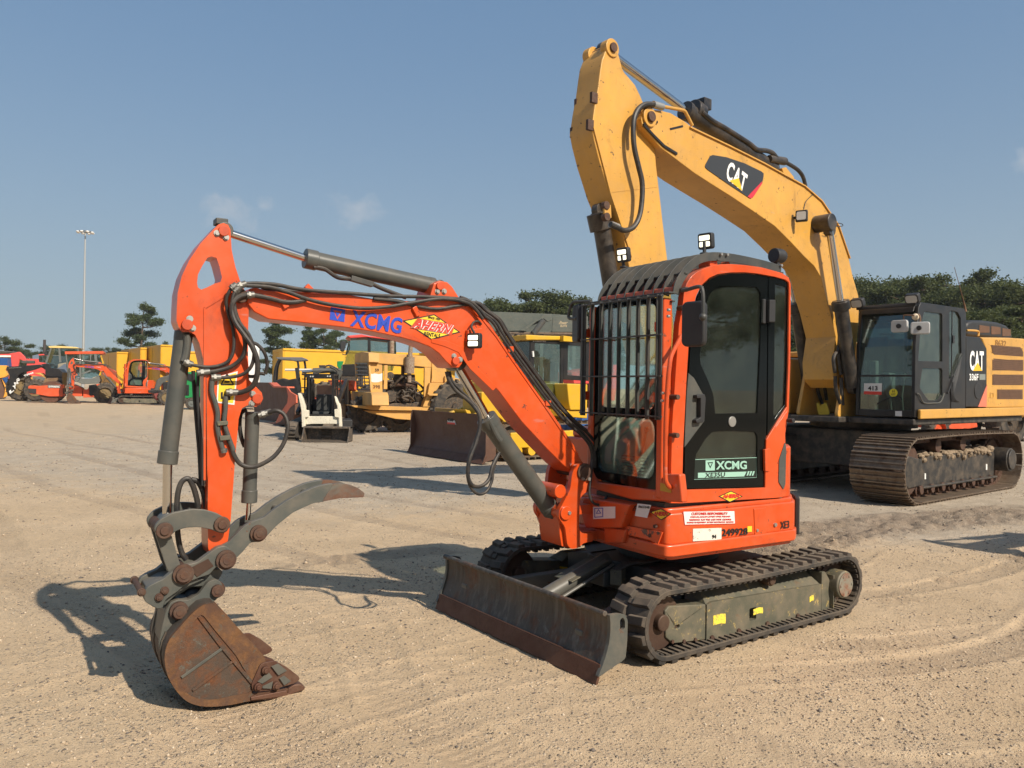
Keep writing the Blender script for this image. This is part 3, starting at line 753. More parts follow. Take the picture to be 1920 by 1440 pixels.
for p in zE((398,62),(440,64),(308,290)):
    q = HF.S([p],.16)[0]; m.pin(q[0],q[1],.15,.172,.012,10)
near(m.build('bracket_bolt', zinc, BR))
# ---- boom
m = MB(HF)
bo = zC((-640,168),(-610,162),(-560,178),(-350,188),(-130,200),(50,230),(290,236),(300,190),(315,142),(345,127),(385,135),(410,158),(462,240),(520,262),(575,300),(640,400),(700,490),(900,770),(1045,985),(1075,1050),(1094,1078),(1090,1120),(1035,1125),(985,1085),(900,1000),(770,860),(650,700),(560,610),(485,528),(470,520),(462,560),(445,582),(410,578),(375,545),(340,505),(290,470),(230,448),(150,425),(0,393),(-140,372),(-330,350),(-545,328),(-620,290),(-655,245),(-662,200))
P = HF.S(bo, .105)
P = [tuple(p[:2]) for p in P]
m.prism(1, P, -.105, .105)
BOOM = m.build('boom', orange, MINI, bevel=.007)
bfp = bp
m = MB(HF); q = HF.S(zC((388,168)),.105)[0]   # cylinder lug hole + stiffener lines
def edge_strip(pts_px, l0, l1, hw, z=zC, lref=.105):
    q = HF.S(z(*pts_px), lref); mm = MB(HF)
    for a, b in zip(q[:-1], q[1:]):
        mm.bar((a[0],(l0+l1)/2,a[1]), (b[0],(l0+l1)/2,b[1]), abs(l1-l0), hw, up=(0,0,1))
    return mm
mm = edge_strip([(480,262),(560,318),(640,418),(700,508),(900,792),(1060,1030)], .103, .111, .012)
near(mm.build('edge_flange', orange, BOOM))
mm = MB(HF); st = HF.S(zC((300,430),(380,440),(450,470),(520,560),(640,680),(620,700),(500,585),(440,500),(370,470),(300,450)), .105)
mm.prism(1, st, .104, .109); near(mm.build('stiffener_plate', orange, BOOM, bevel=.002))
def bolts(parent, fr, pts, l, r=.013, matl=zinc, name='bolt', h=.014, z=zC):
    mm = MB(fr)
    for p in z(*pts):
        q = fr.S([p], l)[0]; mm.pin(q[0], q[1], l-.003, l+h, r*.9, 6); mm.pin(q[0], q[1], l-.003, l+.004, r*1.3, 12)
    return mm.build(name, matl, parent)
def pins(parent, fr, pts, l, r, matl=orange_ham, name='pin', h=.018, lf=None, z=zC):
    mm = MB(fr)
    for p in z(*pts):
        q = fr.S([p], l)[0]; mm.pin(q[0], q[1], (-l-h) if lf is None else lf, l+h, r, 20)
    return mm.build(name, matl, parent, bevel=.003)
bolts(BOOM, HF, [(332,184),(367,184),(418,520),(450,538)], .105)
pins(BOOM, HF, [(343,157),(424,545)], .105, .024)
# ---- stick (dipper)
so = zA((515,52),(540,62),(553,88),(556,140),(560,200),(580,290),(605,365),(640,440),(652,520),(648,640),(648,780),(655,900),(690,935),(722,968),(729,1000),(715,1030),(690,1045),(655,1030),(615,1052),(597,1110),(590,1200),(580,1300),(570,1440))+zB((612,330),(600,420),(592,480),(560,520),(500,520),(490,480),(488,300),(490,60))+zA((428,1440),(426,1200),(424,900),(415,830),(405,780),(385,700),(362,655),(335,640),(300,640),(275,615),(262,580),(264,500),(268,430),(290,340),(330,255),(390,165),(450,100),(488,60))
P = HF.S(so, .085)
hole = HF.S(zA((450,232),(478,240),(490,275),(508,345),(500,370),(470,378),(430,398),(395,412),(378,400),(373,375),(378,330),(400,285),(428,240)), .085)
m = MB(HF); m.prism(1, P, -.085, .085, [hole[::-1]])
STICK = m.build('stick', orange, MINI, bevel=.006)
mm = MB(HF)      # raised box seam
for seg in (((413,510),(413,1440)),((413,510),(530,440)),):
    q = HF.S(zA(*seg), .085); mm.bar((q[0][0],.086,q[0][1]), (q[1][0],.086,q[1][1]), .008, .010)
near(mm.build('weld_seam', orange, STICK))
bolts(STICK, HF, [(480,108),(528,130),(333,570),(348,620),(672,975),(668,1025)], .085, z=zA)
pins(STICK, HF, [(515,97),(318,602),(695,1000)], .085, .027, z=zA, name='pin')
mm = MB(HF); q = HF.S(zA((500,45)),.0)[0]; mm.box(q[0]-.03,-.04,q[1]-.02,q[0]+.03,.04,q[1]+.012); near(mm.build('stick_stop', dgrey, STICK, bevel=.004))
q = HF.S(zA((608,448)), .1)[0]
m = MB(HF); m.pin(q[0],q[1],-.125,.125,.035); m.build('stick_pivot_pin', pinrust, BOOM, bevel=.004)
# warning sticker on the stick
def panel(parent, fr, axis, pts, w, matl, name, t=.0015):
    mm = MB(fr); mm.prism(axis, pts, w, w+t); return mm.build(name, matl, parent)
q = HF.S(zA((484,882),(592,852),(574,1034),(478,1022)), .0855)
near(panel(STICK, HF, 1, q, .0855, white, 'warning_sticker'))
q = HF.S(zA((492,888),(584,862),(567,1024),(486,1014)), .087)
near(panel(STICK, HF, 1, q, .0872, yellow_st, 'warning_sticker'))
mm = MB(HF)
tri = [Vector((a,.0892,b)) for a, b in HF.S(zA((502,925),(535,868),(570,925)), .089)]
for i in range(3): mm.bar(tri[i], tri[(i+1)%3], .001, .007)
q = HF.S(zA((520,905),(548,905),(548,915),(520,915)), .089); mm.prism(1, q, .0885, .0895)
q = HF.S(zA((500,965),(512,965),(512,1002),(500,1002)), .089); mm.prism(1, q, .0885, .0895)
q = HF.S(zA((530,955),(555,950),(552,1008),(528,1008)), .089); mm.prism(1, q, .0885, .0893)
near(mm.build('warning_symbol', black_ink, STICK))
# ---- hydraulic cylinders
def cylinder(fr, parent, rod_a, rod_b, body_b, r, rr, z, l=0.0, name='cylinder', matl=None, eye=True, lref=None):
    lref = l if lref is None else lref
    a, b, c = (Vector((p.x, l, p.z)) for p in fr.S3(z(rod_a, rod_b, body_b), lref))
    d = (c-b).normalized(); c = b+d*(c-b).length
    m = MB(fr); m.cyl(b-d*.0, c, r, 28); m.cyl(b-d*.012, b+d*.055, r*1.12, 28); m.cyl(c-d*.03, c+d*.012, r*1.03, 24)
    if eye: m.cyl(c+d*.035-Vector((0,.05,0)), c+d*.035+Vector((0,.05,0)), r*.8, 20)
    o = m.build(name, matl or greyc, parent, bevel=.004)
    k = MB(fr); k.cyl(a, b+d*.01, rr, 20); k.build('piston_rod', chrome, o)
    if eye: k = MB(fr); k.cyl(a-Vector((0,.05,0)), a+Vector((0,.05,0)), rr*1.9, 20); k.build('rod_eye', matl or greyc, o, bevel=.003)
    return o
SC = cylinder(HF, MINI, (515,97), (965,245), (1640,392), .050, .0215, zA, name='stick_cylinder')
BC = cylinder(HF, MINI, (424,548), (590,845), (915,1310), .060, .030, zC, name='boom_cylinder')
KC = cylinder(HF, MINI, (210,1660), (213,1340), (300,650), .044, .0225, zA, name='bucket_cylinder', lref=0)
TC = cylinder(HF, MINI, (705,330), (712,225), (730,-240), .037, .0135, zB, name='thumb_cylinder', eye=False)
# supply pipes on cylinders
def S3(z, pts, l, fr=HF): return fr.S3(z(*pts), l)
def hosep(z, pts, l, r, parent, matl=hose, name='hose', n=8, fr=HF, cx=None):
    if isinstance(l, (int,float)): l = [l]*len(pts)
    q = [fr.S3(z(p), ll)[0] for p, ll in zip(pts, l)]
    mm = MB(fr); mm.tube(cr(q, n), r, 10); return mm.build(name, matl, parent)
hosep(zA, [(318,655),(320,700),(312,760),(300,800)], .05, .018, KC, greyc, 'supply_pipe')
hosep(zA, [(1000,290),(1060,300),(1130,345),(1200,355),(1290,370),(1380,410),(1500,455)], .03, .012, SC, hose, 'supply_pipe')
mm = MB(HF)
a, b = S3(zA, [(1200,350),(1320,385)], .03); mm.bar(a, b, .04, .03); near(mm.build('pipe_clamp', dgrey, SC, bevel=.003))
hosep(zC, [(600,850),(640,930),(660,960)], .05, .018, BC, greyc, 'supply_pipe')
# ---- linkage, coupler, bucket, thumb
def plates(outline, z, l, t, name, matl, parent, bevel=.004, smooth_it=True, both=True, fil=.012, lref=None, fr=HF, holes=()):
    P = fr.S(z(*outline), l if lref is None else lref); P = fillet(P, fil, 3)
    mm = MB(fr); mm.prism(1, P, l-t, l)
    if both: mm.prism(1, P, -l, -l+t)
    return mm.build(name, matl, parent, bevel=bevel)
LINK = plates([(200,385),(205,360),(235,325),(300,292),(400,272),(470,275),(540,295),(590,325),(606,355),(595,392),(572,405),(540,398),(510,384),(440,370),(370,373),(320,390),(285,415),(250,430),(215,418)], zB, .145, .028, 'bucket_link', grey, MINI)
m = MB(HF); q = HF.S(zB((255,388),(565,355)), .15)
m.pin(q[0][0],q[0][1],-.14,.14,.038); m.pin(q[0][0],q[0][1],-.17,.17,.022); m.pin(q[1][0],q[1][1],-.17,.17,.022)
for (f, zz) in q: m.pin(f,zz,.144,.160,.040); m.pin(f,zz,-.16,-.144,.040)
m.build('link_pin', pinrust, LINK, bevel=.004)
LINK2 = plates([(205,400),(290,405),(345,590),(340,650),(290,640),(262,580)], zB, .09, .03, 'idler_link', grey, MINI)
COUP = plates([(150,775),(140,730),(160,695),(200,672),(250,650),(290,615),(330,585),(380,572),(430,560),(490,515),(540,478),(580,470),(612,490),(622,530),(600,565),(560,578),(530,588),(500,625),(440,645),(380,668),(330,715),(262,762),(245,808),(215,812)], zB, .135, .045, 'quick_coupler', grey, MINI)
m = MB(HF); P = HF.S(zB((150,775),(160,700),(250,655),(330,640),(420,640),(470,650),(380,690),(330,720),(255,790)),.1); m.prism(1, P, -.11, .11)
P = HF.S(zB((255,790),(330,715),(440,650),(520,600),(560,600),(575,620),(540,680),(520,690),(400,700),(290,770)),.1); m.prism(1, P, -.08, .08)
m.build('coupler_body', grey, COUP, bevel=.006)
P = HF.S(zB((388,592),(490,540),(520,580),(430,640)), .1355); m = MB(HF); m.prism(1, P, .134, .139); m.build('coupler_plate', MAT['idler_steel'], COUP, bevel=.002)
def boss(fr, parent, pts, l, r, z, name='pin', both=True, hh=.035):
    mm = MB(fr)
    for p in z(*pts):
        q = fr.S([p], l)[0]
        for sg in ((1,-1) if both else (1,)):
            mm.pin(q[0],q[1],sg*(l-.005),sg*(l+hh*.5),r*1.0,20); mm.pin(q[0],q[1],sg*(l+hh*.5),sg*(l+hh),r*.72,18); mm.pin(q[0],q[1],sg*(l+hh),sg*(l+hh+.004),r*.4,12)
        mm.pin(q[0],q[1],-l,l,r*.7,16)
    return mm.build(name, pinrust, parent, bevel=.003)
boss(HF, COUP, [(355,622),(585,545)], .135, .050, zB)
boss(HF, COUP, [(130,720),(255,712),(225,748)], .135, .020, zB, hh=.02)
# thumb
TH = plates([(535,500),(560,470),(600,450),(650,400),(690,362),(735,338),(790,320),(850,272),(920,225),(1000,182),(1070,152),(1130,138),(1170,134),(1120,232),(1060,240),(950,290),(860,362),(800,428),(760,450),(720,452),(680,500),(620,560),(590,590),(550,580)], zB, .105, .035, 'thumb', grey, MINI)
P = HF.S(zB((1165,135),(1210,134),(1260,142),(1300,158),(1335,186),(1330,208),(1290,210),(1200,214),(1105,232)), .105)
m = MB(HF)
for l in (.108,-.072): m.prism(1, fillet(P,.008), l-.04, l)
m.build('thumb_tip', MAT.get('tt') or rusty('tt',(.075,.08,.07),(.12,.045,.024),.42,.56,.6), TH, bevel=.004)
m = MB(HF)
for (x,y) in ((700,430),(900,290),(1060,200)):
    q = HF.S(zB((x,y)),.105)[0]; m.pin(q[0],q[1],-.10,.10,.02,12)
P = HF.S(zB((620,500),(700,390),(760,350),(790,400),(700,470)),.1); m.prism(1, P, -.06,.06)
m.build('thumb_brace', grey, TH, bevel=.004)
boss(HF, TH, [(760,402)], .105, .044, zB)
boss(HF, COUP, [(530,702)], .10, .042, zB, hh=.06)
# bucket
out = [(525,783),(550,810),(640,900),(700,965),(760,1030),(800,1100),(740,1240),(735,1262),(920,1240),(950,1262),(935,1282),(720,1306),(640,1322),(560,1334),(490,1337),(430,1330),(370,1305),(320,1255),(282,1195),(262,1140),(254,1080),(262,1020),(285,970),(330,915),(400,838),(450,795),(490,782)]
PB = HF.S(zB(*out), .25)
m = MB(HF)
for l in (.25,-.228): m.prism(1, PB, l-.022, l)
BK = m.build('bucket', rust_bucket, MINI, bevel=.003)
# shell: outer wrapper from the lip round the back to the top, thickness inward
wr = HF.S(zB((950,1268),(720,1306),(640,1322),(560,1334),(490,1337),(430,1330),(370,1305),(320,1255),(282,1195),(262,1140),(254,1080),(262,1020),(285,970),(330,915),(400,838),(450,795),(490,782),(525,783)), .25)
cx, cz = HF.S(zB((480,1080)), .25)[0]
wi = [(x+(cx-x)*.05, z_+(cz-z_)*.05) for x, z_ in wr]
m = MB(HF); m.prism(1, wr+wi[::-1], -.2285, .2285)
for l in (-.15, .07): # wear strips round the back
    ws = [(cx+(x-cx)*1.035, cz+(z_-cz)*1.035) for x, z_ in wr[5:13]]; m.prism(1, ws+wr[5:13][::-1], l, l+.08)
m.build('bucket_shell', MAT.get('bsh') or rusty('bsh',(.060,.052,.042),(.09,.042,.024),.42,.62,.6,.15,None,1.0,.3), BK, smooth=40)
# raised frame on the side plate
rim = [(525,783),(800,1100),(735,1262),(720,1306),(560,1334),(430,1330),(320,1255),(262,1140),(254,1080),(285,970),(400,838),(490,782)]
def strip(pts, hw, l, parent, matl, name, z=zB, lref=.25, t=.006):
    q = HF.S(z(*pts), lref); mm = MB(HF)
    for a, b in zip(q[:-1], q[1:]): mm.bar((a[0],l,a[1]), (b[0],l,b[1]), t, hw)
    return mm.build(name, matl, parent, bevel=.002)
inn = HF.S(zB((445,850),(520,960),(620,1090),(725,1225),(640,1255),(520,1285),(440,1278),(395,1255),(340,1180),(330,1100),(350,1040),(390,950)), .25)
outr = HF.S(zB(*rim), .25)
m = MB(HF); outr = [tuple(p[:2]) for p in cr([Vector((a,b,0)) for a,b in HF.S(zB(*out), .25)],3,True)]; inn = HF.S(zB((452,830),(530,930),(640,1060),(735,1225),(715,1262),(640,1275),(520,1302),(430,1296),(375,1268),(322,1190),(305,1100),(318,1030),(370,930)), .25)
m.prism(1, outr, .25, .257, [fillet(inn,.03)[::-1]])
m.build('bucket_rim', MAT.get('rim') or rusty('rim',(.085,.040,.022),(.19,.085,.028),.4,.62,.65,.1,(.075,.07,.055),2.4,.5,.08), BK, bevel=.003)
strip([(440,850),(560,1010),(740,1225)], .016, .2565, BK, rust_bucket, 'stiffening_rib')
strip([(570,1020),(345,1180)], .014, .2555, BK, grey, 'stiffening_rib'); strip([(625,1090),(405,1250)], .014, .2555, BK, rust_bucket, 'stiffening_rib')
# side cutters and teeth
zW = Z(440,1160,5.6); NEAR_WIN = []
for sg in (1,-1):
    cut = HF.S(zW((195,770),(182,700),(270,500),(300,472),(430,450),(560,520),(685,618),(692,650),(640,690),(500,730),(380,765),(250,778)), .28)
    m = MB(HF); h1 = HF.S(zB((835,1120),(870,1115),(960,1180),(900,1200),(850,1150)), .25); h2 = HF.S(zB((770,1215),(815,1140),(845,1180),(800,1235)), .25)
    ll = (.257,.280) if sg > 0 else (-.250,-.280)
    m.prism(1, fillet(cut,.01), ll[0], ll[0]+(ll[1]-ll[0])*.5)
    if sg > 0:
        for w_ in (((385,500),(455,470),(550,545),(460,595)),((470,625),(520,597),(590,655),(520,700)),((240,660),(352,557),(398,612),(290,682)),((292,708),(402,657),(385,735),(292,730))):
            m2 = MB(HF); m2.prism(1, HF.S(zW(*w_), .28), .2795, .2815); NEAR_WIN.append(m2)
    for seg_ in ():
        qq = HF.S(zB(*seg_), .25)
        for a_, b_ in zip(qq[:-1], qq[1:]): m.bar((a_[0],(ll[1]+ll[0])/2+.004*sg,a_[1]),(b_[0],(ll[1]+ll[0])/2+.004*sg,b_[1]),.022,.014)
    for p in zW((325,540),(245,715),(437,705)):
        q = HF.S([p], .28)[0]; m.pin(q[0],q[1],sg*.25,sg*.290,.020,14); m.pin(q[0],q[1],sg*.25,sg*.300,.013,6)
    SCUT = m.build('side_cutter', MAT.get('sc') or rusty('sc',(.095,.040,.026),(.13,.06,.035),.35,.7,.55,.35,None,3), BK, bevel=.003)
for m2 in NEAR_WIN: m2.build('cutter_recess', grey, BK)
m = MB(HF); m.prism(1, fillet(HF.S(zW((560,745),(625,697),(700,690),(752,728),(735,760),(620,800),(560,812)), .27),.012), .195, .262); m.build('tooth', MAT['sc'], BK, bevel=.012)
m = MB(HF); m.prism(1, HF.S(zW((165,822),(550,750),(560,812),(170,862)), .265), .24, .268); m.build('lip_bar', rust_edge, BK, bevel=.005)
e0, e1, e2, e3 = HF.S(zB((720,1306),(730,1282),(950,1250),(1020,1242)), .25)
tl = HF.S(zB((930,1282),(1018,1245)), .25)
for k in range(2):
    l = -.205+k*.205
    m = MB(HF)
    xa, xb = e2[0]+.035, e3[0]-(.012 if k == 2 else -.045)
    m.hexa([(xb,l-.014,.022),(xa,l-.030,.012),(xa,l+.030,.012),(xb,l+.014,.022),(xb,l-.014,.034),(xa,l-.030,.062),(xa,l+.030,.062),(xb,l+.014,.034)])
    m.build('tooth', MAT['sc'], BK, bevel=.006)
m = MB(HF); lip = HF.S(zB((720,1306),(925,1283),(950,1260),(735,1275)), .25); m.prism(1, lip, -.25, .262); m.build('bucket_lip', rust_edge, BK, bevel=.003)
# ears
EAR = plates([(225,1000),(240,920),(262,830),(285,780),(330,762),(380,768),(440,735),(490,668),(530,652),(565,670),(568,715),(540,760),(520,775),(480,785),(420,815),(350,890),(300,950),(250,1080),(232,1060)], zB, .135, .035, 'bucket_ear', grey, BK, lref=.14)
boss(HF, EAR, [(330,818)], .135, .044, zB, hh=.05)
m = MB(HF); q = HF.S(zB((230,1050),(262,1000),(262,1090),(240,1110)), .2)
# bent bucket top box
P = HF.S(zB((262,830),(330,790),(480,782),(400,838),(320,920),(255,1020),(235,1000)), .14); m.prism(1, P, -.13, .10); m.build('bucket_top', grey, BK, bevel=.004)
# ---- cab
CL, CR_ = .75, -.02          # left and right side of the cab
# side frames: orange ring with the dark door opening
side_o = zD((580,1397),(1060,1370),(1105,1362),(1108,1310),(1100,1050),(1118,930),(1126,700),(1128,300),(1118,268),(1085,245),(1050,235),(980,216),(900,205),(830,200),(780,201),(735,208),(695,222),(660,238),(630,262),(608,295),(596,330),(588,400),(570,500),(555,700),(535,1000),(530,1200),(528,1397))
side_i = zD((585,1330),(590,1120),(606,800),(618,600),(640,420),(655,360),(680,308),(720,270),(765,250),(820,243),(900,242),(960,248),(1050,264),(1100,278),(1118,292),(1121,330),(1116,700),(1108,915),(1060,990),(1006,1078),(1002,1200),(1000,1318),(900,1322))
PO = HF.S(side_o, CL); PI_ = HF.S(side_i, CL)
m = MB(HF)
m.prism(1, PO, CL-.05, CL, [PI_[::-1]])
m.prism(1, PO, CR_, CR_+.05, [PI_[::-1]])
CAB = m.build('cab_frame', orange, MINI, bevel=.016, seg=3)
# roof, front sill, pillars, back
zt = [(f,z_) for f, z_ in PO]
roofp = HF.S(zD((1118,268),(1050,237),(980,218),(900,207),(830,202),(780,203),(735,210),(695,224),(660,240),(630,264),(608,297)), CL)
inner = [(f-(.02 if f > .45 else 0), z_-.045) for f, z_ in roofp]
m = MB(HF); m.prism(1, roofp+inner[::-1], CR_+.049, CL-.049)
m.build('cab_roof', orange, CAB, bevel=.006)
f0 = .685
m = MB(HF)
m.prism(0, HF.F(zD((100,1200),(130,1245),(150,1290),(440,1330),(490,1250),(560,1250),(575,1395),(320,1380),(110,1320)), .76), .69, .745)
def frontbar(y0, z0, y1, z1, w=.06, d=.05, ff0=.735, ff1=.735):
    mm.bar((ff0,y0,z0),(ff1,y1,z1), w, d, up=(1,0,0))
m.build('front_sill', orange, CAB, bevel=.012)
# front window: frit border + glass; follows the pillar slope
def fz(z_): return .735-.045*max(0,(z_-1.9)/.4)
fw_o = HF.F(zD((150,405),(545,385),(548,420),(520,700),(498,975),(492,1250),(470,1290),(410,1302),(200,1268),(160,1235),(148,1200),(115,1180),(125,900),(140,600)), .735)
y0, y1 = CR_+.055, CL-.075
fw_o = [(y0,1.02),(y0+.05,.985),(y1-.05,.955),(y1,1.0),(y1,2.17),(y0,2.17)]
fw_o = fillet(fw_o, .06, 4)
up = rrect(y0+.045,1.475,y1-.035,2.135,.05); lo_ = rrect(y0+.045,1.04,y1-.035,1.415,.07)
m = MB(HF); m.prism(0, fw_o, .715, .735, [up[::-1], lo_[::-1]]); m.build('front_window_frame', blackg, CAB, bevel=.003)
m = MB(HF)
for r_ in (up, lo_): m.prism(0, r_, .722, .726)
m.build('front_window_glass', glass_f, CAB)
m = MB(HF)
for y in (CR_+.027, CL-.055): m.bar((.712,y,.93),(.712,y,2.16),.055,.075,up=(1,0,0))
m.bar((.66,CR_+.03,2.215),(.66,CL-.03,2.215),.03,.04)
m.build('front_pillar', orange, CAB, bevel=.012)
m = MB(HF)
m.box(-.40,CR_+.05,.87,-.36,CL-.05,1.30); m.box(-.40,CR_+.05,2.22,-.36,CL-.05,2.36)
m.build('rear_panel', inter, CAB, bevel=.006)
m = MB(HF); m.box(-.385,CR_+.05,1.30,-.379,CL-.05,2.22); m.build('rear_window', glass_f, CAB)
# door: black glass with clear windows
door_o = HF.S(zD((590,1322),(594,1120),(610,800),(622,600),(644,422),(660,362),(684,314),(722,277),(767,257),(820,250),(900,249),(960,255),(1008,262),(1004,700),(1000,1078),(996,1314)), CL-.02)
w_up = HF.S(zD((700,400),(715,355),(745,325),(800,312),(880,310),(955,318),(972,345),(974,500),(966,700),(955,945),(745,948),(735,850),(700,760),(672,700),(668,660),(690,500)), CL-.02)
w_lo = HF.S(zD((645,1180),(650,1150),(700,1070),(730,1040),(800,1034),(945,1040),(956,1060),(956,1268),(640,1278)), CL-.02)
m = MB(HF); m.prism(1, door_o, CL-.03, CL-.012, [w_up[::-1], w_lo[::-1]])
DOOR = m.build('door', blackg, MINI, bevel=.002)
m = MB(HF); m.prism(1, w_up, CL-.024, CL-.020); m.prism(1, w_lo, CL-.024, CL-.020); m.build('door_glass', glass_d, DOOR)
qo = HF.S(zD((1012,264),(1050,268),(1100,282),(1116,298),(1118,330),(1112,700),(1104,912),(1058,984),(1006,1068)), CL-.02)
qi = HF.S(zD((1045,300),(1108,318),(1100,700),(1092,905),(1042,972),(1036,940),(1042,600)), CL-.02)
m = MB(HF); m.prism(1, qo, CL-.03, CL-.012, [qi[::-1]]); m.build('quarter_window_frame', blackg, CAB, bevel=.002)
m = MB(HF); m.prism(1, qi, CL-.024, CL-.020); m.build('quarter_window_glass', glass_d, CAB)
# right side window, glass
m = MB(HF); m.prism(1, [(f,z_) for f, z_ in PI_], CR_+.02, CR_+.024); m.build('right_window_glass', glass_f, CAB)
m = MB(HF); m.prism(1, HF.S(zD((1000,250),(1040,262),(1030,1100),(1000,1318)),CL), CR_+.01, CR_+.035); m.build('right_pillar', blackg, CAB)
# door latch plate and handle, hinges
q = HF.S(zD((612,745),(640,770),(690,860),(692,985),(650,1040),(592,1118),(596,1000),(603,850)), CL-.012)
m = MB(HF); m.prism(1, q, CL-.014, CL-.004); m.build('latch_plate', greyc, DOOR, bevel=.004)
m = MB(HF); q = HF.S(zD((640,855),(680,850),(686,870),(680,975),(672,992),(640,996),(636,980),(660,965),(660,870),(642,872)), CL); m.prism(1, fillet(q,.006), CL-.008, CL+.03)
m.build('door_handle', blackm, DOOR, bevel=.005)
m = MB(HF)
q = HF.S(zD((1008,380),(1038,380),(1036,492),(1006,492)), CL); m.prism(1, q, CL-.015, CL+.025)
q = HF.S(zD((988,375),(1002,375),(1000,500),(986,496)), CL); m.prism(1, q, CL-.015, CL+.006); m.build('door_hinge', blackm, DOOR, bevel=.006)
m = MB(HF); q = HF.S(zD((992,1128),(1018,1120),(1016,1236),(994,1236)), CL); m.prism(1, q, CL-.01, CL+.012); m.build('door_hinge', orange, DOOR, bevel=.004)
q = HF.S(zD((832,988)), CL-.012)[0]
m = MB(HF); m.pin(q[0],q[1],CL-.012,CL-.004,.034,24); near(m.build('gas_spring_button', zinc, DOOR, bevel=.002))
q = HF.S(zD((1112,982)), CL)[0]
m = MB(HF); m.pin(q[0],q[1],CL,CL+.05,.016,12); near(m.build('door_stop', blackm, CAB, bevel=.003))
# grey vent panel at the rear lower corner, seams
q = HF.S(zD((1096,1090),(1102,1120),(1098,1300),(1088,1328),(1064,1290),(1066,1180)), CL)
m = MB(HF); m.prism(1, fillet(q,.01), CL, CL+.006); m.build('rear_vent_panel', greyc, CAB, bevel=.003)
m = MB(HF)
a, b, c = S3(zD, [(1108,935),(1048,1020),(1060,1180)], CL); m.bar(a,b,.012,.010); 
near(m.build('corner_seam', orange, CAB, bevel=.003))
# handrail
hosep(zD, [(578,1318),(530,1320),(505,1290),(500,1240),(500,1100),(503,950),(512,800),(520,720),(530,660),(560,600),(580,560)], [.78,.80,.81,.81,.81,.81,.81,.81,.80,.78,.76], .0135, CAB, orange, 'handrail')
m = MB(HF)
for p in zD((537,865),(535,1055),(530,1275),(575,420),(580,330)):
    q = HF.S3([p], CL-.01)[0]; m.cyl((q.x,CL-.03,q.z),(q.x,CL+.04,q.z),.016,12)
near(m.build('rail_mount', pinrust, CAB, bevel=.003))
# steel guard: front bars
gf = .80
gz0, gz1 = 1.435, 2.175; gy0, gy1 = -.035, .765
m = MB(HF)
nb = 9
for i in range(nb):
    y = gy0+.03+(gy1-gy0-.06)*i/(nb-1)
    m.box(gf-.015,y-.003,gz0-.02,gf+.015,y+.003,gz1)
for z_ in (gz0, 1.68, 1.93, gz1-.01): m.box(gf-.012,gy0,z_-.005,gf+.012,gy1,z_+.005)
m.box(gf-.006,gy1-.05,gz0-.02,gf+.004,gy1,gz1); m.box(gf-.006,gy0,gz0-.02,gf+.004,gy0+.05,gz1)
m.build('front_guard', dgrey, MINI, bevel=.0015)
prof = HF.S(zD((540,345),(546,310),(560,272),(580,238),(605,205),(640,172),(680,150),(740,140),(820,146),(900,160),(1000,183),(1083,207)), .74)
prof = [(p.x,p.y) for p in cr([Vector((a,b,0)) for a, b in prof], 3)]
def hoop(l, t, hh):
    nrm = []
    for i in range(len(prof)):
        a = Vector(prof[max(i-1,0)]); b = Vector(prof[min(i+1,len(prof)-1)]); d = (b-a).normalized(); nrm.append(Vector((d.y,-d.x)))
    inn_ = [(p[0]-abs(n.y)*0-n.x*(-hh), p[1]-abs(hh*n.y)) for p, n in zip(prof, nrm)]
    inn_ = [(p[0]+n.x*hh*(1 if n.y < 0 else -1)*(1), p[1]+n.y*hh*(1 if n.y < 0 else -1)) for p, n in zip(prof, nrm)]
    m.prism(1, list(prof)+inn_[::-1], l-t/2, l+t/2)
m = MB(HF)
for i in range(nb):
    l = gy0+.03+(gy1-gy0-.06)*i/(nb-1)
    hoop(l, .007, .055)
for k in (0,12,22,33):
    f, z_ = prof[k]; m.box(f-.012,gy0+.02,z_-.055,f+.012,gy1-.02,z_-.045)
f, z_ = prof[0]; m.box(f-.01,gy0,z_-.006,f+.06,gy1,z_+.004)
m.build('roof_guard', dgrey, MINI, bevel=.0015)
m = MB(HF)
for p in zD((775,152),(805,154),(1075,208)): q = HF.S([p],.74)[0]; m.pin(q[0],q[1],.735,.756,.009,8)
for p in zD((522,430),(520,462),(492,846),(489,884)): q = HF.F([p],gf)[0]; m.cyl((gf,q[0],q[1]),(gf+.016,q[0],q[1]),.009,8)
near(m.build('guard_bolt', zinc, MINI))
m = MB(HF)
for z_ in (1.98,1.55): m.box(.70,gy1-.07,z_-.03,.80,gy1-.06,z_+.03); m.box(.70,gy0,z_-.03,.80,gy0+.01,z_+.03)
q = HF.S(zD((710,182),(748,180),(750,212),(712,216)), .70); m.prism(1, q, .62, .72)
q = HF.S(zD((810,186),(820,186),(826,204),(804,204)), .70); m.prism(1, q, .64, .70)
m.build('guard_bracket', orange, MINI, bevel=.004)
# mirrors
def mirror(cf, cl, cz, wdt, hgt, yaw, arm):
    Mx = Matrix.Translation((cf,cl,cz)) @ Matrix.Rotation(yaw,4,'Z')
    mm = MB(HF); mm.prism(0, rrect(-wdt/2,-hgt/2,wdt/2,hgt/2,.035), -.022, .022); mm.tf(Mx)
    o = mm.build('mirror', blackm, MINI, bevel=.014, seg=3)
    mm = MB(HF); mm.prism(0, rrect(-wdt/2+.012,-hgt/2+.012,wdt/2-.012,hgt/2-.012,.03), -.0235, -.022); mm.tf(Mx); mm.build('mirror_glass', chrome, o)
    mm = MB(HF); mm.tube(cr(arm,6), .011, 10); mm.sph(arm[-1], .022, 8); mm.build('mirror_arm', dgrey, o)
q = HF.F3(zD((645,500)), .80)[0]
a = HF.F3(zD((585,332),(620,325),(660,314),(680,318),(688,345),(690,400),(688,465)), .84)
mirror(.80, q.y, q.z, .15, .26, R(14), a)
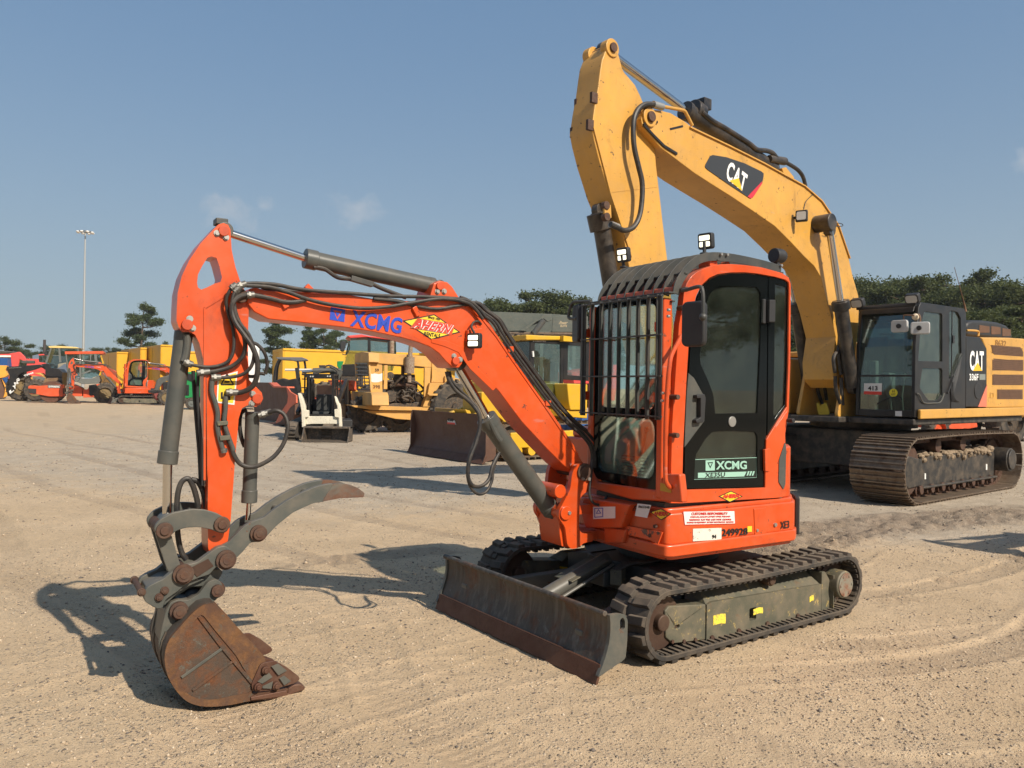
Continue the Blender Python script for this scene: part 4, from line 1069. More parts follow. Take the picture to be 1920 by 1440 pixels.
q = HF.F3(zD((62,498)), .72)[0]
a = HF.F3(zD((130,386),(80,388),(40,392),(24,420),(18,470),(60,472)), .74)
mirror(.72, q.y, q.z, .165, .27, R(-22), a)
# work lamps
def lamp(fr, c, s_, yaw, parent, arm=None, name='work_lamp', tilt=0):
    Mx = Matrix.Translation(c) @ Matrix.Rotation(yaw,4,'Z') @ Matrix.Rotation(tilt,4,'Y')
    mm = MB(fr); mm.prism(0, rrect(-s_,-s_,s_,s_,s_*.3), -s_*.8, 0); mm.prism(0, rrect(-s_*.6,-s_*.6,s_*.6,s_*.6,s_*.3), -s_*1.2, -s_*.8)
    mm.tf(Mx)
    if arm: mm.cyl(c, arm, .012, 10); mm.cyl((arm[0],arm[1],arm[2]-.004),(arm[0],arm[1],arm[2]+.01),.03,12)
    o = mm.build(name, blackm, parent, bevel=.006)
    mm = MB(fr); mm.prism(0, rrect(-s_*.72,s_*.08,s_*.72,s_*.70,s_*.12), .0, .004); mm.prism(0, rrect(-s_*.72,-s_*.70,s_*.72,-s_*.08,s_*.12), 0, .004); mm.tf(Mx)
    mm.build('lamp_lens', led, o)
c = HF.S3([(1321,452)], .62)[0]; lamp(HF, c, .052, R(12), MINI, (c.x,c.y,c.z-.085), tilt=R(6))
c = HF.F3([(1166,478)], .42)[0]; lamp(HF, c, .052, R(10), MINI, (c.x-.02,c.y,c.z-.09), tilt=R(8))
q = HF.S3([(1459,480)], .55)[0]
m = MB(HF); m.cyl((q.x-.02,q.y,q.z),(q.x+.05,q.y,q.z),.052,24); m.sph((q.x-.02,q.y,q.z),.052,8); m.box(q.x,q.y-.02,q.z-.09,q.x+.03,q.y+.02,q.z-.03); m.build('beacon_horn', blackm, MINI, bevel=.006)
c = HF.S3(zC((525,440)), .17)[0]
lamp(HF, c+Vector((.01,0,0)), .046, R(28), BOOM, None, 'boom_work_lamp')
m = MB(HF); q = HF.S(zC((480,385),(555,375),(555,440),(480,445)), .11); m.prism(1, q, .105, .135)
m.build('lamp_bracket', orange, BOOM, bevel=.004)
hosep(zC, [(525,400),(510,370),(520,345),(545,340),(560,355)], [.16,.15,.13,.12,.11], .007, BOOM, hose, 'lamp_cable')
# interior
INT = MB(HF)
INT.box(-.36,CR_+.05,.87,.70,CL-.05,.90)
INT.build('cab_floor', inter_d, CAB)
m = MB(HF)
m.prism(1, fillet([(.22,1.20),(.22,1.30),(-.18,1.28),(-.18,1.20)],.03), .16, .58)
m.prism(1, fillet([(-.08,1.25),(-.14,1.80),(-.22,1.82),(-.22,1.25)],.04), .17, .57)
m.prism(1, fillet([(-.15,1.84),(-.17,2.02),(-.23,2.02),(-.22,1.84)],.03), .26, .48)
m.box(-.15,.20,.90,.18,.54,1.20)
m.build('seat', seatm, CAB, bevel=.02, seg=3)
m = MB(HF)
for l0, l1 in ((.03,.15),(.60,.69)): m.prism(1, fillet([(.30,1.28),(.33,1.38),(-.2,1.36),(-.2,.90),(.2,.90)],.03), l0, l1)
m.prism(1, [(.69,.90),(.69,1.42),(.60,1.50),(.50,1.42),(.42,.90)], .03, .20)
m.build('side_console', inter, CAB, bevel=.015)
m = MB(HF)
for l in (.09,.645): m.tube([(.24,l,1.36),(.26,l,1.47)],.012,8); m.sph((.26,l,1.51),.028,6,(1,1,1.6))
for l in (.30,.42): m.tube([(.55,l,.90),(.58,l,1.05),(.50,l,1.32)],.010,8); m.sph((.50,l,1.33),.018,6)
m.box(.48,.27,.90,.60,.46,.93)
m.build('control_lever', inter_d, CAB)
m = MB(HF); m.prism(1, [(.62,.90),(.62,1.42),(.40,1.36),(-.34,1.56),(-.355,.90)], CR_+.0505, CR_+.058); m.box(-.355,CR_+.06,.90,-.345,CL-.06,1.32); m.box(.66,CR_+.06,.90,.675,CL-.06,1.0)
m.build('interior_trim', inter, CAB)
m = MB(HF); m.cyl((.55,.10,1.24),(.64,.14,1.24),.055,24); m.build('air_vent', inter, CAB, bevel=.006)
m = MB(HF); m.cyl((.63,.136,1.24),(.652,.146,1.24),.042,24); m.build('air_vent', blackm, CAB)
m = MB(HF)
for k in range(7): m.box(.66,.25,1.02+k*.022,.665,.50,1.03+k*.022)
near(m.build('heater_grille', inter_d, CAB))
m = MB(HF); q = HF.S(zD((868,870),(895,845),(916,880),(890,915)), .66); m.prism(1, q, .66, .662); near(m.build('interior_sticker', white, CAB))
# ---- hoses
hosep(zA, [(300,800),(345,818),(440,830),(520,812),(560,770),(572,700),(565,620),(540,540),(530,470),(548,420),(580,385)], [.06,.08,.10,.11,.12,.12,.12,.12,.13,.14,.14], .009, MINI)
hosep(zA, [(380,862),(470,852),(560,825),(620,770),(632,700),(612,620),(585,550),(572,490),(585,440),(610,405)], [.09,.10,.11,.13,.14,.14,.14,.13,.14,.14], .011, MINI)
hosep(zA, [(450,886),(540,886),(620,868),(668,820),(680,740),(655,660),(610,600),(575,540),(562,480),(580,420),(620,385)], [.10,.12,.14,.16,.17,.17,.16,.15,.15,.15,.14], .009, MINI)
hosep(zA, [(530,966),(610,966),(670,935),(695,880),(698,800),(670,720),(622,650),(580,590),(560,530),(568,480),(600,450),(640,440)], [.10,.12,.15,.17,.18,.18,.17,.16,.15,.15,.14,.13], .0135, MINI)
hosep(zA, [(740,868),(752,810),(735,750),(700,710),(660,690),(620,640),(590,570)], [.13,.14,.15,.15,.15,.14,.13], .009, MINI)
hosep(zA, [(740,868),(710,865),(680,880),(650,880)], [.13,.12,.11,.10], .009, MINI)
hosep(zA, [(700,1090),(760,1075),(805,1065),(845,1090),(862,1150),(845,1230),(800,1300),(740,1345),(670,1370),(610,1355),(575,1310),(555,1250),(535,1200),(522,1130),(525,1040),(532,975)], [.05,.08,.10,.11,.12,.12,.12,.12,.11,.10,.10,.10,.10,.10,.10,.10], .0115, MINI)
hosep(zA, [(455,892),(452,960),(470,1020),(484,1080),(482,1150),(495,1220),(515,1285)], .10, .013, STICK, greyc, 'steel_pipe')
hosep(zA, [(528,985),(525,1060),(520,1130),(540,1200),(570,1280)], .10, .0125, STICK, greyc, 'steel_pipe')
hosep(zA, [(640,1060),(610,1080),(602,1140),(612,1210),(630,1260)], -.05, .0115, MINI)
hosep(zA, [(352,850),(360,1000),(372,1150),(385,1300),(392,1470)], -.02, .010, STICK, blackm, 'steel_pipe')
hosep(zA, [(378,870),(376,1000),(388,1150),(398,1300),(402,1470)], .03, .009, STICK, blackm, 'steel_pipe')
m = MB(HF)
for (x0,y0,x1,y1) in ((473,1122,532,1146),(487,1200,545,1226)):
    q = HF.S(zA((x0,y0),(x1,y0-4),(x1+2,y1-6),(x0+4,y1)), .09); m.prism(1, q, .084, .122)
near(m.build('pipe_clamp', undc, STICK, bevel=.003))
m = MB(HF)
for pts, l in ((((300,800),(348,818)),.07),(((372,862),(440,854)),.095),(((448,886),(500,886)),.105),(((528,966),(592,966)),.11),(((700,1092),(772,1070)),.07),(((555,408),(585,385)),.145),(((572,425),(605,392)),.145),(((588,395),(636,380)),.145),(((640,442),(680,440)),.13),(((515,1270),(518,1292)),.10)):
    a, b = S3(zA, pts, l); m.cyl(a, b, .0175, 12); m.cyl(a+(b-a)*.25, a+(b-a)*.5, .021, 6)
near(m.build('hose_fitting', fit, STICK))
# along the boom
hosep(zA, [(636,380),(700,378),(800,385),(900,405),(1000,418),(1200,432),(1400,446),(1700,455),(1850,480),(1930,560)], [.13]*5+[.12]*5, .0105, BOOM)
hosep(zA, [(640,390),(760,398),(860,425),(960,460),(1080,490),(1250,512),(1400,505),(1550,480),(1700,462),(1840,488),(1915,570)], [.135]*11, .0105, BOOM)
hosep(zA, [(680,442),(760,458),(840,478),(900,480),(960,468)], [.125]*5, .0125, BOOM)
hosep(zA, [(720,408),(860,418),(1000,428)], .08, .010, BOOM)
tops = [(0,222),(120,235),(230,262),(330,275),(420,262),(500,255),(560,300),(620,345),(660,410),(720,500),(800,610),(880,720),(960,820),(1020,880),(1080,930),(1125,990),(1135,1060),(1115,1130)]
for k, (dl, dx, dy, r_) in enumerate(((.115,0,0,.0095),(.075,12,-5,.0105),(.03,30,-12,.0115),(-.03,40,-14,.0085))):
    pts = [(x+(dx if i > 4 else 0), y+(dy if i > 4 else -k*2)) for i, (x, y) in enumerate(tops)]
    hosep(zC, pts[4:] if k > 1 else pts, dl, r_, BOOM)
hosep(zC, [(450,215),(490,230),(540,270),(600,320),(650,380),(720,480),(820,620),(900,725),(980,830),(1060,900),(1120,960),(1150,1030),(1150,1100)], .06, .0115, BOOM)
hosep(zC, [(1135,1060),(1130,1150),(1122,1230),(1140,1280),(1180,1290),(1215,1245)], [.14,.16,.17,.18,.18,.17], .009, BOOM)
hosep(zC, [(380,600),(395,650),(430,700),(480,740),(520,780),(550,830),(552,900),(530,980),(500,1060),(492,1140),(515,1190),(560,1195),(600,1160),(620,1090),(650,1030)], [.02,.03,.04,.05,.06,.08,.09,.10,.11,.11,.11,.10,.09,.08,.06], .0115, MINI)
hosep(zC, [(395,600),(410,650),(445,690),(500,745),(540,790),(558,850),(540,930),(505,1020),(488,1110),(500,1190),(540,1235),(585,1225),(615,1170),(625,1100),(655,1020)], [.0,.01,.02,.03,.05,.07,.08,.09,.10,.10,.10,.09,.08,.07,.05], .009, MINI)
hosep(zB, [(372,545),(345,500),(328,420),(322,300),(325,200),(345,130),(380,108),(405,140),(425,200),(438,265)], [.0]*10, .014, MINI)
hosep(zB, [(400,112),(435,125),(460,170),(475,230),(480,265)], [.0]*5, .014, MINI)
m = MB(HF)
for pts in (((208,265),(232,310)),((833,470),(855,510)),((960,390),(988,418))): 
    a, b = S3(zA, pts, .11) if pts[0][0] > 800 else S3(zC, pts, .11); m.bar(a+Vector((0,0,.0)), b, .03, .03)
for p in zC((700,490),(895,770)): 
    q = HF.S([p], .10)[0]; m.box(q[0]-.03,.02,q[1]-.01,q[0]+.01,.12,q[1]+.025)
near(m.build('hose_clamp', orange, BOOM, bevel=.003))
# ---- lettering
def T3(fr, z, pts, l): return fr.S3(z(*pts), l)
def txt(t, z, bl, br_, tl, l, mat_, parent, fr=HF, off=.02, name='lettering', **k):
    q = T3(fr, z, (bl, br_, tl), l); return place_text(t, q[0], q[1], q[2], mat_, parent, fr, name, off, **k)
LB = .1065
t = txt('XCMG', zL, (138,196), (508,254), (148,78), LB, blue_ink, BOOM, off=.028, shear=.08, space=1.04)
# triangle emblem in a square
sq = HF.S(zL((2,60),(105,78),(98,168),(-8,150)), LB); tri_o = HF.S(zL((18,82),(84,92),(48,152)), LB); tri_i = HF.S(zL((34,98),(66,103),(48,132)), LB)
m = MB(HF); m.prism(1, sq, LB, LB+.0012, [tri_o[::-1]]); m.prism(1, tri_i, LB, LB+.0012); m.build('maker_emblem', blue_ink, BOOM)
dia = HF.S(zL((515,158),(745,112),(935,242),(725,296)), LB)
m = MB(HF); m.prism(1, dia, LB, LB+.0008); m.build('rental_sticker', black_ink, BOOM)
def shrink(P, k):
    cx_ = sum(p[0] for p in P)/len(P); cz_ = sum(p[1] for p in P)/len(P); return [(cx_+(p[0]-cx_)*k, cz_+(p[1]-cz_)*k) for p in P]
m = MB(HF); m.prism(1, shrink(dia,.91), LB+.0008, LB+.0014); m.build('rental_sticker', yellow_st, BOOM)
bn = HF.S(zL((625,140),(895,186),(870,262),(570,212)), LB); m = MB(HF); m.prism(1, bn, LB+.0014, LB+.0018); m.build('rental_banner', orange_ham, BOOM)
l2 = LB+.0022
txt('AHERN', zL, (580,208), (862,256), (606,142), l2, white, BOOM, off=.075, shear=.25)
txt('AHERN', zL, (584,206), (858,252), (609,144), l2+.0018, red_ink, BOOM, off=.03, shear=.25)
txt('SINCE 1953', zL, (700,140), (784,158), (703,125), l2, black_ink, BOOM)
txt('RENTALS', zL, (672,266), (786,282), (675,238), l2, black_ink, BOOM, off=.01)
LD = CL-.0195
q = HF.S(zD((640,1178),(957,1168),(956,1268),(640,1278)), LD)
def border(P, wd, l, parent, mat_, name):
    m = MB(HF)
    for i in range(len(P)): a = P[i]; b = P[(i+1)%len(P)]; m.bar((a[0],l,a[1]),(b[0],l,b[1]),.001,wd)
    return near(m.build(name, mat_, parent))
m = MB(HF); m.prism(1, q, LD, LD+.001); near(m.build('decal_panel', plain('decal_back', (.012,.02,.016), .3), DOOR))
border(q, .003, LD+.001, DOOR, green_ink, 'decal_border')
near(txt('XCMG', zD, (752,1228), (906,1226), (752,1185), LD+.002, green_ink, DOOR, off=.03))
sq = HF.S(zD((700,1182),(746,1180),(746,1232),(700,1234)), LD); to = HF.S(zD((708,1192),(738,1190),(723,1224)), LD); ti = HF.S(zD((716,1197),(731,1196),(723,1212)), LD)
m = MB(HF); m.prism(1, sq, LD+.001, LD+.003, [to[::-1]]); m.prism(1, ti, LD+.001, LD+.003); near(m.build('maker_emblem', green_ink, DOOR))
bar_ = HF.S(zD((662,1244),(905,1238),(893,1262),(662,1270)), LD); m = MB(HF); m.prism(1, bar_, LD+.001, LD+.0025)
for k in range(3): m.prism(1, HF.S(zD((905+k*13,1258),(912+k*13,1258),(920+k*13,1236),(912+k*13,1236)), LD), LD+.001, LD+.0025)
near(m.build('decal_bar', green_ink, DOOR))
near(txt('XE35U', zD, (698,1267), (796,1263), (700,1245), LD+.0032, black_ink, DOOR, off=.0))
# small rental sticker under the door and at the front corner
def small_rental(pts, l, fr, parent, axis=1, z=zD):
    P = (fr.S if axis == 1 else fr.F)(z(*pts), l); m = MB(fr); m.prism(axis, P, l, l+.0008); near(m.build('rental_sticker', black_ink, parent))
    m = MB(fr); m.prism(axis, shrink(P,.85), l+.0008, l+.0014); near(m.build('rental_sticker', yellow_st, parent))
small_rental(((765,1362),(828,1334),(887,1362),(822,1392)), CL+.0005, HF, CAB)
near(txt('AHERN', zD, (784,1371), (868,1369), (788,1351), CL+.003, red_ink, CAB, off=.05))
small_rental(((850,284),(922,262),(994,298),(925,340)), .7515, HF, HOUSE, 0, zE)
q = HF.F3(zE((872,308),(965,312),(878,280)), .754); near(place_text('AHERN', q[0], q[1], q[2], red_ink, HOUSE, HF, off=.04))
LH = .7655
q = HF.S(zE((1070,280),(1412,276),(1416,362),(1080,370)), LH); m = MB(HF); m.prism(1, q, LH, LH+.001); near(m.build('notice_sticker', white, HOUSE)); border(q, .003, LH+.0012, HOUSE, red_ink, 'notice_border')
near(txt('CUSTOMER RESPONSIBILITY', zE, (1125,304), (1366,302), (1125,287), LH+.002, red_ink, HOUSE, off=.015))
near(txt('CHECK OIL, COOLANT, BATTERY WATER, TIRES DAILY', zE, (1118,323), (1385,320), (1118,312), LH+.002, red_ink, HOUSE))
near(txt('INSURANCE  FLAT TIRES  LOST PARTS  CLEANING', zE, (1112,342), (1390,339), (1112,331), LH+.002, red_ink, HOUSE))
near(txt('DAMAGE TO EQUIPMENT  BATTERY MAINTENANCE  CLEANING', zE, (1095,361), (1405,356), (1095,350), LH+.002, red_ink, HOUSE))
q = HF.S(zE((1135,396),(1325,390),(1325,468),(1135,480)), LH); m = MB(HF); m.prism(1, q, LH, LH+.001)
near(m.build('worn_sticker', MAT.get('wst') or rusty('wst',(.66,.64,.56),(.45,.40,.32),.60,.63,.6,0,None,8,0,.1), HOUSE))
near(txt('94', zE, (1262,462), (1290,460), (1262,436), LH+.002, black_ink, HOUSE))
near(txt('249928', zE, (1328,446), (1500,436), (1326,398), LH+.001, black_ink, HOUSE, off=.02))
q = HF.S(zE((1498,380),(1528,378),(1528,416),(1499,418)), LH); m = MB(HF); m.prism(1, q, LH, LH+.001); near(m.build('yellow_sticker', yellow_st, HOUSE))
near(txt('XE3', zE, (1718,398), (1776,390), (1718,348), LH+.001, black_ink, HOUSE, off=.01))
# tags at the front
q = HF.F(zE((470,250),(618,248),(618,326),(470,332)), .801); m = MB(HF); m.prism(0, q, .801, .802); near(m.build('info_sticker', white, HOUSE))
q = HF.F(zE((478,258),(536,256),(536,318),(478,322)), .803); m = MB(HF); m.prism(0, q, .8022, .803, [shrink(q,.84)[::-1]]); t3 = HF.F(zE((488,296),(505,264),(524,294)), .803); m.prism(0, t3, .8022, .803, [shrink(t3,.6)[::-1]]); near(m.build('info_symbol', blue_ink, HOUSE))
q = HF.F(zE((765,228),(856,238),(830,324),(748,310)), .764); m = MB(HF); m.prism(0, q, .7635, .7645); near(m.build('paper_tag', white, HOUSE))
q = HF.F3(zE((772,256),(844,262),(776,240)), .7655); near(place_text('06657648', q[0], q[1], q[2], black_ink, HOUSE, HF))
q = HF.F3(zE((705,272),(762,280),(708,236)), .754); near(place_text('249', q[0], q[1], q[2], black_ink, HOUSE, HF, off=.02))
q = HF.F(zE((908,88),(990,108),(990,158),(908,140)), .748); m = MB(HF); m.prism(0, q, .7475, .7485); near(m.build('small_sticker', plain('old_yellow',(.50,.28,.03),.6), CAB))
# ------------------------------------------------------------------ the big yellow excavator behind
zP=Z(0,640,12); zQ=Z(100,640,8.727); zR=Z(620,610,6.546); zS=Z(760,600,5.142); zT=Z(500,650,7.58); zU=Z(1470,620,6.86)
caty = paint('excavator_yellow', (.60,.315,.055), .42, .20, .36, (.08,.055,.035), .14, coat=.1, streak=.12, grime=.45)
cylb = paint('black_cylinder_paint', (.018,.018,.019), .32, .25, 0)
shoe = rusty('worn_track_shoe', (.20,.155,.115), (.13,.075,.045), .42,.7, .5, .55, (.30,.25,.20), 1.4, .3, .35)
hullb = rusty('track_hull_black', (.022,.021,.020), (.15,.115,.08), .60,.85, .55, 0, None, 2.6, .3, .28)
mud = rusty('dried_mud', (.26,.195,.13), (.20,.15,.10), .4,.7, .95, 0, None, 2.5, 1.0, .4)
grille_m = plain('air_grille', (.12,.060,.030), .6, var=.2)
tint = glass('excavator_glass', (.72,.82,.79), .02, .08)
A_ = gpt(1708,951); B_ = gpt(1900,916); ly = Vector((math.sin(.68),-math.cos(.68),0))
c_ = (A_+B_)/2-1.68*ly
CF = Frame(c_.x, c_.y, .68)
CAT = thing('excavator', CF, 'huge yellow excavator with black cab, raised boom and 413 on its windscreen', 'excavator')
for sgn in (1,-1):
    at, tot = stadium(.455, 1.62, -1.84, .49, sag=-.02)
    n = 49; m = MB(CF); l0, l1 = .88*sgn, 1.68*sgn
    for i in range(n):
        q, t, o = at(i/n); M = Matrix(((t[0],0,o[0],q[0]),(0,1,0,0),(t[1],0,o[1],q[1]),(0,0,0,1)))
        hw = tot/n/2*.97
        m.box(-hw,l0,-.008,hw,l1,.010,M)
        for k in (-1,0,1): m.box(k*hw*.82-.011,l0+.004*sgn,.010,k*hw*.82+.011,l1-.004*sgn,.034,M)
    o_ = m.build('crawler_track', shoe, CAT)
    m = MB(CF)
    for i in range(n):
        q, t, o = at(i/n); M = Matrix(((t[0],0,o[0],q[0]),(0,1,0,0),(t[1],0,o[1],q[1]),(0,0,0,1)))
        for lc in (1.19,1.37): m.box(-.10,(lc-.025)*sgn,-.11,.10,(lc+.025)*sgn,-.008,M)
        m.cyl(M@Vector((0,1.16*sgn,-.06)), M@Vector((0,1.40*sgn,-.06)), .028, 8)
    m.build('track_chain', pinrust, o_)
    m = MB(CF)
    hull = [(1.20,.20),(1.28,.60),(1.10,.66),(-1.50,.66),(-1.58,.60),(-1.56,.20)]
    m.prism(1, hull, 1.05*sgn, 1.50*sgn)
    m.prism(1, [(1.78,.30),(1.80,.60),(1.64,.70),(1.21,.62),(1.21,.24),(1.62,.22)], 1.02*sgn, 1.53*sgn)
    m.box(-1.56,1.05*sgn,.19,1.20,1.56*sgn,.23)
    m.build('track_hull', hullb, CAT, bevel=.02)
    m = MB(CF)
    for f in np.linspace(-1.35,1.25,8):
        m.cyl((f,1.08*sgn,.17),(f,1.50*sgn,.17),.095,16); m.cyl((f,1.50*sgn,.17),(f,1.55*sgn,.17),.06,12)
        m.box(f-.05,1.50*sgn,.14,f+.05,1.54*sgn,.24)
    m.build('track_roller', MAT['dried_mud'] if 0 else pinrust, CAT, bevel=.01)
    m = MB(CF); m.cyl((1.62,1.06*sgn,.49),(1.62,1.50*sgn,.49),.39,32); m.build('front_idler', pinrust, CAT, bevel=.02)
    m = MB(CF)
    for k in range(21): M = Matrix.Translation((-1.84,0,.49)) @ Matrix.Rotation(2*PI*k/21,4,'Y'); m.box(-.035,1.22*sgn,.28,.035,1.34*sgn,.375,M)
    m.cyl((-1.84,1.2*sgn,.49),(-1.84,1.36*sgn,.49),.32,30); m.build('drive_sprocket', pinrust, CAT)
    m = MB(CF); m.cyl((-1.84,1.3*sgn,.49),(-1.84,1.66*sgn,.49),.20,30); m.cyl((-1.84,1.66*sgn,.49),(-1.84,1.69*sgn,.49),.17,30); m.build('final_drive', hullb, CAT, bevel=.015)
    m = MB(CF)
    for f in (.55,-.35): m.cyl((f,1.10*sgn,.80),(f,1.48*sgn,.80),.105,20); m.box(f-.04,1.2*sgn,.62,f+.04,1.3*sgn,.78)
    m.build('carrier_roller', pinrust, CAT, bevel=.01)
    # packed mud on the hull
    rr = random.Random(5+sgn); m = MB(CF)
    for k in range(110):
        f = rr.uniform(-1.5,1.2); l = rr.uniform(1.1,1.5)*sgn; r_ = rr.uniform(.03,.085)
        m.sph((f,l,.655+rr.uniform(-.02,.03)), r_, 4, (1.4,1,rr.uniform(.5,1)))
    for k in range(60): m.sph((rr.uniform(-1.5,1.2), rr.uniform(1.42,1.52)*sgn, .62+rr.uniform(-.03,.04)), rr.uniform(.02,.05), 4)
    m.build('caked_mud', mud, CAT)
    if sgn > 0:
        m = MB(CF)
        for x_, y_ in ((829,1168),(1189,1113)):
            q = CF.S(zI((x_-4,y_-17),(x_+4,y_-17),(x_+4,y_+17),(x_-4,y_+17)), 1.502); m.prism(1, q, 1.5, 1.504)
        m.build('reflector', white, CAT)
m = MB(CF)
m.prism(2, [(.95,1.05),(1.35,.98),(1.35,.90),(.6,.45),(.6,-.45),(1.35,-.90),(1.35,-.98),(.95,-1.05),(-1.0,-1.05),(-1.0,1.05)], .48, .86)
m.box(.2,-1.0,.40,.95,1.0,1.0)
m.build('carbody', hullb, CAT, bevel=.03)
m = MB(CF); m.cyl((0,0,.86),(0,0,1.04),.75,48); m.cyl((0,0,1.02),(0,0,1.14),.85,48); m.build('slew_ring', hullb, CAT)
# upper structure
m = MB(CF)
m.prism(2, [(1.30,-1.45),(1.30,-.45),(1.55,-.42),(1.55,.42),(1.30,.45),(1.30,1.44),(-3.0,1.44),(-3.25,1.2),(-3.4,0),(-3.25,-1.2),(-3.0,-1.45)], 1.12, 1.215)
m.build('turntable_deck', hullb, CAT, bevel=.02)
q = CF.S(zI((768,768),(1440,760),(1440,826),(765,836)), 1.50)
m = MB(CF); m.prism(1, [(1.24,1.215),(1.24,1.36),(-3.1,1.375),(-3.1,1.225)], 1.46, 1.515); m.box(-3.1,-1.5,1.215,1.24,-1.46,1.37)
m.build('side_rail', caty, CAT, bevel=.03, seg=3)
side = CF.S(zI((1157,353),(1185,400),(1192,640),(1190,763),(1500,760),(1500,368)), 1.45)
m = MB(CF)
m.prism(1, [(-1.10,2.545),(-1.30,2.36),(-1.33,1.36),(-3.1,1.36),(-3.1,2.62),(-2.3,2.60)], .40, 1.45)
m.prism(1, [(-.55,2.50),(-1.2,2.50),(-3.1,2.60),(-3.1,1.36),(-.55,1.36)], -1.45, .398)
m.build('engine_housing', caty, CAT, bevel=.03)
m = MB(CF); m.prism(2, [(-3.1,-1.46),(-3.1,1.46),(-3.5,1.2),(-3.68,.5),(-3.68,-.5),(-3.5,-1.2)], 1.15, 2.55); m.build('counterweight', caty, CAT, bevel=.08, seg=3)
# black panel between cab and housing
pb = CF.S(zI((1070,345),(1152,352),(1192,418),(1192,640),(1160,762),(1068,762)), 1.455)
m = MB(CF); m.prism(1, pb, .6, 1.453); m.build('black_side_panel', black, CAT, bevel=.015)
rd = CF.S(zI((1192,630),(1190,760),(1140,760)), 1.457); m = MB(CF); m.prism(1, rd, 1.452, 1.458); m.build('red_stripe', plain('faded_red', (.62,.17,.10), .5), CAT)
for (x0,y0,x1,y1,cut) in ((1213,397,1404,465,1),(1223,484,1405,546,0),(1223,571,1405,632,0),(1251,658,1401,715,0)):
    q = CF.S(zI((x0,y0),(x1-(18 if cut else 0),y0+12*cut),(x1,y0+(40 if cut else 0)),(x1,y1),(x0+(20 if cut else 0),y1-12*cut)), 1.452)
    m = MB(CF); m.prism(1, q, 1.448, 1.454); G_ = m.build('air_intake_grille', grille_m, CAT)
    m = MB(CF)
    fs = [p[0] for p in q]; zs = [p[1] for p in q]
    for k in range(6):
        z_ = min(zs)+.03+(max(zs)-min(zs)-.06)*k/5; m.box(min(fs)+.05,1.454,z_-.006,max(fs)-.05,1.460,z_+.006)
    m.build('louvre', grille_m, G_)
m = MB(CF)
q = CF.S(zI((1210,676),(1230,676),(1230,708),(1210,708)), 1.453); m.prism(1, q, 1.45, 1.458, [shrink(q,.75)[::-1]]); m.build('housing_latch', caty, CAT)
# black engine hood on top
hd = CF.S(zI((1075,345),(1075,275),(1085,258),(1110,250),(1180,252),(1260,262),(1310,280),(1332,305),(1342,340),(1344,368)), 1.1)
m = MB(CF); m.prism(1, hd, -.6, 1.1); m.build('engine_hood', blackm, CAT, bevel=.08, seg=3)
for x0, x1, y0, y1 in ((1145,1205,280,325),(1215,1270,286,335),(1280,1330,298,345)):
    q = CF.S(zI((x0,y0),(x1,y0+8),(x1,y1),(x0,y1)), 1.1); m = MB(CF); m.prism(1, fillet(q,.02), 1.095, 1.106); m.build('hood_grille', grille_m, CAT)
hosep_c = lambda z, pts, l, r, parent, matl, name: hosep(z, pts, l, r, parent, matl, name, fr=CF)
hosep_c(zI, [(1072,312),(1105,312),(1140,318),(1140,345)], 1.3, .018, CAT, caty, 'hand_rail')
# front right toolbox and steps
m = MB(CF)
bx = CF.F(zU((-160,300),(540,330),(545,560),(560,1060),(-160,1060)), 1.25)
ys = [p[0] for p in bx]
m.prism(0, [(-1.45,1.22),(-1.45,2.22),(-.62,2.16),(-.62,1.22)], -.4, 1.25); m.box(-.4,-1.44,2.2,.6,-.66,2.3)
TB = m.build('tool_box', caty, CAT, bevel=.03)
m = MB(CF)
for k in range(3): m.box(1.25,-1.20,1.56+k*.05,1.256,-1.00,1.585+k*.05)
m.box(1.25,-1.3,1.50,1.254,-.70,1.505); m.box(1.25,-1.3,1.85,1.254,-.70,1.855); m.build('box_louvre', black, TB)
m = MB(CF); q = CF.F3(zU((445,260)), .9)[0]; m.cyl((q.x,q.y,q.z-.03),(q.x,q.y,q.z+.06),.075,20); m.cyl((q.x,q.y,q.z+.06),(q.x,q.y,q.z+.09),.05,16); m.build('filler_cap', caty, TB)
# boom foot brackets
m = MB(CF)
for l in (-.36,.30): m.prism(1, fillet([(1.5,1.2),(1.25,2.0),(1.05,2.05),(.5,1.2)],.1), l, l+.06)
m.build('boom_mount', caty, CAT, bevel=.01)
# boom
bo = zH((495,455),(520,456),(560,460),(620,475),(710,530),(760,572),(860,620),(960,670),(1060,718),(1160,770),(1250,818),(1330,862),(1400,903),(1450,940),(1500,990),(1540,1045),(1575,1095),(1610,1160),(1640,1240),(1665,1330),(1690,1440))+zI((438,110),(441,180),(438,260),(425,400),(405,560),(380,640),(330,650),(290,600),(285,500),(305,350),(270,200),(245,120))+zH((1500,1440),(1462,1375),(1400,1315),(1330,1240),(1230,1140),(1100,1050),(980,970),(850,888),(760,830),(680,770),(640,740),(560,680),(500,610),(455,560),(445,510),(455,475))
Pc = CF.S(bo, .28)
m = MB(CF); m.prism(1, Pc, -.24, .28)
CB = m.build('boom', caty, CAT, bevel=.012)
m = MB(CF); q = CF.S(zH((497,500)), .3)[0]
for l in (.28,-.28): m.pin(q[0],q[1],l-.03,l+.03,.12,24)
m.build('boom_tip_boss', caty, CB, bevel=.01)
m = MB(CF); m.pin(q[0],q[1],-.34,.345,.065,20); m.build('boom_tip_pin', pinrust, CB, bevel=.01)
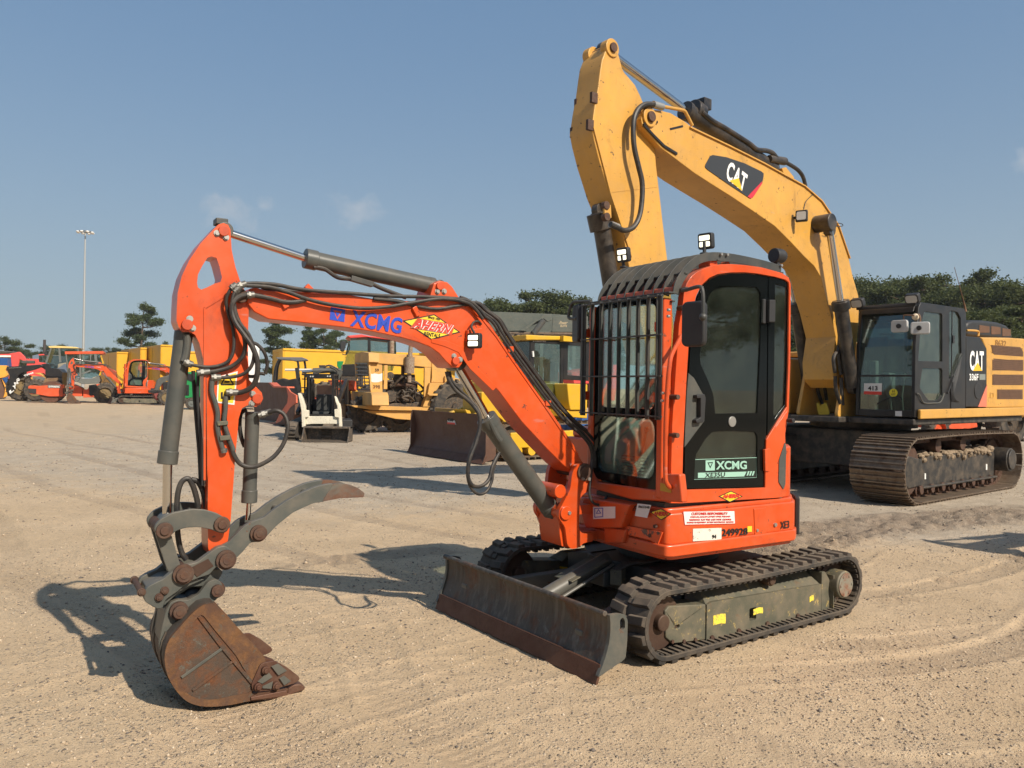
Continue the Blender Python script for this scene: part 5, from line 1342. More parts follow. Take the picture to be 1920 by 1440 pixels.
# flange lines along the boom
def strip_c(z, pts, l, parent, w, name='edge_flange', matl=caty, lref=None, t=.03):
    q = CF.S(z(*pts), lref or l); mm = MB(CF)
    for a, b in zip(q[:-1], q[1:]): mm.bar((a[0],l,a[1]),(b[0],l,b[1]),t,w)
    return mm.build(name, matl, parent)
strip_c(zH, [(540,530),(480,520),(460,545),(520,610),(580,670),(655,716)], .29, CB, .03, matl=black, name='boom_tip_edge', t=.02)
strip_c(zH, [(615,570),(690,552)], .283, CB, .025, matl=black, name='boom_slot', t=.006)
strip_c(zH, [(725,560),(960,672),(1160,772),(1400,905),(1500,992),(1600,1140),(1665,1330)], .275, CB, .018, t=.06)
# stick
so = zH((262,66),(285,62),(300,85),(318,150),(335,215),(350,240),(410,310),(440,372),(468,440),(505,545),(524,640),(534,780),(548,900),(560,1000),(572,1110),(598,1320),(612,1440),(640,1750),(640,1900),(560,1960),(500,1950),(440,1700),(385,1440),(362,1300),(320,1100),(260,955),(200,760),(170,640),(155,560),(172,440),(192,330),(205,230),(215,165),(240,100))
Ps = CF.S(so, .19)
m = MB(CF); m.prism(1, Ps, -.19, .19); CS = m.build('stick', caty, CAT, bevel=.012)
ED = CF.S(zH((225,150),(250,62),(290,60),(310,130)), .19)
m = MB(CF); q = CF.S(zH((272,95)), .19)[0]
for l in (.10,-.20): m.pin(q[0],q[1],l,l+.11,.11,20)
m.build('cylinder_eye_lug', caty, CS, bevel=.01)
m = MB(CF); m.pin(q[0],q[1],-.24,.235,.055,18); m.build('cylinder_pin', pinrust, CS)
for x_, y_ in ((243,1018),(246,1085)):
    m = MB(CF); q = CF.S(zH((x_,y_)), .25)[0]; m.pin(q[0],q[1],.19,.26,.05,18); m.build('linkage_pin', pinrust, CS, bevel=.008)
strip_c(zH, [(243,1015),(246,1090)], .23, CS, .11, 'linkage_arm')
strip_c(zH, [(160,560),(262,955),(385,1320)], .185, CS, .02, t=.05)
strip_c(zH, [(265,940),(540,908)], .192, CS, .012, 'weld_seam', t=.004)
m = MB(CF)
for x_, y_ in ((145,545),(75,420),(50,590),(172,385)):
    q = CF.S(zH((x_,y_)), .0)[0]
for x_, y_, l in ((168,385,.18),(145,545,.18),(75,425,-.17),(50,592,-.17)):
    q = CF.S(zH((x_+8,y_)), l)[0]; m.box(q[0]-.02,l-.02,q[1]-.07,q[0]+.07,l+.02,q[1]+.05)
m.build('worn_edge_patch', pinrust, CS)
# dipper bucket linkage and bucket, behind the small excavator
m = MB(CF); m.prism(1, [(5.75,.9),(5.3,1.35),(4.95,1.75),(4.55,1.55),(4.35,1.0),(4.3,.4),(4.6,.04),(5.2,.02),(5.5,.10),(5.0,.35),(5.0,.9)], -.70, -.66); m.prism(1, [(5.75,.9),(5.3,1.35),(4.95,1.75),(4.55,1.55),(4.35,1.0),(4.3,.4),(4.6,.04),(5.2,.02),(5.5,.10),(5.0,.35),(5.0,.9)], .66, .70)
m.prism(1, [(4.95,1.75),(4.55,1.55),(4.35,1.0),(4.3,.4),(4.6,.04),(5.2,.02),(5.2,.07),(4.62,.09),(4.36,.42),(4.41,1.0),(4.6,1.5),(4.95,1.7)], -.66, .66); m.build('bucket', MAT['worn_track_shoe'], CAT, bevel=.01)
# cylinders
def cyl_c(z, pts, l, r, rr, name, lref=None):
    return cylinder(CF, CAT, *pts, r, rr, z, l=l, name=name, matl=cylb, lref=lref)
cs_ = cyl_c(zH, ((272,95),(740,450),(1250,800)), 0.0, .115, .058, 'stick_cylinder', .1)
q = CF.S3(zH((745,455),(790,485)), .0)
m = MB(CF); m.cyl(q[0], q[1], .145, 24); m.box(q[1].x-.1,-.06,q[1].z+.05,q[1].x+.06,.12,q[1].z+.2); m.build('cylinder_gland', cylb, cs_, bevel=.01)
hosep_c(zH, [(800,470),(860,520),(930,560),(1010,610),(1080,655),(1125,690),(1180,697),(1215,710),(1240,740)], .12, .035, cs_, cylb, 'cylinder_pipe')
m = MB(CF); q = CF.S3(zH((1195,745),(1290,760)), .1); m.cyl(q[0],q[1],.06,12); m.build('pipe_block', cylb, cs_, bevel=.01)
hosep_c(zH, [(1285,760),(1320,780),(1365,810),(1395,850),(1410,905)], .1, .03, CB, hose, 'hose')
m = MB(CF); Pl = CF.S(zH((1265,800),(1290,795),(1335,850),(1340,880),(1280,850)), .12); m.prism(1, Pl, .06, .14); m.prism(1, Pl, -.14, -.06); m.build('cylinder_lug', caty, CB, bevel=.01)
for l, pts in ((.47, (zH((1550,1160))[0], zI((330,140))[0], zI((400,640))[0])), (-.43, (zH((1240,1330))[0], zI((72,155))[0], zI((165,750))[0]))):
    if l < 0: pts = [(pts[0][0]+12, pts[0][1]-20), pts[1], pts[2]]
    cb = cylinder(CF, CAT, pts[0], pts[1], pts[2], .105, .052, lambda *p: list(p), l=l, name='boom_cylinder', matl=cylb)
    q = CF.S3([pts[1], (pts[1][0]+3, pts[1][1]+16)], l); m = MB(CF); m.cyl(q[0], q[1], .135, 24); m.build('cylinder_gland', cylb, cb, bevel=.01)
    if l < 0: hosep_c(zI, [(120,180),(128,300),(150,360),(160,390),(170,480)], -.40, .03, cb, cylb, 'cylinder_pipe')
q = CF.S(zH((1548,1118)), .5)[0]
m = MB(CF); m.pin(q[0],q[1],.28,.56,.13,24); m.pin(q[0],q[1],-.56,-.24,.13,24)
m.build('boom_cylinder_pin', cylb, CB, bevel=.015)
kc = cylinder(CF, CAT, (1162,620), (1150,560), (1124,400), .105, .055, lambda *p: list(p), l=0, name='bucket_cylinder', matl=cylb)
m = MB(CF); q = CF.S3([(1120,400),(1127,432)], 0); m.cyl(q[0],q[1],.135,20); m.build('cylinder_clamp', cylb, kc, bevel=.01)
q = CF.S3([(1145,503),(1165,640)], 0)
m = MB(CF); m.cyl(q[0], q[1], .06, 16)
# hoses on the stick
hosep_c(zH, [(520,425),(470,425),(430,450),(405,500),(398,570),(405,680),(430,790),(450,880),(450,980),(435,1080),(400,1145),(350,1165),(310,1150),(265,1128)], .33, .032, CAT, hose, 'hose')
hosep_c(zH, [(500,440),(450,440),(412,490),(400,560),(402,640)], .28, .03, CAT, hose, 'hose')
hosep_c(zH, [(560,435),(640,450),(695,462),(715,490),(745,550)], .28, .022, CB, caty, 'hydraulic_pipe')
m = MB(CF); q = CF.S3(zH((515,425),(570,440)), .30); m.cyl(q[0],q[1],.045,12); m.build('hose_fitting', zinc, CB)
m = MB(CF); q = CF.S3(zH((265,1128),(310,1145)), .28); m.cyl(q[0],q[1],.04,12); m.build('hose_fitting', zinc, CS)
for a_ in ([(150,340),(180,330),(200,360),(215,440),(225,560)],[(230,560),(235,620),(250,720)],[(300,560),(290,480),(310,440),(340,460),(360,520)],[(335,570),(325,500),(320,420),(345,380)],[(300,580),(305,660),(330,740)],[(335,590),(340,680),(345,750)],[(195,560),(198,660),(225,740)]):
    hosep_c(zI, a_, -.2 if a_[0][0] < 260 else .36, .028, CAT, hose, 'hose')
# boom lamp
q = CF.S3(zH((1385,1078)), .42)[0]
m = MB(CF); m.prism(0, rrect(-.085,-.085,.085,.085,.02), -.06, .0); m.tf(Matrix.Translation(q) @ Matrix.Rotation(R(20),4,'Z'))
L_ = m.build('boom_lamp', blackm, CB, bevel=.015)
m = MB(CF); m.prism(0, rrect(-.065,-.06,.065,.06,.02), .0, .006); m.tf(Matrix.Translation(q) @ Matrix.Rotation(R(20),4,'Z')); m.build('lamp_lens', plain('clear_lens', (.5,.5,.48), .15), L_)
m = MB(CF); m.cyl((q.x-.05,.28,q.z),(q.x-.03,q.y,q.z-.05),.02,8); m.build('lamp_bracket', blackm, L_)
hosep_c(zH, [(1400,1040),(1410,1000),(1435,970),(1460,950)], .29, .006, CB, hose, 'lamp_cable')
hosep_c(zH, [(1575,1120),(1620,1125),(1628,1138),(1600,1142),(1570,1135)], .45, .006, CB, hose, 'lamp_cable')
# maker plaque
pq = CF.S(zH((850,728),(865,722),(945,735),(1050,770),(1150,818),(1164,830),(1163,850),(1155,890),(1100,970),(1088,976),(1070,968),(960,895),(835,808),(820,793),(823,778)), .286)
m = MB(CF); m.prism(1, pq, .281, .288); PL = m.build('name_plaque', plain('charcoal_decal', (.035,.037,.040), .4), CB)
m = MB(CF); m.prism(1, CF.S(zH((1070,966),(1156,876),(1154,892),(1104,968),(1090,977),(1078,972)), .29), .2885, .291); m.build('red_corner', plain('decal_red', (.55,.03,.05), .45), PL)
wdec = plain('white_decal', (.80,.80,.78), .5); ydec = plain('decal_yellow', (.80,.45,.02), .5)
def ctxt(t, z, bl, br_, tl, l, mat_, parent, off=.08, **k): return txt(t, z, bl, br_, tl, l, mat_, parent, fr=CF, off=off, **k)
ctxt('CAT', zH, (938,860), (1048,945), (962,752), .290, wdec, PL, off=.03, space=1.12)
m = MB(CF); m.prism(1, CF.S(zH((962,872),(1018,858),(1038,934)), .292), .2925, .2945); m.build('emblem_triangle', ydec, PL)
# cab
cx = 1.45
ro = CF.S(zI((762,835),(790,520),(795,300),(788,180),(792,150),(805,140),(900,143),(1000,160),(1062,175),(1074,190),(1074,400),(1066,762),(765,765)), cx)
ro = [(1.30,1.24),(1.30,2.3),(1.22,2.86),(1.14,2.95),(-.40,2.97),(-.48,2.9),(-.49,1.24)]
w1 = CF.S(zI((822,205),(835,200),(925,212),(930,225),(930,495),(790,490),(800,330)), cx)
w2 = CF.S(zI((812,540),(820,532),(925,535),(930,545),(930,690),(905,722),(850,722),(805,660),(798,640)), cx)
w3 = CF.S(zI((972,205),(985,195),(1020,205),(1038,240),(1042,445),(1000,560),(970,605)), cx)
m = MB(CF); m.prism(1, ro, cx-.05, cx, [w1[::-1], w2[::-1], w3[::-1]])
l0c = .55
m.prism(1, ro, l0c, l0c+.05, [[(1.1,2.75),(-.3,2.75),(-.3,1.9),(1.12,1.9)][::-1]])
m.box(-.49,l0c+.05,1.24,-.44,cx-.05,2.0); m.box(-.49,l0c+.05,2.72,-.44,cx-.05,2.95)
m.box(-.44,l0c+.05,1.24,1.26,cx-.05,1.30)
m.prism(1, [(1.28,2.80),(1.20,2.95),(-.44,2.97),(-.44,2.92),(1.1,2.88)], l0c+.051, cx-.051)
m.prism(1, [(1.30,1.24),(1.30,1.34),(1.25,1.34),(1.25,1.24)], l0c+.051, cx-.051)
m.box(1.285,l0c+.05,1.84,1.30,cx-.05,1.87)
CC = m.build('cab_frame', black, CAT, bevel=.015)
m = MB(CF)
m.hexa([(1.262,l0c+.05,1.34),(1.262,cx-.05,1.34),(1.27,cx-.05,1.34),(1.27,l0c+.05,1.34),(1.262,l0c+.05,2.3),(1.262,cx-.05,2.3),(1.27,cx-.05,2.3),(1.27,l0c+.05,2.3)])
m.hexa([(1.262,l0c+.05,2.3),(1.262,cx-.05,2.3),(1.27,cx-.05,2.3),(1.27,l0c+.05,2.3),(1.18,l0c+.05,2.85),(1.18,cx-.05,2.85),(1.19,cx-.05,2.85),(1.19,l0c+.05,2.85)])
m.build('windscreen', tint, CC)
for wv in (w1,w2,w3):
    m = MB(CF); m.prism(1, wv, cx-.03, cx-.024); m.build('side_window', tint, CC)
m = MB(CF); m.prism(1, [(1.1,2.75),(-.3,2.75),(-.3,1.9),(1.12,1.9)], l0c+.02, l0c+.026); m.box(-.47,l0c+.05,2.0,-.465,cx-.05,2.72); m.build('rear_window', tint, CC)
m = MB(CF)
door_s = CF.S(zI((945,160),(962,178),(960,760)), cx)
m.bar((.06,cx+.003,1.32),(.06,cx+.003,2.9),.012,.02)
for z_ in (1.72,2.45): m.box(.02,cx,z_-.06,.08,cx+.03,z_+.06)
m.build('door_edge', blackm, CC)
hosep_c(zI, [(778,680),(795,690),(820,735),(880,738),(920,730),(940,680)], 1.47, .010, CC, greyc, 'hand_rail')
m = MB(CF)
for k in range(6):
    a = CF.S3(zI((1040-k*3,470+k*18),(985+k*2,620+k*14),(985+k*8,730)), cx+.01); m.tube(cr(a,5), .012, 8)
m.build('ribbed_panel', blackm, CC)
a, b = CF.S3(zI((1048,450),(960,680)), cx+.01); m = MB(CF); m.bar(a,b,.02,.03); m.build('panel_edge', blackm, CC)
# roof lamps, visor, mirrors
m = MB(CF); m.bar((1.30,l0c,2.90),(1.30,cx,2.90),.05,.04); m.build('rain_visor', blackm, CC, bevel=.01)
for p, l in ((zI((430,152))[0],None),(zI((752,125))[0],None)):
    q = CF.F3([p], 1.36)[0]; m = MB(CF); m.prism(0, rrect(-.10,-.07,.10,.07,.03), -.07, .03); m.tf(Matrix.Translation(q) @ Matrix.Rotation(R(25),4,'Y')); o = m.build('roof_lamp', blackm, CC, bevel=.015)
    m = MB(CF); m.prism(0, rrect(-.08,-.055,.08,.055,.03), .031, .034); m.tf(Matrix.Translation(q) @ Matrix.Rotation(R(25),4,'Y')); m.build('lamp_lens', MAT['clear_lens'], o)
silver = plain('silver_mirror_back', (.45,.45,.44), .45, .2, .1, .1)
for p, ff in ((zI((680,287))[0],1.50),(zI((800,298))[0],1.50)):
    q = CF.F3([p], ff)[0]; m = MB(CF); m.prism(0, rrect(-.125,-.09,.125,.09,.035), -.03, .03); m.tf(Matrix.Translation(q) @ Matrix.Rotation(R(-5 if p[0] < 1710 else 20),4,'Z')); o = m.build('mirror', silver, CC, bevel=.015)
    m = MB(CF); m.cyl(q+Vector((.03,0,.0)), q+Vector((.05,0,.0)), .035, 10); m.build('mirror_mount', blackm, o)
m = MB(CF)
a = CF.F3(zI((705,290),(703,230),(712,222),(765,224)), 1.50); m.tube(cr(a,5), .010, 8)
a = CF.F3(zI((797,290),(800,240),(790,215)), 1.48); m.tube(cr(a,5), .010, 8); m.build('mirror_arm', plain('rusty_arm', (.20,.11,.06), .6, .3), CC)
m = MB(CF); q = CF.F3(zI((772,232)), 1.45)[0]; m.sph(q, .05, 8); m.build('marker_lamp', plain('lamp_cream', (.6,.5,.36), .3), CC)
# aerial
hosep_c(zI, [(1065,200),(1060,165),(1045,105),(1000,-60)], 1.3, lambda t: .022*(1-t)**2+.004, CC, MAT['rusty_arm'], 'aerial')
# interior
m = MB(CF)
m.prism(1, fillet([(.35,1.70),(.38,1.85),(-.05,1.82),(-.10,1.70)],.03), .80, 1.22); m.prism(1, fillet([(.02,1.82),(-.1,2.55),(-.2,2.55),(-.15,1.80)],.04), .82, 1.20); m.box(-.1,.85,1.3,.35,1.17,1.7)
m.build('seat', plain('seat_cloth', (.06,.065,.065), .8), CC, bevel=.03)
m = MB(CF)
for l in (.70,1.32): m.prism(1, [(.6,1.80),(.65,1.92),(-.1,1.9),(-.1,1.3),(.4,1.3)], l-.06, l+.06)
m.box(.9,.62,1.3,1.0,.72,2.1)
for l in (.92,1.1): m.tube([(.9,l,1.3),(.95,l,1.55),(.85,l,1.9)], .015, 6)
m.build('console', plain('console_grey', (.20,.22,.20), .6), CC, bevel=.02)
# writing
q = CF.F(zI((470,622),(575,622),(572,690),(469,686)), 1.275); m = MB(CF); m.prism(0, q, 1.272, 1.276); lot = m.build('lot_number_sticker', white, CC)
q = CF.F(zI((469,668),(573,671),(572,690),(469,686)), 1.278); m = MB(CF); m.prism(0, q, 1.2765, 1.278); m.build('red_strip', plain('strip_red', (.65,.05,.03), .5), lot)
q = CF.F3(zI((493,664),(550,664),(493,638)), 1.278); place_text('413', q[0], q[1], q[2], black_ink, lot, CF, off=.03)
q = CF.F3(zI((642,678)), 1.275)[0]; m = MB(CF); m.cyl((1.272,q.y,q.z),(1.276,q.y,q.z),.062,28); rs_ = m.build('round_sticker', plain('round_yellow',(.75,.62,.03),.5), CC)
q = CF.F3(zI((636,676),(649,676),(636,662)), 1.278); place_text('H', q[0], q[1], q[2], black_ink, rs_, CF)
q = CF.F3(zI((630,692),(654,692),(630,681)), 1.278); place_text('LOT', q[0], q[1], q[2], black_ink, rs_, CF)
q = CF.F(zI((653,785),(692,785),(692,816),(653,814)), 1.302); m = MB(CF); m.prism(0, q, 1.3, 1.303); m.build('small_sticker', white, CC)
hosep_c(zI, [(545,745),(580,715),(640,700),(690,712),(700,730)], 1.0, .008, CC, blackm, 'wiper') if 0 else None
a = CF.F3(zI((545,745),(600,712),(670,703),(690,722)), 1.29); m = MB(CF); m.tube(cr(a,4), .009, 6); m.build('wiper', blackm, CC)
LC = 1.457
ctxt('CAT', zI, (1090,548), (1172,548), (1090,430), LC, wdec, CAT, off=.035, space=1.12)
m = MB(CF); m.prism(1, CF.S(zI((1108,549),(1162,549),(1135,500)), LC), LC+.003, LC+.006); m.build('emblem_triangle', ydec, CAT)
ctxt('336F', zI, (1088,606), (1140,606), (1088,565), LC, wdec, CAT, off=.03, space=1.1)
m = MB(CF); m.prism(1, CF.S(zI((1147,568),(1182,568),(1182,602),(1147,602)), LC), LC-.002, LC+.001); m.build('model_badge', MAT['console_grey'], CAT)
ctxt('8632', zI, (1238,402), (1303,408), (1240,365), 1.452, plain('faded_ink', (.25,.12,.03), .6), CAT, off=.02)
q = CF.S3(zI((1138,668)), LC)[0]; m = MB(CF); m.cyl((q.x,1.452,q.z),(q.x,1.462,q.z),.13,28); m.build('round_intake', blackm, CAT, bevel=.01)
# near white mark on windscreen interior etc. left out
# ------------------------------------------------------------------ machines and trees further back
yel = paint('dump_body_yellow', (.68,.36,.010), .45, .12, .08, (.2,.1,.03), .08)
yold = paint('old_machine_yellow', (.62,.33,.075), .6, .35, .35, (.22,.10,.04), .2)
ykom = paint('dozer_yellow', (.64,.37,.015), .4, .18, .15, (.12,.07,.03), .1)
redp = paint('loader_red', (.70,.10,.03), .45, .2, .25, (.12,.05,.03), .15)
pinkred = paint('bright_red', (.72,.06,.05), .45, .15, .1, (.2,.1,.08), .1)
creamp = paint('cream_white_paint', (.74,.69,.55), .5, .25, .45, (.16,.09,.05), .1, scale=2.5)
whitep = paint('white_paint', (.72,.72,.70), .45, .12, 0)
greenp = plain('green_paint', (.01,.22,.06), .4, var=.2)
bluep = plain('blue_paint', (.02,.09,.28), .5, var=.2)
bkt = rusty('brown_bucket_steel', (.105,.050,.034), (.14,.065,.035), .4,.7, .6, .15, None, .8, .2, .12)
tyre = paint('tyre_rubber', (.030,.028,.026), .85, .4, 0, var=.2)
engine = rusty('engine_metal', (.035,.030,.025), (.16,.09,.045), .5,.65, .6, .3, (.25,.22,.17), 4, .5, .3)
dkgreen = paint('dark_grey_green_paint', (.085,.10,.085), .5, .15, .1, (.15,.08,.04), .15)
greym = plain('mid_grey_plastic', (.13,.14,.13), .5, var=.15)
winb = glass('machine_glass', (.62,.73,.70), .04, .10)
def tpl(fr, z, pts, l, w, name, mat_, parent, bevel=.0, fil=0, holes=()):
    """side-on piece: outline on the near plane l, w metres deep"""
    P = fr.S(z(*pts), l)
    if fil: P = fillet(P, fil)
    m = MB(fr); m.prism(1, P, l-w, l, [fr.S(z(*h), l)[::-1] for h in holes]); return m.build(name, mat_, parent, bevel=bevel)
def wheel(fr, c, r, w, parent, rim_mat=None, lugs=18, name='wheel', rr=.52, hub=None):
    """c on the near face, axis along l"""
    rim_mat = rim_mat or yold
    if rim_mat is yold: rim_mat = plain('dusty_rim', (.20,.14,.06), .7, var=.3) if 'dusty_rim' not in MAT else MAT['dusty_rim']
    m = MB(fr); x, z_, l = c
    o = thing_part = None
    m.add([], [])
    N = 36; prof = [(r*.55,0),(r*.62,-.03),(r*.88,-.02),(r*.97,-.10*w/.5),(r,-w*.3),(r,-w*.7),(r*.97,-w+.10*w/.5),(r*.88,-w+.02),(r*.55,-w)]
    vs = []; fs = []; K = len(prof)
    for i in range(N):
        a = 2*PI*i/N
        for q, d in prof: vs.append((x+q*math.cos(a), l+d, z_+q*math.sin(a)))
    for i in range(N):
        j = (i+1) % N; fs += [(i*K+k, j*K+k, j*K+k+1, i*K+k+1) for k in range(K-1)]
    m.add(vs, fs)
    for i in range(lugs):
        a = 2*PI*i/lugs; M = Matrix.Translation((x,0,z_)) @ Matrix.Rotation(-a,4,'Y')
        for s_, y0, y1 in ((-.12,l-.02,l-w*.45),(.12,l-w*.55,l-w+.02)):
            h0 = r*.99; m.box(h0-.05,y1,-.035+s_*r*.3,h0+.045,y0,.035+s_*r*.3,M)
    T_ = m.build(name, tyre, parent)
    m = MB(fr); m.cyl((x,l-w*.75,z_),(x,l-w*.28,z_),r*.56,28); m.cyl((x,l-w*.3,z_),(x,l-w*.12,z_),r*.2,18)
    if hub: m.build('hub', hub, T_); m = MB(fr)
    nr = []
    for q, d in ((.56,-.02),(.60,-.02),(.60,-.16),(.53,-.16)): nr.append((r*q, d*w/.5))
    vs = []; fs = []
    for i in range(N):
        a = 2*PI*i/N
        for q, d in nr: vs.append((x+q*math.cos(a), l+d, z_+q*math.sin(a)))
    for i in range(N):
        j = (i+1) % N; fs += [(i*4+k, j*4+k, j*4+(k+1)%4, i*4+(k+1)%4) for k in range(4)]
    m.add(vs, fs); m.build('rim', rim_mat, T_)
    return T_
# --- copies of the small excavator
def copy_machine(src, loc, yaw, scale, label, drop=()):
    r = src.copy(); COL.objects.link(r)
    r.matrix_world = Matrix.Translation(loc) @ Matrix.Rotation(yaw+PI,4,'Z') @ Matrix.Scale(scale,4)
    r['label'] = label
    def rec(o, p):
        for ch in list(o.children):
            if ch in NEAR_ONLY or ch.name.split('.')[0] in drop: continue
            c = ch.copy(); COL.objects.link(c); c.parent = p
            rec(ch, c)
    rec(src, r); return r
MINI['group'] = 'orange mini excavators in the yard'
drop = ('front_guard','roof_guard','work_lamp','boom_work_lamp','lamp_bracket','lamp_cable','beacon_horn','mirror','info_sticker','weld_seam','thumb','thumb_cylinder','rental_banner','rental_sticker')
g1 = gpt(245,757); copy_machine(MINI, (g1.x+.3,g1.y+.6,0), .50, 1.33, 'far left orange mini excavator standing side on in front of the roller', drop)
g2 = gpt(287,754); copy_machine(MINI, (g2.x+1.6,g2.y+5,0), .46, 1.38, 'orange mini excavator half hidden behind another, before the far yellow dump bodies', drop)
copy_machine(MINI, (9.35,8.15,0), .56, 1.0, 'orange mini excavator beyond the right photo edge, casting its shadow on the gravel', drop[:-3])
def black_shell(): pass

# --- white skid steer loader with low bucket, facing the camera
KF = fpix(607, 829, PI/2)
SK = thing('skid_steer_loader', KF, 'small cream track loader facing the camera with low bucket and black cage', 'skid steer')
def fpl(fr, z, pts, f, d, name, mat_, parent, bevel=0, fil=0, holes=()):
    P = fr.F(z(*pts), f)
    if fil: P = fillet(P, fil)
    m = MB(fr); m.prism(0, P, f-d, f, [fr.F(z(*h), f)[::-1] for h in holes]); return m.build(name, mat_, parent, bevel=bevel)
bq = KF.F(zT((480,1360),(1165,1358),(1130,1150),(455,1150)), 0); y0, y1 = bq[0][0], bq[1][0]-.02; zt_ = bq[2][1]
m = MB(KF)
m.box(-.62,y0,0,0,y1,.02); m.box(-.64,y0,.0,-.60,y1,zt_); m.box(-.60,y0-.01,zt_-.05,-.30,y1,zt_)
for y in (y0, y1-.03): m.prism(1, [(0,0),(-.64,0),(-.64,zt_),(-.30,zt_),(-.06,.07)], y, y+.03)
m.build('bucket', MAT.get('sbk') or rusty('sbk',(.055,.050,.045),(.20,.14,.09),.5,.62,.6,.2,(.24,.20,.15),3,.3,.4), SK, bevel=.005)
for pts in (((440,660),(475,665),(510,740),(545,850),(545,900),(590,905),(590,1000),(545,1010),(545,1145),(500,1145),(490,900),(470,800)), ((960,700),(985,720),(1015,795),(1035,815),(1050,900),(1062,1142),(1025,1142),(1020,1010),(965,1000),(960,890),(1005,885),(1000,840),(975,780))):
    fpl(KF, zT, pts, -.75, .16, 'lift_arm', creamp, SK, .015)
fpl(KF, zT, ((550,990),(1025,990),(1025,1105),(930,1100),(640,1102),(550,1110)), -.82, .25, 'front_crossmember', creamp, SK, .02)
fpl(KF, zT, ((548,388),(952,388),(960,440),(955,985),(590,985),(585,440),(548,440)), -.95, .06, 'cab_cage', black, SK, .01, holes=(((608,455),(925,455),(920,960),(612,960)),))
m = MB(KF)
a = KF.F(zT((430,400),(952,388),(955,985),(430,1100)), -.95)
yl, yr = a[0][0], a[1][0]; zt2 = a[1][1]; zb = .35
m.box(-2.1,yl+.12,zt2-.05,-1.0,yr,zt2); m.box(-2.1,yr-.05,zb,-1.0,yr,1.0); m.box(-2.1,yl+.12,zb,-1.0,yl+.17,1.0)
for f in (-1.3,-1.6,-1.95):
    m.box(f-.03,yl+.12,1.0,f+.03,yl+.16,zt2); m.box(f-.03,yr-.04,1.0,f+.03,yr,zt2)
for z_ in (1.25,1.5,1.75): m.box(-2.0,yl+.12,z_-.015,-1.0,yl+.15,z_+.015); m.box(-2.0,yr-.03,z_-.015,-1.0,yr,z_+.015)
m.box(-2.9,yl+.15,zb,-2.1,yr-.05,1.15)
m.build('cab_side', black, SK, bevel=.01)
m = MB(KF); yc = (yl+yr)/2+.05
m.box(-1.9,yc-.26,.62,-1.45,yc+.26,.80); m.box(-1.95,yc-.24,.80,-1.82,yc+.24,1.30); m.box(-1.35,yc-.34,.35,-1.2,yc+.34,.62)
m.build('seat', seatm, SK, bevel=.04)
for p in zT((625,423),(658,423),(868,420),(903,420)):
    q = KF.F([p], -.94)[0]; m = MB(KF); m.cyl((-.955,q[0],q[1]),(-.93,q[0],q[1]),.022,12); m.build('cab_light', MAT['clear_lens'], SK)
for sgn, yy in ((1,yr-.25),(-1,yl-.22)):
    m = MB(KF); out_ = fillet([(-.65,.02),(-.55,.25),(-.85,.50),(-2.3,.62),(-2.6,.40),(-2.45,.02)],.12)
    m.prism(1, out_, yy, yy+.30)
    for k in range(14):
        f = -.62-k*.14; m.box(f-.03,yy-.005,.0,f+.03,yy+.305,.03)
    for k in range(4): m.box(-.63+.02*k,yy-.005,.08+.1*k,-.55+.0*k,yy+.305,.11+.1*k)
    m.build('rubber_track', rubber, SK, bevel=.02)
m = MB(KF)
for y in (yl+.03, yr+.03):
    m.bar((-.95,y,.75),(-2.6,y,1.75),.10,.14); m.bar((-2.6,y,1.75),(-2.7,y,1.0),.10,.2)
m.build('lift_arm', black, SK, bevel=.02)
m = MB(KF); q = KF.F3(zT((430,300),(470,640)), -1.2); m.bar(q[0],q[1],.10,.10,up=(1,0,0)); m.build('lift_cylinder', blackm, SK, bevel=.01)

# --- grey hydraulic arm lying behind the skid steer, above its roof: small trencher / crane arm on a carrier
AF = fpix(650, 822, .25)
AR = thing('backhoe_attachment', AF, 'grey folded backhoe arm with long cylinder just behind the cream track loader', 'backhoe')
m = MB(AF); a = AF.S3(zT((500,360),(655,345),(960,330),(1040,380)), 0)
m.cyl(a[0], a[1], .045, 16); rod = m.build('cylinder_rod', chrome, AR)
m = MB(AF); m.cyl(a[1], a[2], .085, 20); m.build('arm_cylinder', greyc, AR, bevel=.01)
tpl(AF, zT, ((890,310),(960,290),(1060,320),(1080,380),(1020,480),(985,620),(985,760),(930,760),(930,480),(900,380)), -.05, .2, 'folded_arm', greyc, AR, .02)
tpl(AF, zT, ((740,262),(830,262),(835,300),(750,305)), -.02, .15, 'valve_block', blackm, AR, .01)
m = MB(AF); q0 = AF.S(zT((935,760),(985,760)),-.1); m.box(q0[0][0]-.6,-1.2,.0,q0[1][0]+.3,-.1,.55); m.box(q0[0][0],-.3,.5,q0[1][0]+.0,-.1,q0[0][1]+.1); m.build('stand_frame', blackm, AR, bevel=.03)
for pts in ([(820,290),(880,270),(930,300),(985,330),(1000,400)],[(835,275),(900,265),(980,300),(1040,340)],[(660,375),(720,380),(800,350),(900,345)]):
    hosep(zT, pts, .08, .022, AR, hose, 'hose', fr=AF)

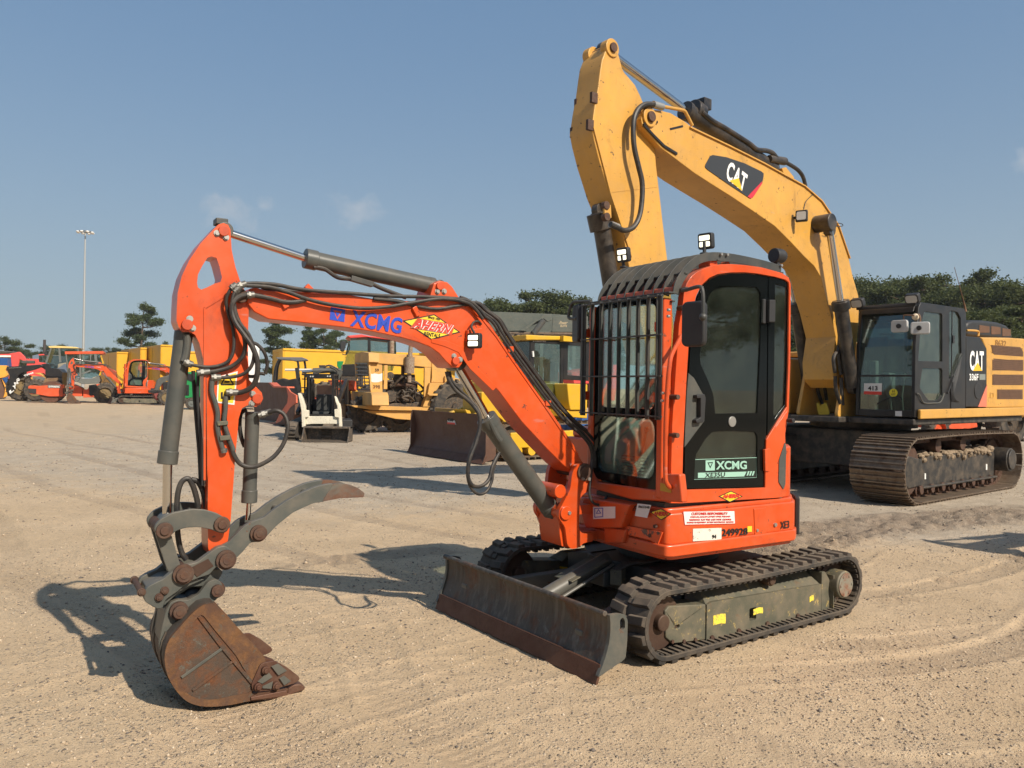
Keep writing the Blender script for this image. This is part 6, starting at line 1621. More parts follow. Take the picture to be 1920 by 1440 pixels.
# --- canopy machine (small roller) between the buckets
NF = fpix(590, 781, .2)
CN = thing('canopy_roller', NF, 'small black roller with flat grey canopy on posts before the yellow dump body', 'roller')
tpl(NF, zT, ((130,152),(200,148),(500,150),(560,170),(575,190),(510,200),(400,205),(340,190),(180,182),(140,168)), .3, 1.5, 'canopy', plain('canopy_grey', (.12,.125,.13), .5, var=.1), CN, .02)
for a, l in (([(178,182),(140,260),(118,350),(105,500)],.25),([(440,200),(452,290),(450,420)],.25),([(535,195),(550,290),(548,420)],-.9),([(200,182),(165,260),(150,350),(140,500)],-.9)):
    hosep(zT, a, l, .055, CN, black, 'canopy_post', fr=NF)
tpl(NF, zT, ((90,520),(120,480),(230,448),(300,470),(420,450),(470,600),(470,760),(80,760)), .3, 1.5, 'body', black, CN, .04)
q = NF.S(zT((130,700),(430,700)), .3)
for k, (fx, _) in enumerate(q):
    m = MB(NF); m.cyl((fx,-1.2,.6),(fx,.28,.6),.6,30); m.build('drum', engine, CN, bevel=.02)
hosep(zT, [(260,330),(450,330),(640,330)], .35, .06, CN, plain('pale_rail',(.6,.55,.45),.5), 'hand_rail', fr=NF)

# --- red wheel loader with brown bucket, cab above the old hood
WF = fpix(672, 806, .95)
WL = thing('wheel_loader', WF, 'red wheel loader with tinted cab behind the old yellow machine, brown bucket lowered', 'wheel loader')
tpl(WF, zR, ((40,735),(100,770),(250,790),(255,905),(300,960),(450,1080),(448,1150),(390,1260),(340,1305),(170,1315),(120,1290),(100,1240),(45,870)), 0, .9, 'bucket', bkt, WL, .02)
tpl(WF, zR, ((20,700),(40,705),(100,765),(250,778),(300,812),(250,800),(95,790),(30,735),(20,725)), .04, .12, 'bucket_lip', redp, WL, .01)
tpl(WF, zR, ((80,672),(300,676),(320,700),(320,800),(300,812),(250,720),(80,692)), -.8, .5, 'lift_arm', redp, WL, .02)
DF_ = Frame(WF.M.translation.x+2.2, WF.M.translation.y+3.8, .25)
tpl(DF_, zR, ((250,150),(440,140),(800,170),(808,420),(760,560),(500,560),(150,560),(165,480),(200,350)), 0, 1.7, 'cab_glass', winb, WL)
tpl(DF_, zR, ((200,128),(380,110),(480,130),(800,150),(830,190),(760,185),(440,145),(240,158)), .08, 1.9, 'cab_roof', pinkred, WL, .03)
for pts in (((455,140),(490,140),(492,420),(455,430)),((700,170),(728,170),(728,420),(700,420)),((490,160),(705,180),(700,200),(495,180)),((150,480),(500,470),(500,620),(140,620))):
    tpl(DF_, zR, pts, .03, .08 if pts[0][0] != 150 else 1.6, 'cab_post', black, WL, .01)
tpl(DF_, zR, ((118,195),(190,190),(185,250),(165,325),(120,318)), .1, .25, 'mirror', blackm, WL, .03, .05)
hosep(zR, [(190,205),(225,220),(230,290),(190,360),(140,350)], .05, .018, WL, blackm, 'mirror_arm', fr=DF_)
tpl(DF_, zR, ((60,600),(150,560),(300,560),(400,600),(400,760),(60,700)), .0, 1.4, 'front_frame', engine, WL, .03)
wheel(DF_, (DF_.S(zR((560,1000)),.3)[0][0], .85, .3), .85, .6, WL, redp)
wheel(DF_, (DF_.S(zR((100,1000)),.3)[0][0]+.5, .85, .3), .85, .6, WL, redp)
# --- separate rusty loader bucket on the left
BF = fpix(520, 797, .55)
LB_ = thing('loader_bucket', BF, 'big brown loader bucket with orange side edge standing on the ground behind the stick', 'bucket')
m = MB(BF); zz = zT
inside = BF.F(zT((-180,505),(30,510),(270,580),(300,700),(290,800),(180,960),(110,1060),(-180,1060)), 0)
fpl(BF, zT, ((-180,505),(30,510),(90,575),(275,585),(300,700),(285,820),(180,960),(120,1060),(0,1080),(-180,1075)), -.6, .08, 'bucket_back', bkt, LB_, .01)
fpl(BF, zT, ((275,575),(300,590),(330,640),(415,690),(418,800),(340,860),(200,1060),(240,1100),(120,1090),(180,960),(290,800),(302,700)), -.1, .06, 'side_plate', redp, LB_, .01)
fpl(BF, zT, ((340,860),(400,820),(400,960),(350,1110),(120,1112),(-180,1100),(-180,1075),(0,1080),(120,1095),(200,1060)), -.02, .5, 'cutting_edge', rust_edge, LB_, .01)
fpl(BF, zT, ((20,510),(45,508),(105,560),(285,566),(290,588),(90,580)), -.4, .3, 'top_lip', redp, LB_, .01)

# --- old yellow machine with exposed engine
OF = fpix(740, 812, .34)
OM = thing('old_motor_scraper', OF, 'old faded yellow machine with bare engine and slatted grille marked 59 and 398', 'scraper')
l = 0
tpl(OF, zR, ((468,336),(690,345),(925,358),(1160,378),(1235,392),(1235,518),(1150,512),(925,490),(700,478),(468,462)), 0, 1.6, 'hood_top', yold, OM, .02)
tpl(OF, zR, ((462,460),(635,485),(635,760),(645,985),(500,985),(500,850),(490,800),(478,640)), 0, .10, 'nose_side', yold, OM, .01)
tpl(OF, zR, ((658,490),(700,490),(695,785),(650,780),(655,640)), .0, .06, 'hood_post', yold, OM, .01)
tpl(OF, zR, ((1152,515),(1232,518),(1220,700),(1180,860),(1145,880),(1150,700)), 0, .12, 'hood_post', yold, OM, .01)
nf = OF.S(zR((468,336)),0)[0][0]
def ofp(pts, f, d, name, mat_, bevel=.01, holes=()): return fpl(OF, zR, pts, f, d, name, mat_, OM, bevel, 0, holes)
ofp(((292,448),(300,350),(380,325),(465,338),(468,450)), nf+.02, .35, 'nose_cap', yold)
ofp(((292,448),(466,458),(490,800),(318,800)), nf+.0, .05, 'grille_frame', yold, .004, (((306,465),(452,470),(474,788),(328,788)),))
m = MB(OF)
gq = OF.F(zR((306,465),(452,470),(474,788),(328,788)), nf+.01)
for k in range(1,3):
    t = k/3; a = [gq[0][i]*(1-t)+gq[1][i]*t for i in (0,1)]; b = [gq[3][i]*(1-t)+gq[2][i]*t for i in (0,1)]; m.bar((nf+.01,a[0],a[1]),(nf+.01,b[0],b[1]),.03,.03,up=(1,0,0))
for k in range(0,8):
    t = k/7.0; a = [gq[0][i]*(1-t)+gq[3][i]*t for i in (0,1)]; b = [gq[1][i]*(1-t)+gq[2][i]*t for i in (0,1)]; m.bar((nf+.015,a[0],a[1]),(nf+.015,b[0],b[1]),.04,.03,up=(1,0,0))
m.build('grille_bars', greym, OM)
m = MB(OF); m.box(nf-.5,-1.45,1.0,nf-.35,-.1,2.3); m.build('radiator', engine, OM)
ofp(((250,810),(490,820),(500,860),(505,985),(255,985)), nf+.12, .55, 'bumper', yold, .03)
tpl(OF, zR, ((255,985),(520,988),(900,1000),(1270,1008),(1272,1052),(900,1045),(520,1040),(290,1005)), .12, 1.8, 'running_board', MAT['old_machine_yellow'], OM, .01)
tpl(OF, zR, ((420,1045),(1260,1055),(1250,1160),(1080,1170),(800,1150),(500,1080)), .0, 1.6, 'main_frame', yold, OM, .02)
tpl(OF, zR, ((1215,705),(1388,708),(1370,780),(1315,1000),(1130,1000),(1190,850)), .15, .5, 'step_panel', yold, OM, .01)
tpl(OF, zR, ((1190,838),(1315,838),(1310,862),(1215,862)), .35, .2, 'step', yold, OM)
tpl(OF, zR, ((1388,708),(1450,712),(1340,1000),(1318,1000)), .12, 1.7, 'fender_edge', yold, OM, .01)
tpl(OF, zR, ((1235,400),(1340,480),(1420,540),(1440,710),(1230,705),(1240,640)), -.2, 1.2, 'tank_housing', yold, OM, .03)
tpl(OF, zR, ((1400,620),(1700,680),(1900,720),(1900,780),(1650,745),(1400,712)), -.1, 1.4, 'rear_deck', yold, OM, .02)
# engine: block, rocker covers, manifold, pipes
m = MB(OF); rr = random.Random(3)
eq = OF.S(zR((700,600),(1130,960)), -.3); f0_, f1_ = sorted((eq[0][0],eq[1][0])); z0_, z1_ = eq[1][1], eq[0][1]
m.box(f0_+.15,-1.2,z0_+.05,f1_-.1,-.45,z0_+.75)
m.box(f0_+.2,-1.0,z0_+.7,f1_-.3,-.6,z1_-.1)
for k in range(6): f = f0_+.35+k*(f1_-f0_-.7)/5; m.box(f-.1,-.62,z0_+.75,f+.1,-.42,z0_+1.0)
m.build('engine_block', engine, OM, bevel=.03)
m = MB(OF)
for k in range(26):
    a = Vector((rr.uniform(f0_,f1_),rr.uniform(-.45,-.15),rr.uniform(z0_,z1_-.1))); b = a+Vector((rr.uniform(-.7,.7),rr.uniform(-.15,.15),rr.uniform(-.5,.4))); c = b+Vector((rr.uniform(-.3,.3),0,rr.uniform(-.4,.2)))
    m.tube(cr([a,(a+b)/2+Vector((0,.08,.1)),b,c],5), rr.choice((.015,.022,.04)), 6)
for k in range(7): m.cyl((rr.uniform(f0_,f1_),-.4,z0_+rr.uniform(.1,.7)),(rr.uniform(f0_,f1_),-.25,z0_+rr.uniform(.1,.7)),rr.uniform(.05,.11),12)
f = OF.S(zR((735,870)),-.1)[0]; m.cyl((f[0],-.25,f[1]),(f[0],-.12,f[1]),.20,20); m.cyl((f[0]+.0,-.25,f[1]+.7),(f[0],-.14,f[1]+.7),.12,16)
m.build('engine_pipes', engine, OM)
m = MB(OF); e = OF.S3(zR((885,500),(885,640),(845,640),(800,700)), -.25); m.tube([e[0],e[1]], .06, 10); m.cyl(*OF.S3(zR((800,720),(1040,740)), -.3), .09, 12); m.build('exhaust_manifold', pinrust, OM)
m = MB(OF); e = OF.S3(zR((965,590),(970,390),(975,365),(985,245)), .06); m.cyl(e[0]-Vector((0,.0,.3)),e[0],.07,12); m.cyl(e[0],e[1],.165,20); m.cyl(e[1],e[2],.09,14); m.cyl(e[2],e[3],.075,14); m.build('muffler', MAT.get('mfl') or rusty('mfl',(.30,.25,.19),(.22,.12,.07),.4,.6,.7,0,None,5), OM)
m = MB(OF); e = OF.S3(zR((750,345),(752,190)), -.9); m.cyl(e[0],e[1],.08,14); m.build('intake_stack', MAT['mfl'], OM)
wq = OF.S(zR((1560,930)), .25)[0]
wheel(OF, (wq[0], .86, .35), .95, .6, OM, creamp, 20, hub=engine)
q = OF.S(zR((520,1250)), .2)[0]; wheel(OF, (q[0]+.1,.62,-.4), .62, .45, OM, engine, 18)
q = OF.S(zR((900,1250)), .2)[0]; wheel(OF, (q[0],.6,-.5), .6, .45, OM, engine, 18)
m = MB(OF); m.box(wq[0]-.3,-1.4,.5,f1_,-.2,1.0); m.build('drive_line', engine, OM, bevel=.03)
def otx(t, bl, br_, tl, mat_, parent=OM, fr=OF, ll=.004, z=zR, off=.03): return txt(t, z, bl, br_, tl, ll, mat_, parent, fr=fr, off=off)
otx('59', (543,568), (592,570), (543,530), black_ink); otx('398', (520,775), (606,778), (520,730), plain('brown_ink',(.12,.06,.02),.6))
P = OF.S(zR((480,590),(510,598),(540,590),(590,600),(635,588),(632,680),(590,697),(530,700),(485,690)), .003); m = MB(OF); m.prism(1, P, .002, .005); m.build('white_patch', white, OM)

# --- dozer
ba, bb = gpt(768,848), gpt(908,870)
bd = (bb-ba).normalized(); yawd = math.atan2(bd.x, -bd.y); yawd = math.atan2(bd.x, -bd.y)
DZ = Frame((ba.x+bb.x)/2, (ba.y+bb.y)/2, yawd)
DO = thing('bulldozer', DZ, 'yellow and black bulldozer with wide dark brown blade behind the orange boom', 'bulldozer')
hw = (bb-ba).length/2
H_ = 1.02
pf = [(.06,.0),(-.06,.14),(-.14,.32),(-.17,.52),(-.15,.74),(-.06,H_)]
pf = [tuple(p[:2]) for p in cr([Vector((a,b,0)) for a,b in pf],4)]
m = MB(DZ); m.prism(1, pf+[(a-.06,b) for a,b in pf][::-1], -hw, hw); bl_ = m.build('blade', bkt, DO, smooth=50)
m = MB(DZ); m.prism(1, [(.075,.0),(-.045,.15),(-.06,.15),(.055,.0)], -hw-.02, hw+.02); m.build('cutting_edge', rust_edge, bl_)
m = MB(DZ)
for sg in (1,-1): m.prism(1, [(.05,.02),(-.02,.2),(-.02,.9),(-.06,H_),(-.28,.9),(-.28,.1)], sg*hw-.015, sg*hw+.015)
m.build('blade_end', bkt, bl_)
q = DZ.F(zS((398,965),(430,932),(462,945),(476,1008),(402,1002)), -.1)
m = MB(DZ); m.prism(0, q, -.14, -.12)
sb = m.build('number_sticker', white, bl_)
q = DZ.F3(zS((402,975),(462,980),(402,940)), -.11); place_text('450', q[0], q[1], q[2], black_ink, sb, DZ, off=.03)
q = DZ.F(zS((402,985),(474,990),(476,1008),(402,1002)), -.11); m = MB(DZ); m.prism(0, q, -.119, -.115); m.build('red_strip', MAT['strip_red'], sb)
fpl(DZ, zS, ((284,845),(575,862),(625,950),(285,918)), -.6, .06, 'trash_guard', yold, DO, .01)
tpl(DZ, zS, ((575,860),(625,875),(655,950),(618,950)), hw*.45, .5, 'guard_side', ykom, DO, .01)
# body: hood, push arms, tracks, cab
m = MB(DZ); m.box(-3.0,-.45,.75,-.75,.55,1.75); m.box(-.80,-.42,.8,-.72,.52,1.7); m.build('engine_hood', ykom, DO, bevel=.05)
m = MB(DZ)
for sg in (1,-1): m.bar((-.25,sg*1.0,.45),(-2.2,sg*1.1,.45),.14,.22); m.bar((-.2,sg*.55,.85),(-1.2,sg*.5,1.2),.12,.12)
m.build('push_arm', ykom, DO, bevel=.02)
for sg in (1,-1):
    at, tot = stadium(.36, -.95, -3.45, .42); n = 42; m = MB(DZ)
    for i in range(n):
        q_, t, o = at(i/n); M = Matrix(((t[0],0,o[0],q_[0]),(0,1,0,0),(t[1],0,o[1],q_[1]),(0,0,0,1))); w_ = tot/n/2*.95
        m.box(-w_,sg*.75,-.02,w_,sg*1.25,.01,M); m.box(-w_,sg*.75,.01,-w_+.03,sg*1.25,.05,M)
    m.build('crawler_track', shoe, DO)
    m = MB(DZ); m.prism(1, [(-1.0,.25),(-1.0,.6),(-3.2,.62),(-3.2,.25)], sg*.85, sg*1.15); m.build('track_frame', ykom, DO, bevel=.03)
    for f in np.linspace(-3.1,-1.2,6):
        m = MB(DZ); m.cyl((f,sg*.85,.19),(f,sg*1.17,.19),.11,14); m.build('track_roller', ykom, DO)
    for f in (-.95,-3.45): m = MB(DZ); m.cyl((f,sg*.9,.42),(f,sg*1.12,.42),.31,22); m.build('idler', engine, DO)
DC = Frame(DZ.M.translation.x, DZ.M.translation.y, yawd)
# cab measured on the near side plane
lc_ = .62
def dp(pts, name, mat_, w, l=lc_, bevel=.01, holes=(), fil=0): return tpl(DZ, zS, pts, l, w, name, mat_, DO, bevel, fil, holes)
q_top = DZ.S(zS((1210,180),(1520,200),(1520,840),(1200,830)), lc_)
dp(((1210,180),(1530,200),(1525,560),(1518,850),(1195,825),(1200,500)), 'cab_door', black, .06, holes=(((1250,220),(1500,235),(1498,560),(1490,800),(1240,780),(1240,500)),))
dp(((1250,220),(1500,235),(1498,560),(1490,800),(1240,780),(1240,500)), 'door_glass', winb, .008, lc_-.02, 0)
dp(((1530,200),(1810,215),(1800,590),(1525,575)), 'cab_rear_side', black, .06, holes=(((1570,245),(1700,252),(1695,540),(1565,530)),))
dp(((1570,245),(1700,252),(1695,540),(1565,530)), 'side_glass', winb, .008, lc_-.02, 0)
dp(((1165,140),(1300,148),(1520,155),(1810,180),(1810,208),(1520,195),(1165,195)), 'cab_roof', ykom, 1.3, lc_+.08, .03)
dp(((1525,150),(1640,165),(1640,212),(1525,205)), 'roof_bracket', ykom, .15, lc_+.2, .01)
m = MB(DZ); qa = DZ.S(zS((1205,190),(1200,600),(1810,600),(1810,200)), lc_)
f_front, f_rear = qa[0][0], qa[3][0]; zlo, zhi = qa[1][1], qa[0][1]
for l2 in (lc_-1.25,): m.box(f_rear,l2,zlo-.6,f_front,l2+.05,zlo); m.box(f_front-.06,l2,zlo,f_front,l2+.05,zhi); m.box(f_rear,l2,zlo,f_rear+.06,l2+.05,zhi)
m.box(f_front-.02,lc_-1.2,zlo-.6,f_front+.03,lc_-.06,zlo); m.box(f_front-.05,lc_-.65,zlo,f_front,lc_-.58,zhi)
m.box(f_rear,lc_-1.2,zlo-.6,f_rear+.05,lc_-.06,zlo)
m.build('cab_frame', black, DO, bevel=.01)
m = MB(DZ); m.box(f_front-.03,lc_-1.2,zlo,f_front-.02,lc_-.06,zhi); m.build('windscreen', winb, DO)
m = MB(DZ); m.box(f_front-1.15,lc_-.9,zlo-.3,f_front-.75,lc_-.4,zlo-.05); m.box(f_front-1.2,lc_-.88,zlo-.1,f_front-1.08,lc_-.42,zlo+.5); m.build('seat', seatm, DO, bevel=.03)
for (x,y) in ((1050,170),(1100,165),(1150,175)):
    q = DZ.F3(zS((x,y)), f_front+.05)[0]; m = MB(DZ); m.cyl((q.x,q.y,q.z),(q.x+.12,q.y,q.z),.075,14); m.build('work_lamp', engine, DO, bevel=.01)
dp(((1560,612),(1760,618),(1755,870),(1590,870),(1575,780)), 'side_tank', ykom, 1.2, lc_+.45, .04, fil=.04)
dp(((1520,870),(1755,872),(1755,950),(1500,930)), 'platform', ykom, 1.2, lc_+.4, .02)
dp(((735,700),(780,690),(830,740),(900,860),(980,920),(1035,1010),(980,1015),(930,960),(890,930),(890,1100),(830,1100),(820,1230),(760,1240),(740,900)), 'front_frame', ykom, .25, .62, .02)
txt('KOMATSU', zS, (1230,212), (1352,212), (1232,198), lc_+.003, white, DO, fr=DZ)
m = MB(DZ); q = DZ.S3(zS((1228,300),(1232,355)), lc_+.02); m.bar(q[0], q[1], .04, .04); m.build('door_handle', white, DO)
# blue drum just behind it and a red skip seen through its windows
q = gpt(1092,846); BFm = Frame(q.x, q.y+1.2, .6)
BD = thing('blue_barrel', BFm, 'blue plastic barrel lying by the bulldozer track beside the orange cab', 'barrel')
m = MB(BFm); m.cyl((0,-.45,.62),(0,.45,.62),.30,28); m.cyl((0,-.2,.62),(0,-.17,.62),.315,28); m.cyl((0,.17,.62),(0,.2,.62),.315,28); m.build('drum', bluep, BD, bevel=.02)
m = MB(BFm); m.box(-.4,-.5,0,.4,.5,.33); m.build('cradle', blackm, BD, bevel=.02)
q = gpt(1075,775); RS = Frame(q.x, q.y, .5)
RT = thing('red_hopper', RS, 'red steel hopper seen through the bulldozer cab windows', 'hopper')
m = MB(RS); m.prism(1, [(-3.2,.8),(-.4,.8),(.2,2.6),(-3.6,3.2)], -2.2, 0); m.build('hopper_body', pinkred, RT, bevel=.03)
m = MB(RS)
for f in (-2.8,-.6): m.box(f-.1,-.15,0,f+.1,.05,.9); m.box(f-.1,-2.2,0,f+.1,-2.0,.9)
m.build('hopper_leg', black, RT)

# --- grey screening plant
q = gpt(1010,771); SF = Frame(q.x, q.y, .10)
SP = thing('screening_plant', SF, 'long dark grey screening plant hopper raised on legs above and behind the bulldozer', 'screener')
def sp(pts, name, mat_, w, l=0, bevel=.02, **k): return tpl(SF, zN, pts, l, w, name, mat_, SP, bevel, **k)
sp(((-250,600),(380,620),(820,635),(1290,660),(1300,700),(850,885),(620,895),(-250,880)), 'hopper_side', dkgreen, .10)
sp(((1305,700),(1420,672),(1790,695),(1790,905),(1290,905)), 'hopper_side', dkgreen, .10)
sp(((700,905),(1600,912),(1600,935),(700,925)), 'lower_rail', MAT['worn_track_shoe'], 1.5, .1, .01)
sp(((-250,880),(1790,900),(1790,915),(-250,900)), 'hopper_floor', dkgreen, 2.8, -.1)
sp(((-250,600),(1290,655),(1790,690),(1790,905),(-250,885)), 'far_side', dkgreen, .1, -2.6)
sp(((850,885),(1150,690),(1180,655),(1270,655),(1300,740),(1230,760),(1180,720),(1080,760),(920,890)), 'support_gusset', dkgreen, .3, .25)
m = MB(SF); a = SF.S3(zN((1180,740),(1040,925)), .3); m.cyl(a[0], a[1], .20, 20); m.build('lift_ram', greyc, SP, bevel=.02)
m = MB(SF)
fl = SF.S(zN((700,915),(1600,920)), 0); zz_ = fl[0][1]
for f in (fl[0][0], (fl[0][0]+fl[1][0])/2, fl[1][0]): m.box(f-.12,-.2,.0,f+.12,0,zz_); m.box(f-.12,-2.6,0,f+.12,-2.4,zz_)
m.box(fl[1][0],-2.4,.9,fl[0][0],-.2,1.5)
m.build('leg_frame', dkgreen, SP, bevel=.02)
tanink = plain('tan_ink', (.45,.36,.22), .6)
txt('Power', zN, (1385,800), (1500,800), (1400,752), .004, tanink, SP, fr=SF, shear=.3); txt('ELITE', zN, (1410,835), (1500,835), (1410,808), .004, tanink, SP, fr=SF, off=.03)
# --- yellow dump bodies
def dump(px, py, yaw, wf, wl, h, label, base=.9, shift=0):
    fr = fpix(px, py, yaw); t = thing('dump_body', fr, label, 'dump body', 'yellow dump bodies along the back of the yard')
    m = MB(fr)
    m.box(-wl,-wf,base,-wl+.08,0,h); m.box(-.08,-wf,base,0,0,h); m.box(-wl+.08,-.08,base,-.08,0,h); m.box(-wl+.08,-wf,base,-.08,-wf+.08,h); m.box(-wl+.08,-wf+.08,base,-.08,-.08,base+.1)
    b = m.build('body_shell', yel, t, bevel=.02)
    m = MB(fr)
    n = max(2, int(wf/2.6))
    for k in range(n+1): m.box(0,-wf*k/n-.04 if k else -.1,base,.02,-wf*k/n+.04 if k else 0,h)
    m.box(0,-wf,h-.18,.03,0,h); m.box(-wl,0,h-.12,0,.06,h+.02); m.build('stiffener', yel, t, bevel=.01)
    m = MB(fr); m.box(-wl+.1,-wf+.2,.45,-.1,-.1,base); m.build('chassis', blackm, t)
    m = MB(fr)
    for y in (-.4,-wf+.5):
        for f in (-.6,-wl+.7): m.cyl((f,y-.15,.5),(f,y+.15,.5),.5,20)
    m.build('wheel', tyre, t)
    return t
dump(529, 767, .50, 3.0, 12.0, 3.85, 'big yellow dump body with a long bright side behind the small canopy roller', 1.0)
dump(300, 752, .66, 11.0, 2.2, 4.75, 'tall yellow dump body at the right end of the far left row')
dump(262, 750, .66, 7.5, .5, 4.6, 'yellow dump body with narrow bright edge, second from right in far row')
dump(218, 748, .66, 7.5, 1.0, 4.3, 'yellow dump body with small bright end panel, leftmost in far row')
dump(345, 756, .62, 3.0, 3.5, 4.0, 'yellow dump body seen between the grey cylinder and the orange stick')
# white truck cab
q = gpt(470,768); TF_ = Frame(q.x, q.y, .3)
TW = thing('white_truck', TF_, 'white tank truck end standing beside the big yellow dump body', 'truck')
tpl(TF_, lambda *p: list(p), ((452,650),(470,643),(486,648),(487,730),(486,752),(452,752)), 0, 2.4, 'tank', whitep, TW, .15)
m = MB(TF_)
for f in (-.5,.6): m.cyl((f,-.35,.5),(f,-.05,.5),.5,20)
m.build('wheel', tyre, TW)
m = MB(TF_); a = TF_.S3(((479,660),(474,680)), .02); m.cyl(a[0], a[1], .1, 10); m.build('mirror', blackm, TW)
# green machine
q = gpt(352,768); GF = Frame(q.x, q.y, .3)
GM = thing('green_chipper', GF, 'bright green machine with black panels behind the grey bucket cylinder', 'wood chipper')
tpl(GF, zK, ((100,605),(170,600),(300,640),(300,840),(165,850),(100,860),(60,840),(60,650)), 0, 1.6, 'body', greenp, GM, .05)
tpl(GF, zK, ((105,615),(150,625),(160,700),(110,680)), .04, .1, 'side_panel', black, GM, .01); tpl(GF, zK, ((70,720),(125,730),(125,830),(70,830)), .04, .1, 'side_panel', black, GM, .01)
q_ = GF.S(zK((155,875)), 0)[0]; wheel(GF, (q_[0], .38, .0), .38, .25, GM, greym, 0)
q = gpt(646,772); GB = Frame(q.x, q.y-1, .2)
G2 = thing('green_toolbox', GB, 'green steel tank on a stand between the yellow dump body and the wheel loader cab', 'tank')
tpl(GB, zT, ((1000,205),(1100,205),(1100,345),(1060,345),(1000,280)), 0, 1.0, 'tank_body', greenp, G2, .04)
m = MB(GB); b0 = GB.S(zT((1010,300),(1090,300)), 0); m.box(b0[1][0],-.9,0,b0[0][0],-.1,b0[0][1]); m.build('stand', black, G2, bevel=.02)
# --- far left: roller, black loader, red excavator
RFm = fpix(110, 755, .42)
RO = thing('soil_compactor', RFm, 'orange soil compactor with grey glazed cab and flat orange roof at far left', 'road roller')
def rp(pts, name, mat_, w=2.0, l=0, bevel=.02, z=zQ, **k): return tpl(RFm, z, pts, l, w, name, mat_, RO, bevel, **k)
rp(((185,165),(820,160),(828,180),(820,205),(190,212)), 'cab_roof', orange2, 2.2)
rp(((200,210),(760,210),(800,340),(800,420),(740,560),(620,600),(330,580),(240,560),(215,420)), 'cab_glass', winb, 1.9, -.1)
for p in (((420,212),(452,212),(458,640),(430,640)),((600,215),(625,215),(610,340),(600,340)),((665,212),(710,212),(730,440),(690,440)),((260,420),(290,420),(290,570),(262,565)),((200,210),(215,210),(270,600),(250,590)),((460,520),(600,470),(620,490),(465,545))):
    rp(p, 'cab_post', greym, .08, .0, .0)
rp(((240,560),(430,610),(650,605),(740,560),(770,640),(745,690),(470,700),(330,640)), 'engine_cover', greym, 2.0, .02)
rp(((245,700),(330,705),(460,760),(475,790),(470,900),(250,900)), 'rear_frame', orange2)
rp(((485,790),(560,785),(600,720),(720,700),(800,690),(800,760),(720,830),(710,915),(490,920)), 'side_steps', orange2, 1.9)
rp(((580,720),(700,700),(715,760),(700,880),(590,880)), 'step_recess', black, .05, .03, 0)
rp(((635,1010),(690,990),(830,1005),(1060,990),(1400,975),(1420,1240),(1100,1240),(830,1190),(700,1190),(635,1160)), 'drum_frame', orange2, 2.2, .1, z=zP)
rp(((635,1060),(815,1070),(815,1180),(640,1165)), 'weight_box', blackm, .1, .14, 0, z=zP)
q = RFm.S(zP((1150,1080)), 0)[0]; m = MB(RFm); m.cyl((q[0],-2.1,.78),(q[0],-.05,.78),.78,36); m.build('drum', rust_edge, RO, bevel=.02)
q = RFm.S(zQ((850,820)), 0)[0]; wheel(RFm, (q[0], .72, .1), .78, .5, RO, None, 16)
rp(((1075,985),(1355,985),(1355,1050),(1075,1045)), 'name_panel', greym, .02, .13, 0, z=zP)
txt('DYNAPAC', zP, (1100,1038), (1345,1042), (1100,998), .136, white, RO, fr=RFm, off=.04)
rp(((820,420),(900,430),(990,470),(1020,490),(1030,610),(900,580),(800,540)), 'hood', orange2, 1.8)
BLF = fpix(60, 752, .35)
BLK = thing('black_wheel_loader', BLF, 'black wheel loader with pale yellow roof and white painted letters at far left', 'wheel loader')
def bp_(pts, name, mat_, w=2.2, l=0, bevel=.03, z=zP, **k): return tpl(BLF, z, pts, l, w, name, mat_, BLK, bevel, **k)
bp_(((1080,110),(1250,98),(1700,125),(1790,148),(1750,160),(1110,150)), 'cab_roof', MAT['faded_yellow'] if 'faded_yellow' in MAT else plain('faded_yellow',(.68,.50,.18),.6), 2.4)
bp_(((1130,155),(1750,165),(1750,440),(1330,500),(1180,600),(1020,480)), 'cab_glass', winb, 2.0, -.1)
for p in (((1310,150),(1350,150),(1380,460),(1330,480)),((1130,155),(1165,155),(1060,480),(1015,480)),((1180,310),(1320,310),(1320,325),(1180,325)),((1740,165),(1770,165),(1765,440),(1740,440))): bp_(p, 'cab_post', greym, .1, 0, 0)
bp_(((980,240),(1055,225),(1060,310),(1000,320)), 'mirror', blackm, .3, .3)
hosep(zP, [(1030,240),(1040,185),(1100,185),(1110,230)], .3, .03, BLK, blackm, 'mirror_arm', fr=BLF)
bp_(((940,510),(1100,500),(1150,600),(1330,620),(1400,700),(1400,800),(1040,790),(1020,640),(900,570)), 'body', black)
bp_(((1020,640),(1400,700),(1400,1000),(1020,1000)), 'rear_body', black, 2.0, -.1)
bp_(((930,930),(1050,830),(1290,820),(1300,900),(1100,960),(1080,1000),(930,1000)), 'rear_fender', MAT['rusty_fender'] if 'rusty_fender' in MAT else rusty('rusty_fender',(.22,.13,.06),(.12,.06,.03),.4,.7), .4, .3)
bp_(((690,810),(720,770),(1010,800),(1025,890),(980,930),(690,935)), 'battery_box', yold, 1.2, .2)
bp_(((735,790),(900,785),(1015,815),(1010,900),(735,905)), 'grille', greym, .03, .23, 0)
bp_(((560,790),(670,790),(665,980),(560,985)), 'steps', engine, .5, .2)
bp_(((480,430),(770,430),(775,500),(470,500)), 'ram', greyc, .35, .4, .05)
bp_(((150,570),(440,555),(900,520),(980,560),(760,640),(520,700),(420,760),(330,960),(240,1180),(150,1150),(190,1000),(210,760),(140,620)), 'lift_arm', black, .5, .5)
bp_(((200,590),(480,575),(480,600),(200,612)), 'ram_rod', chrome, .1, .55, 0)
bp_(((760,710),(900,705),(960,760),(980,800),(900,760),(830,735)), 'fender', yold, 1.2, .2)
for x, r_, l2 in ((470,1.05,.0),(820,.85,.45)):
    q = BLF.S(zP((x,1000)), 0)[0]; wheel(BLF, (q[0], r_, l2), r_, .6, BLK, yold, 20)
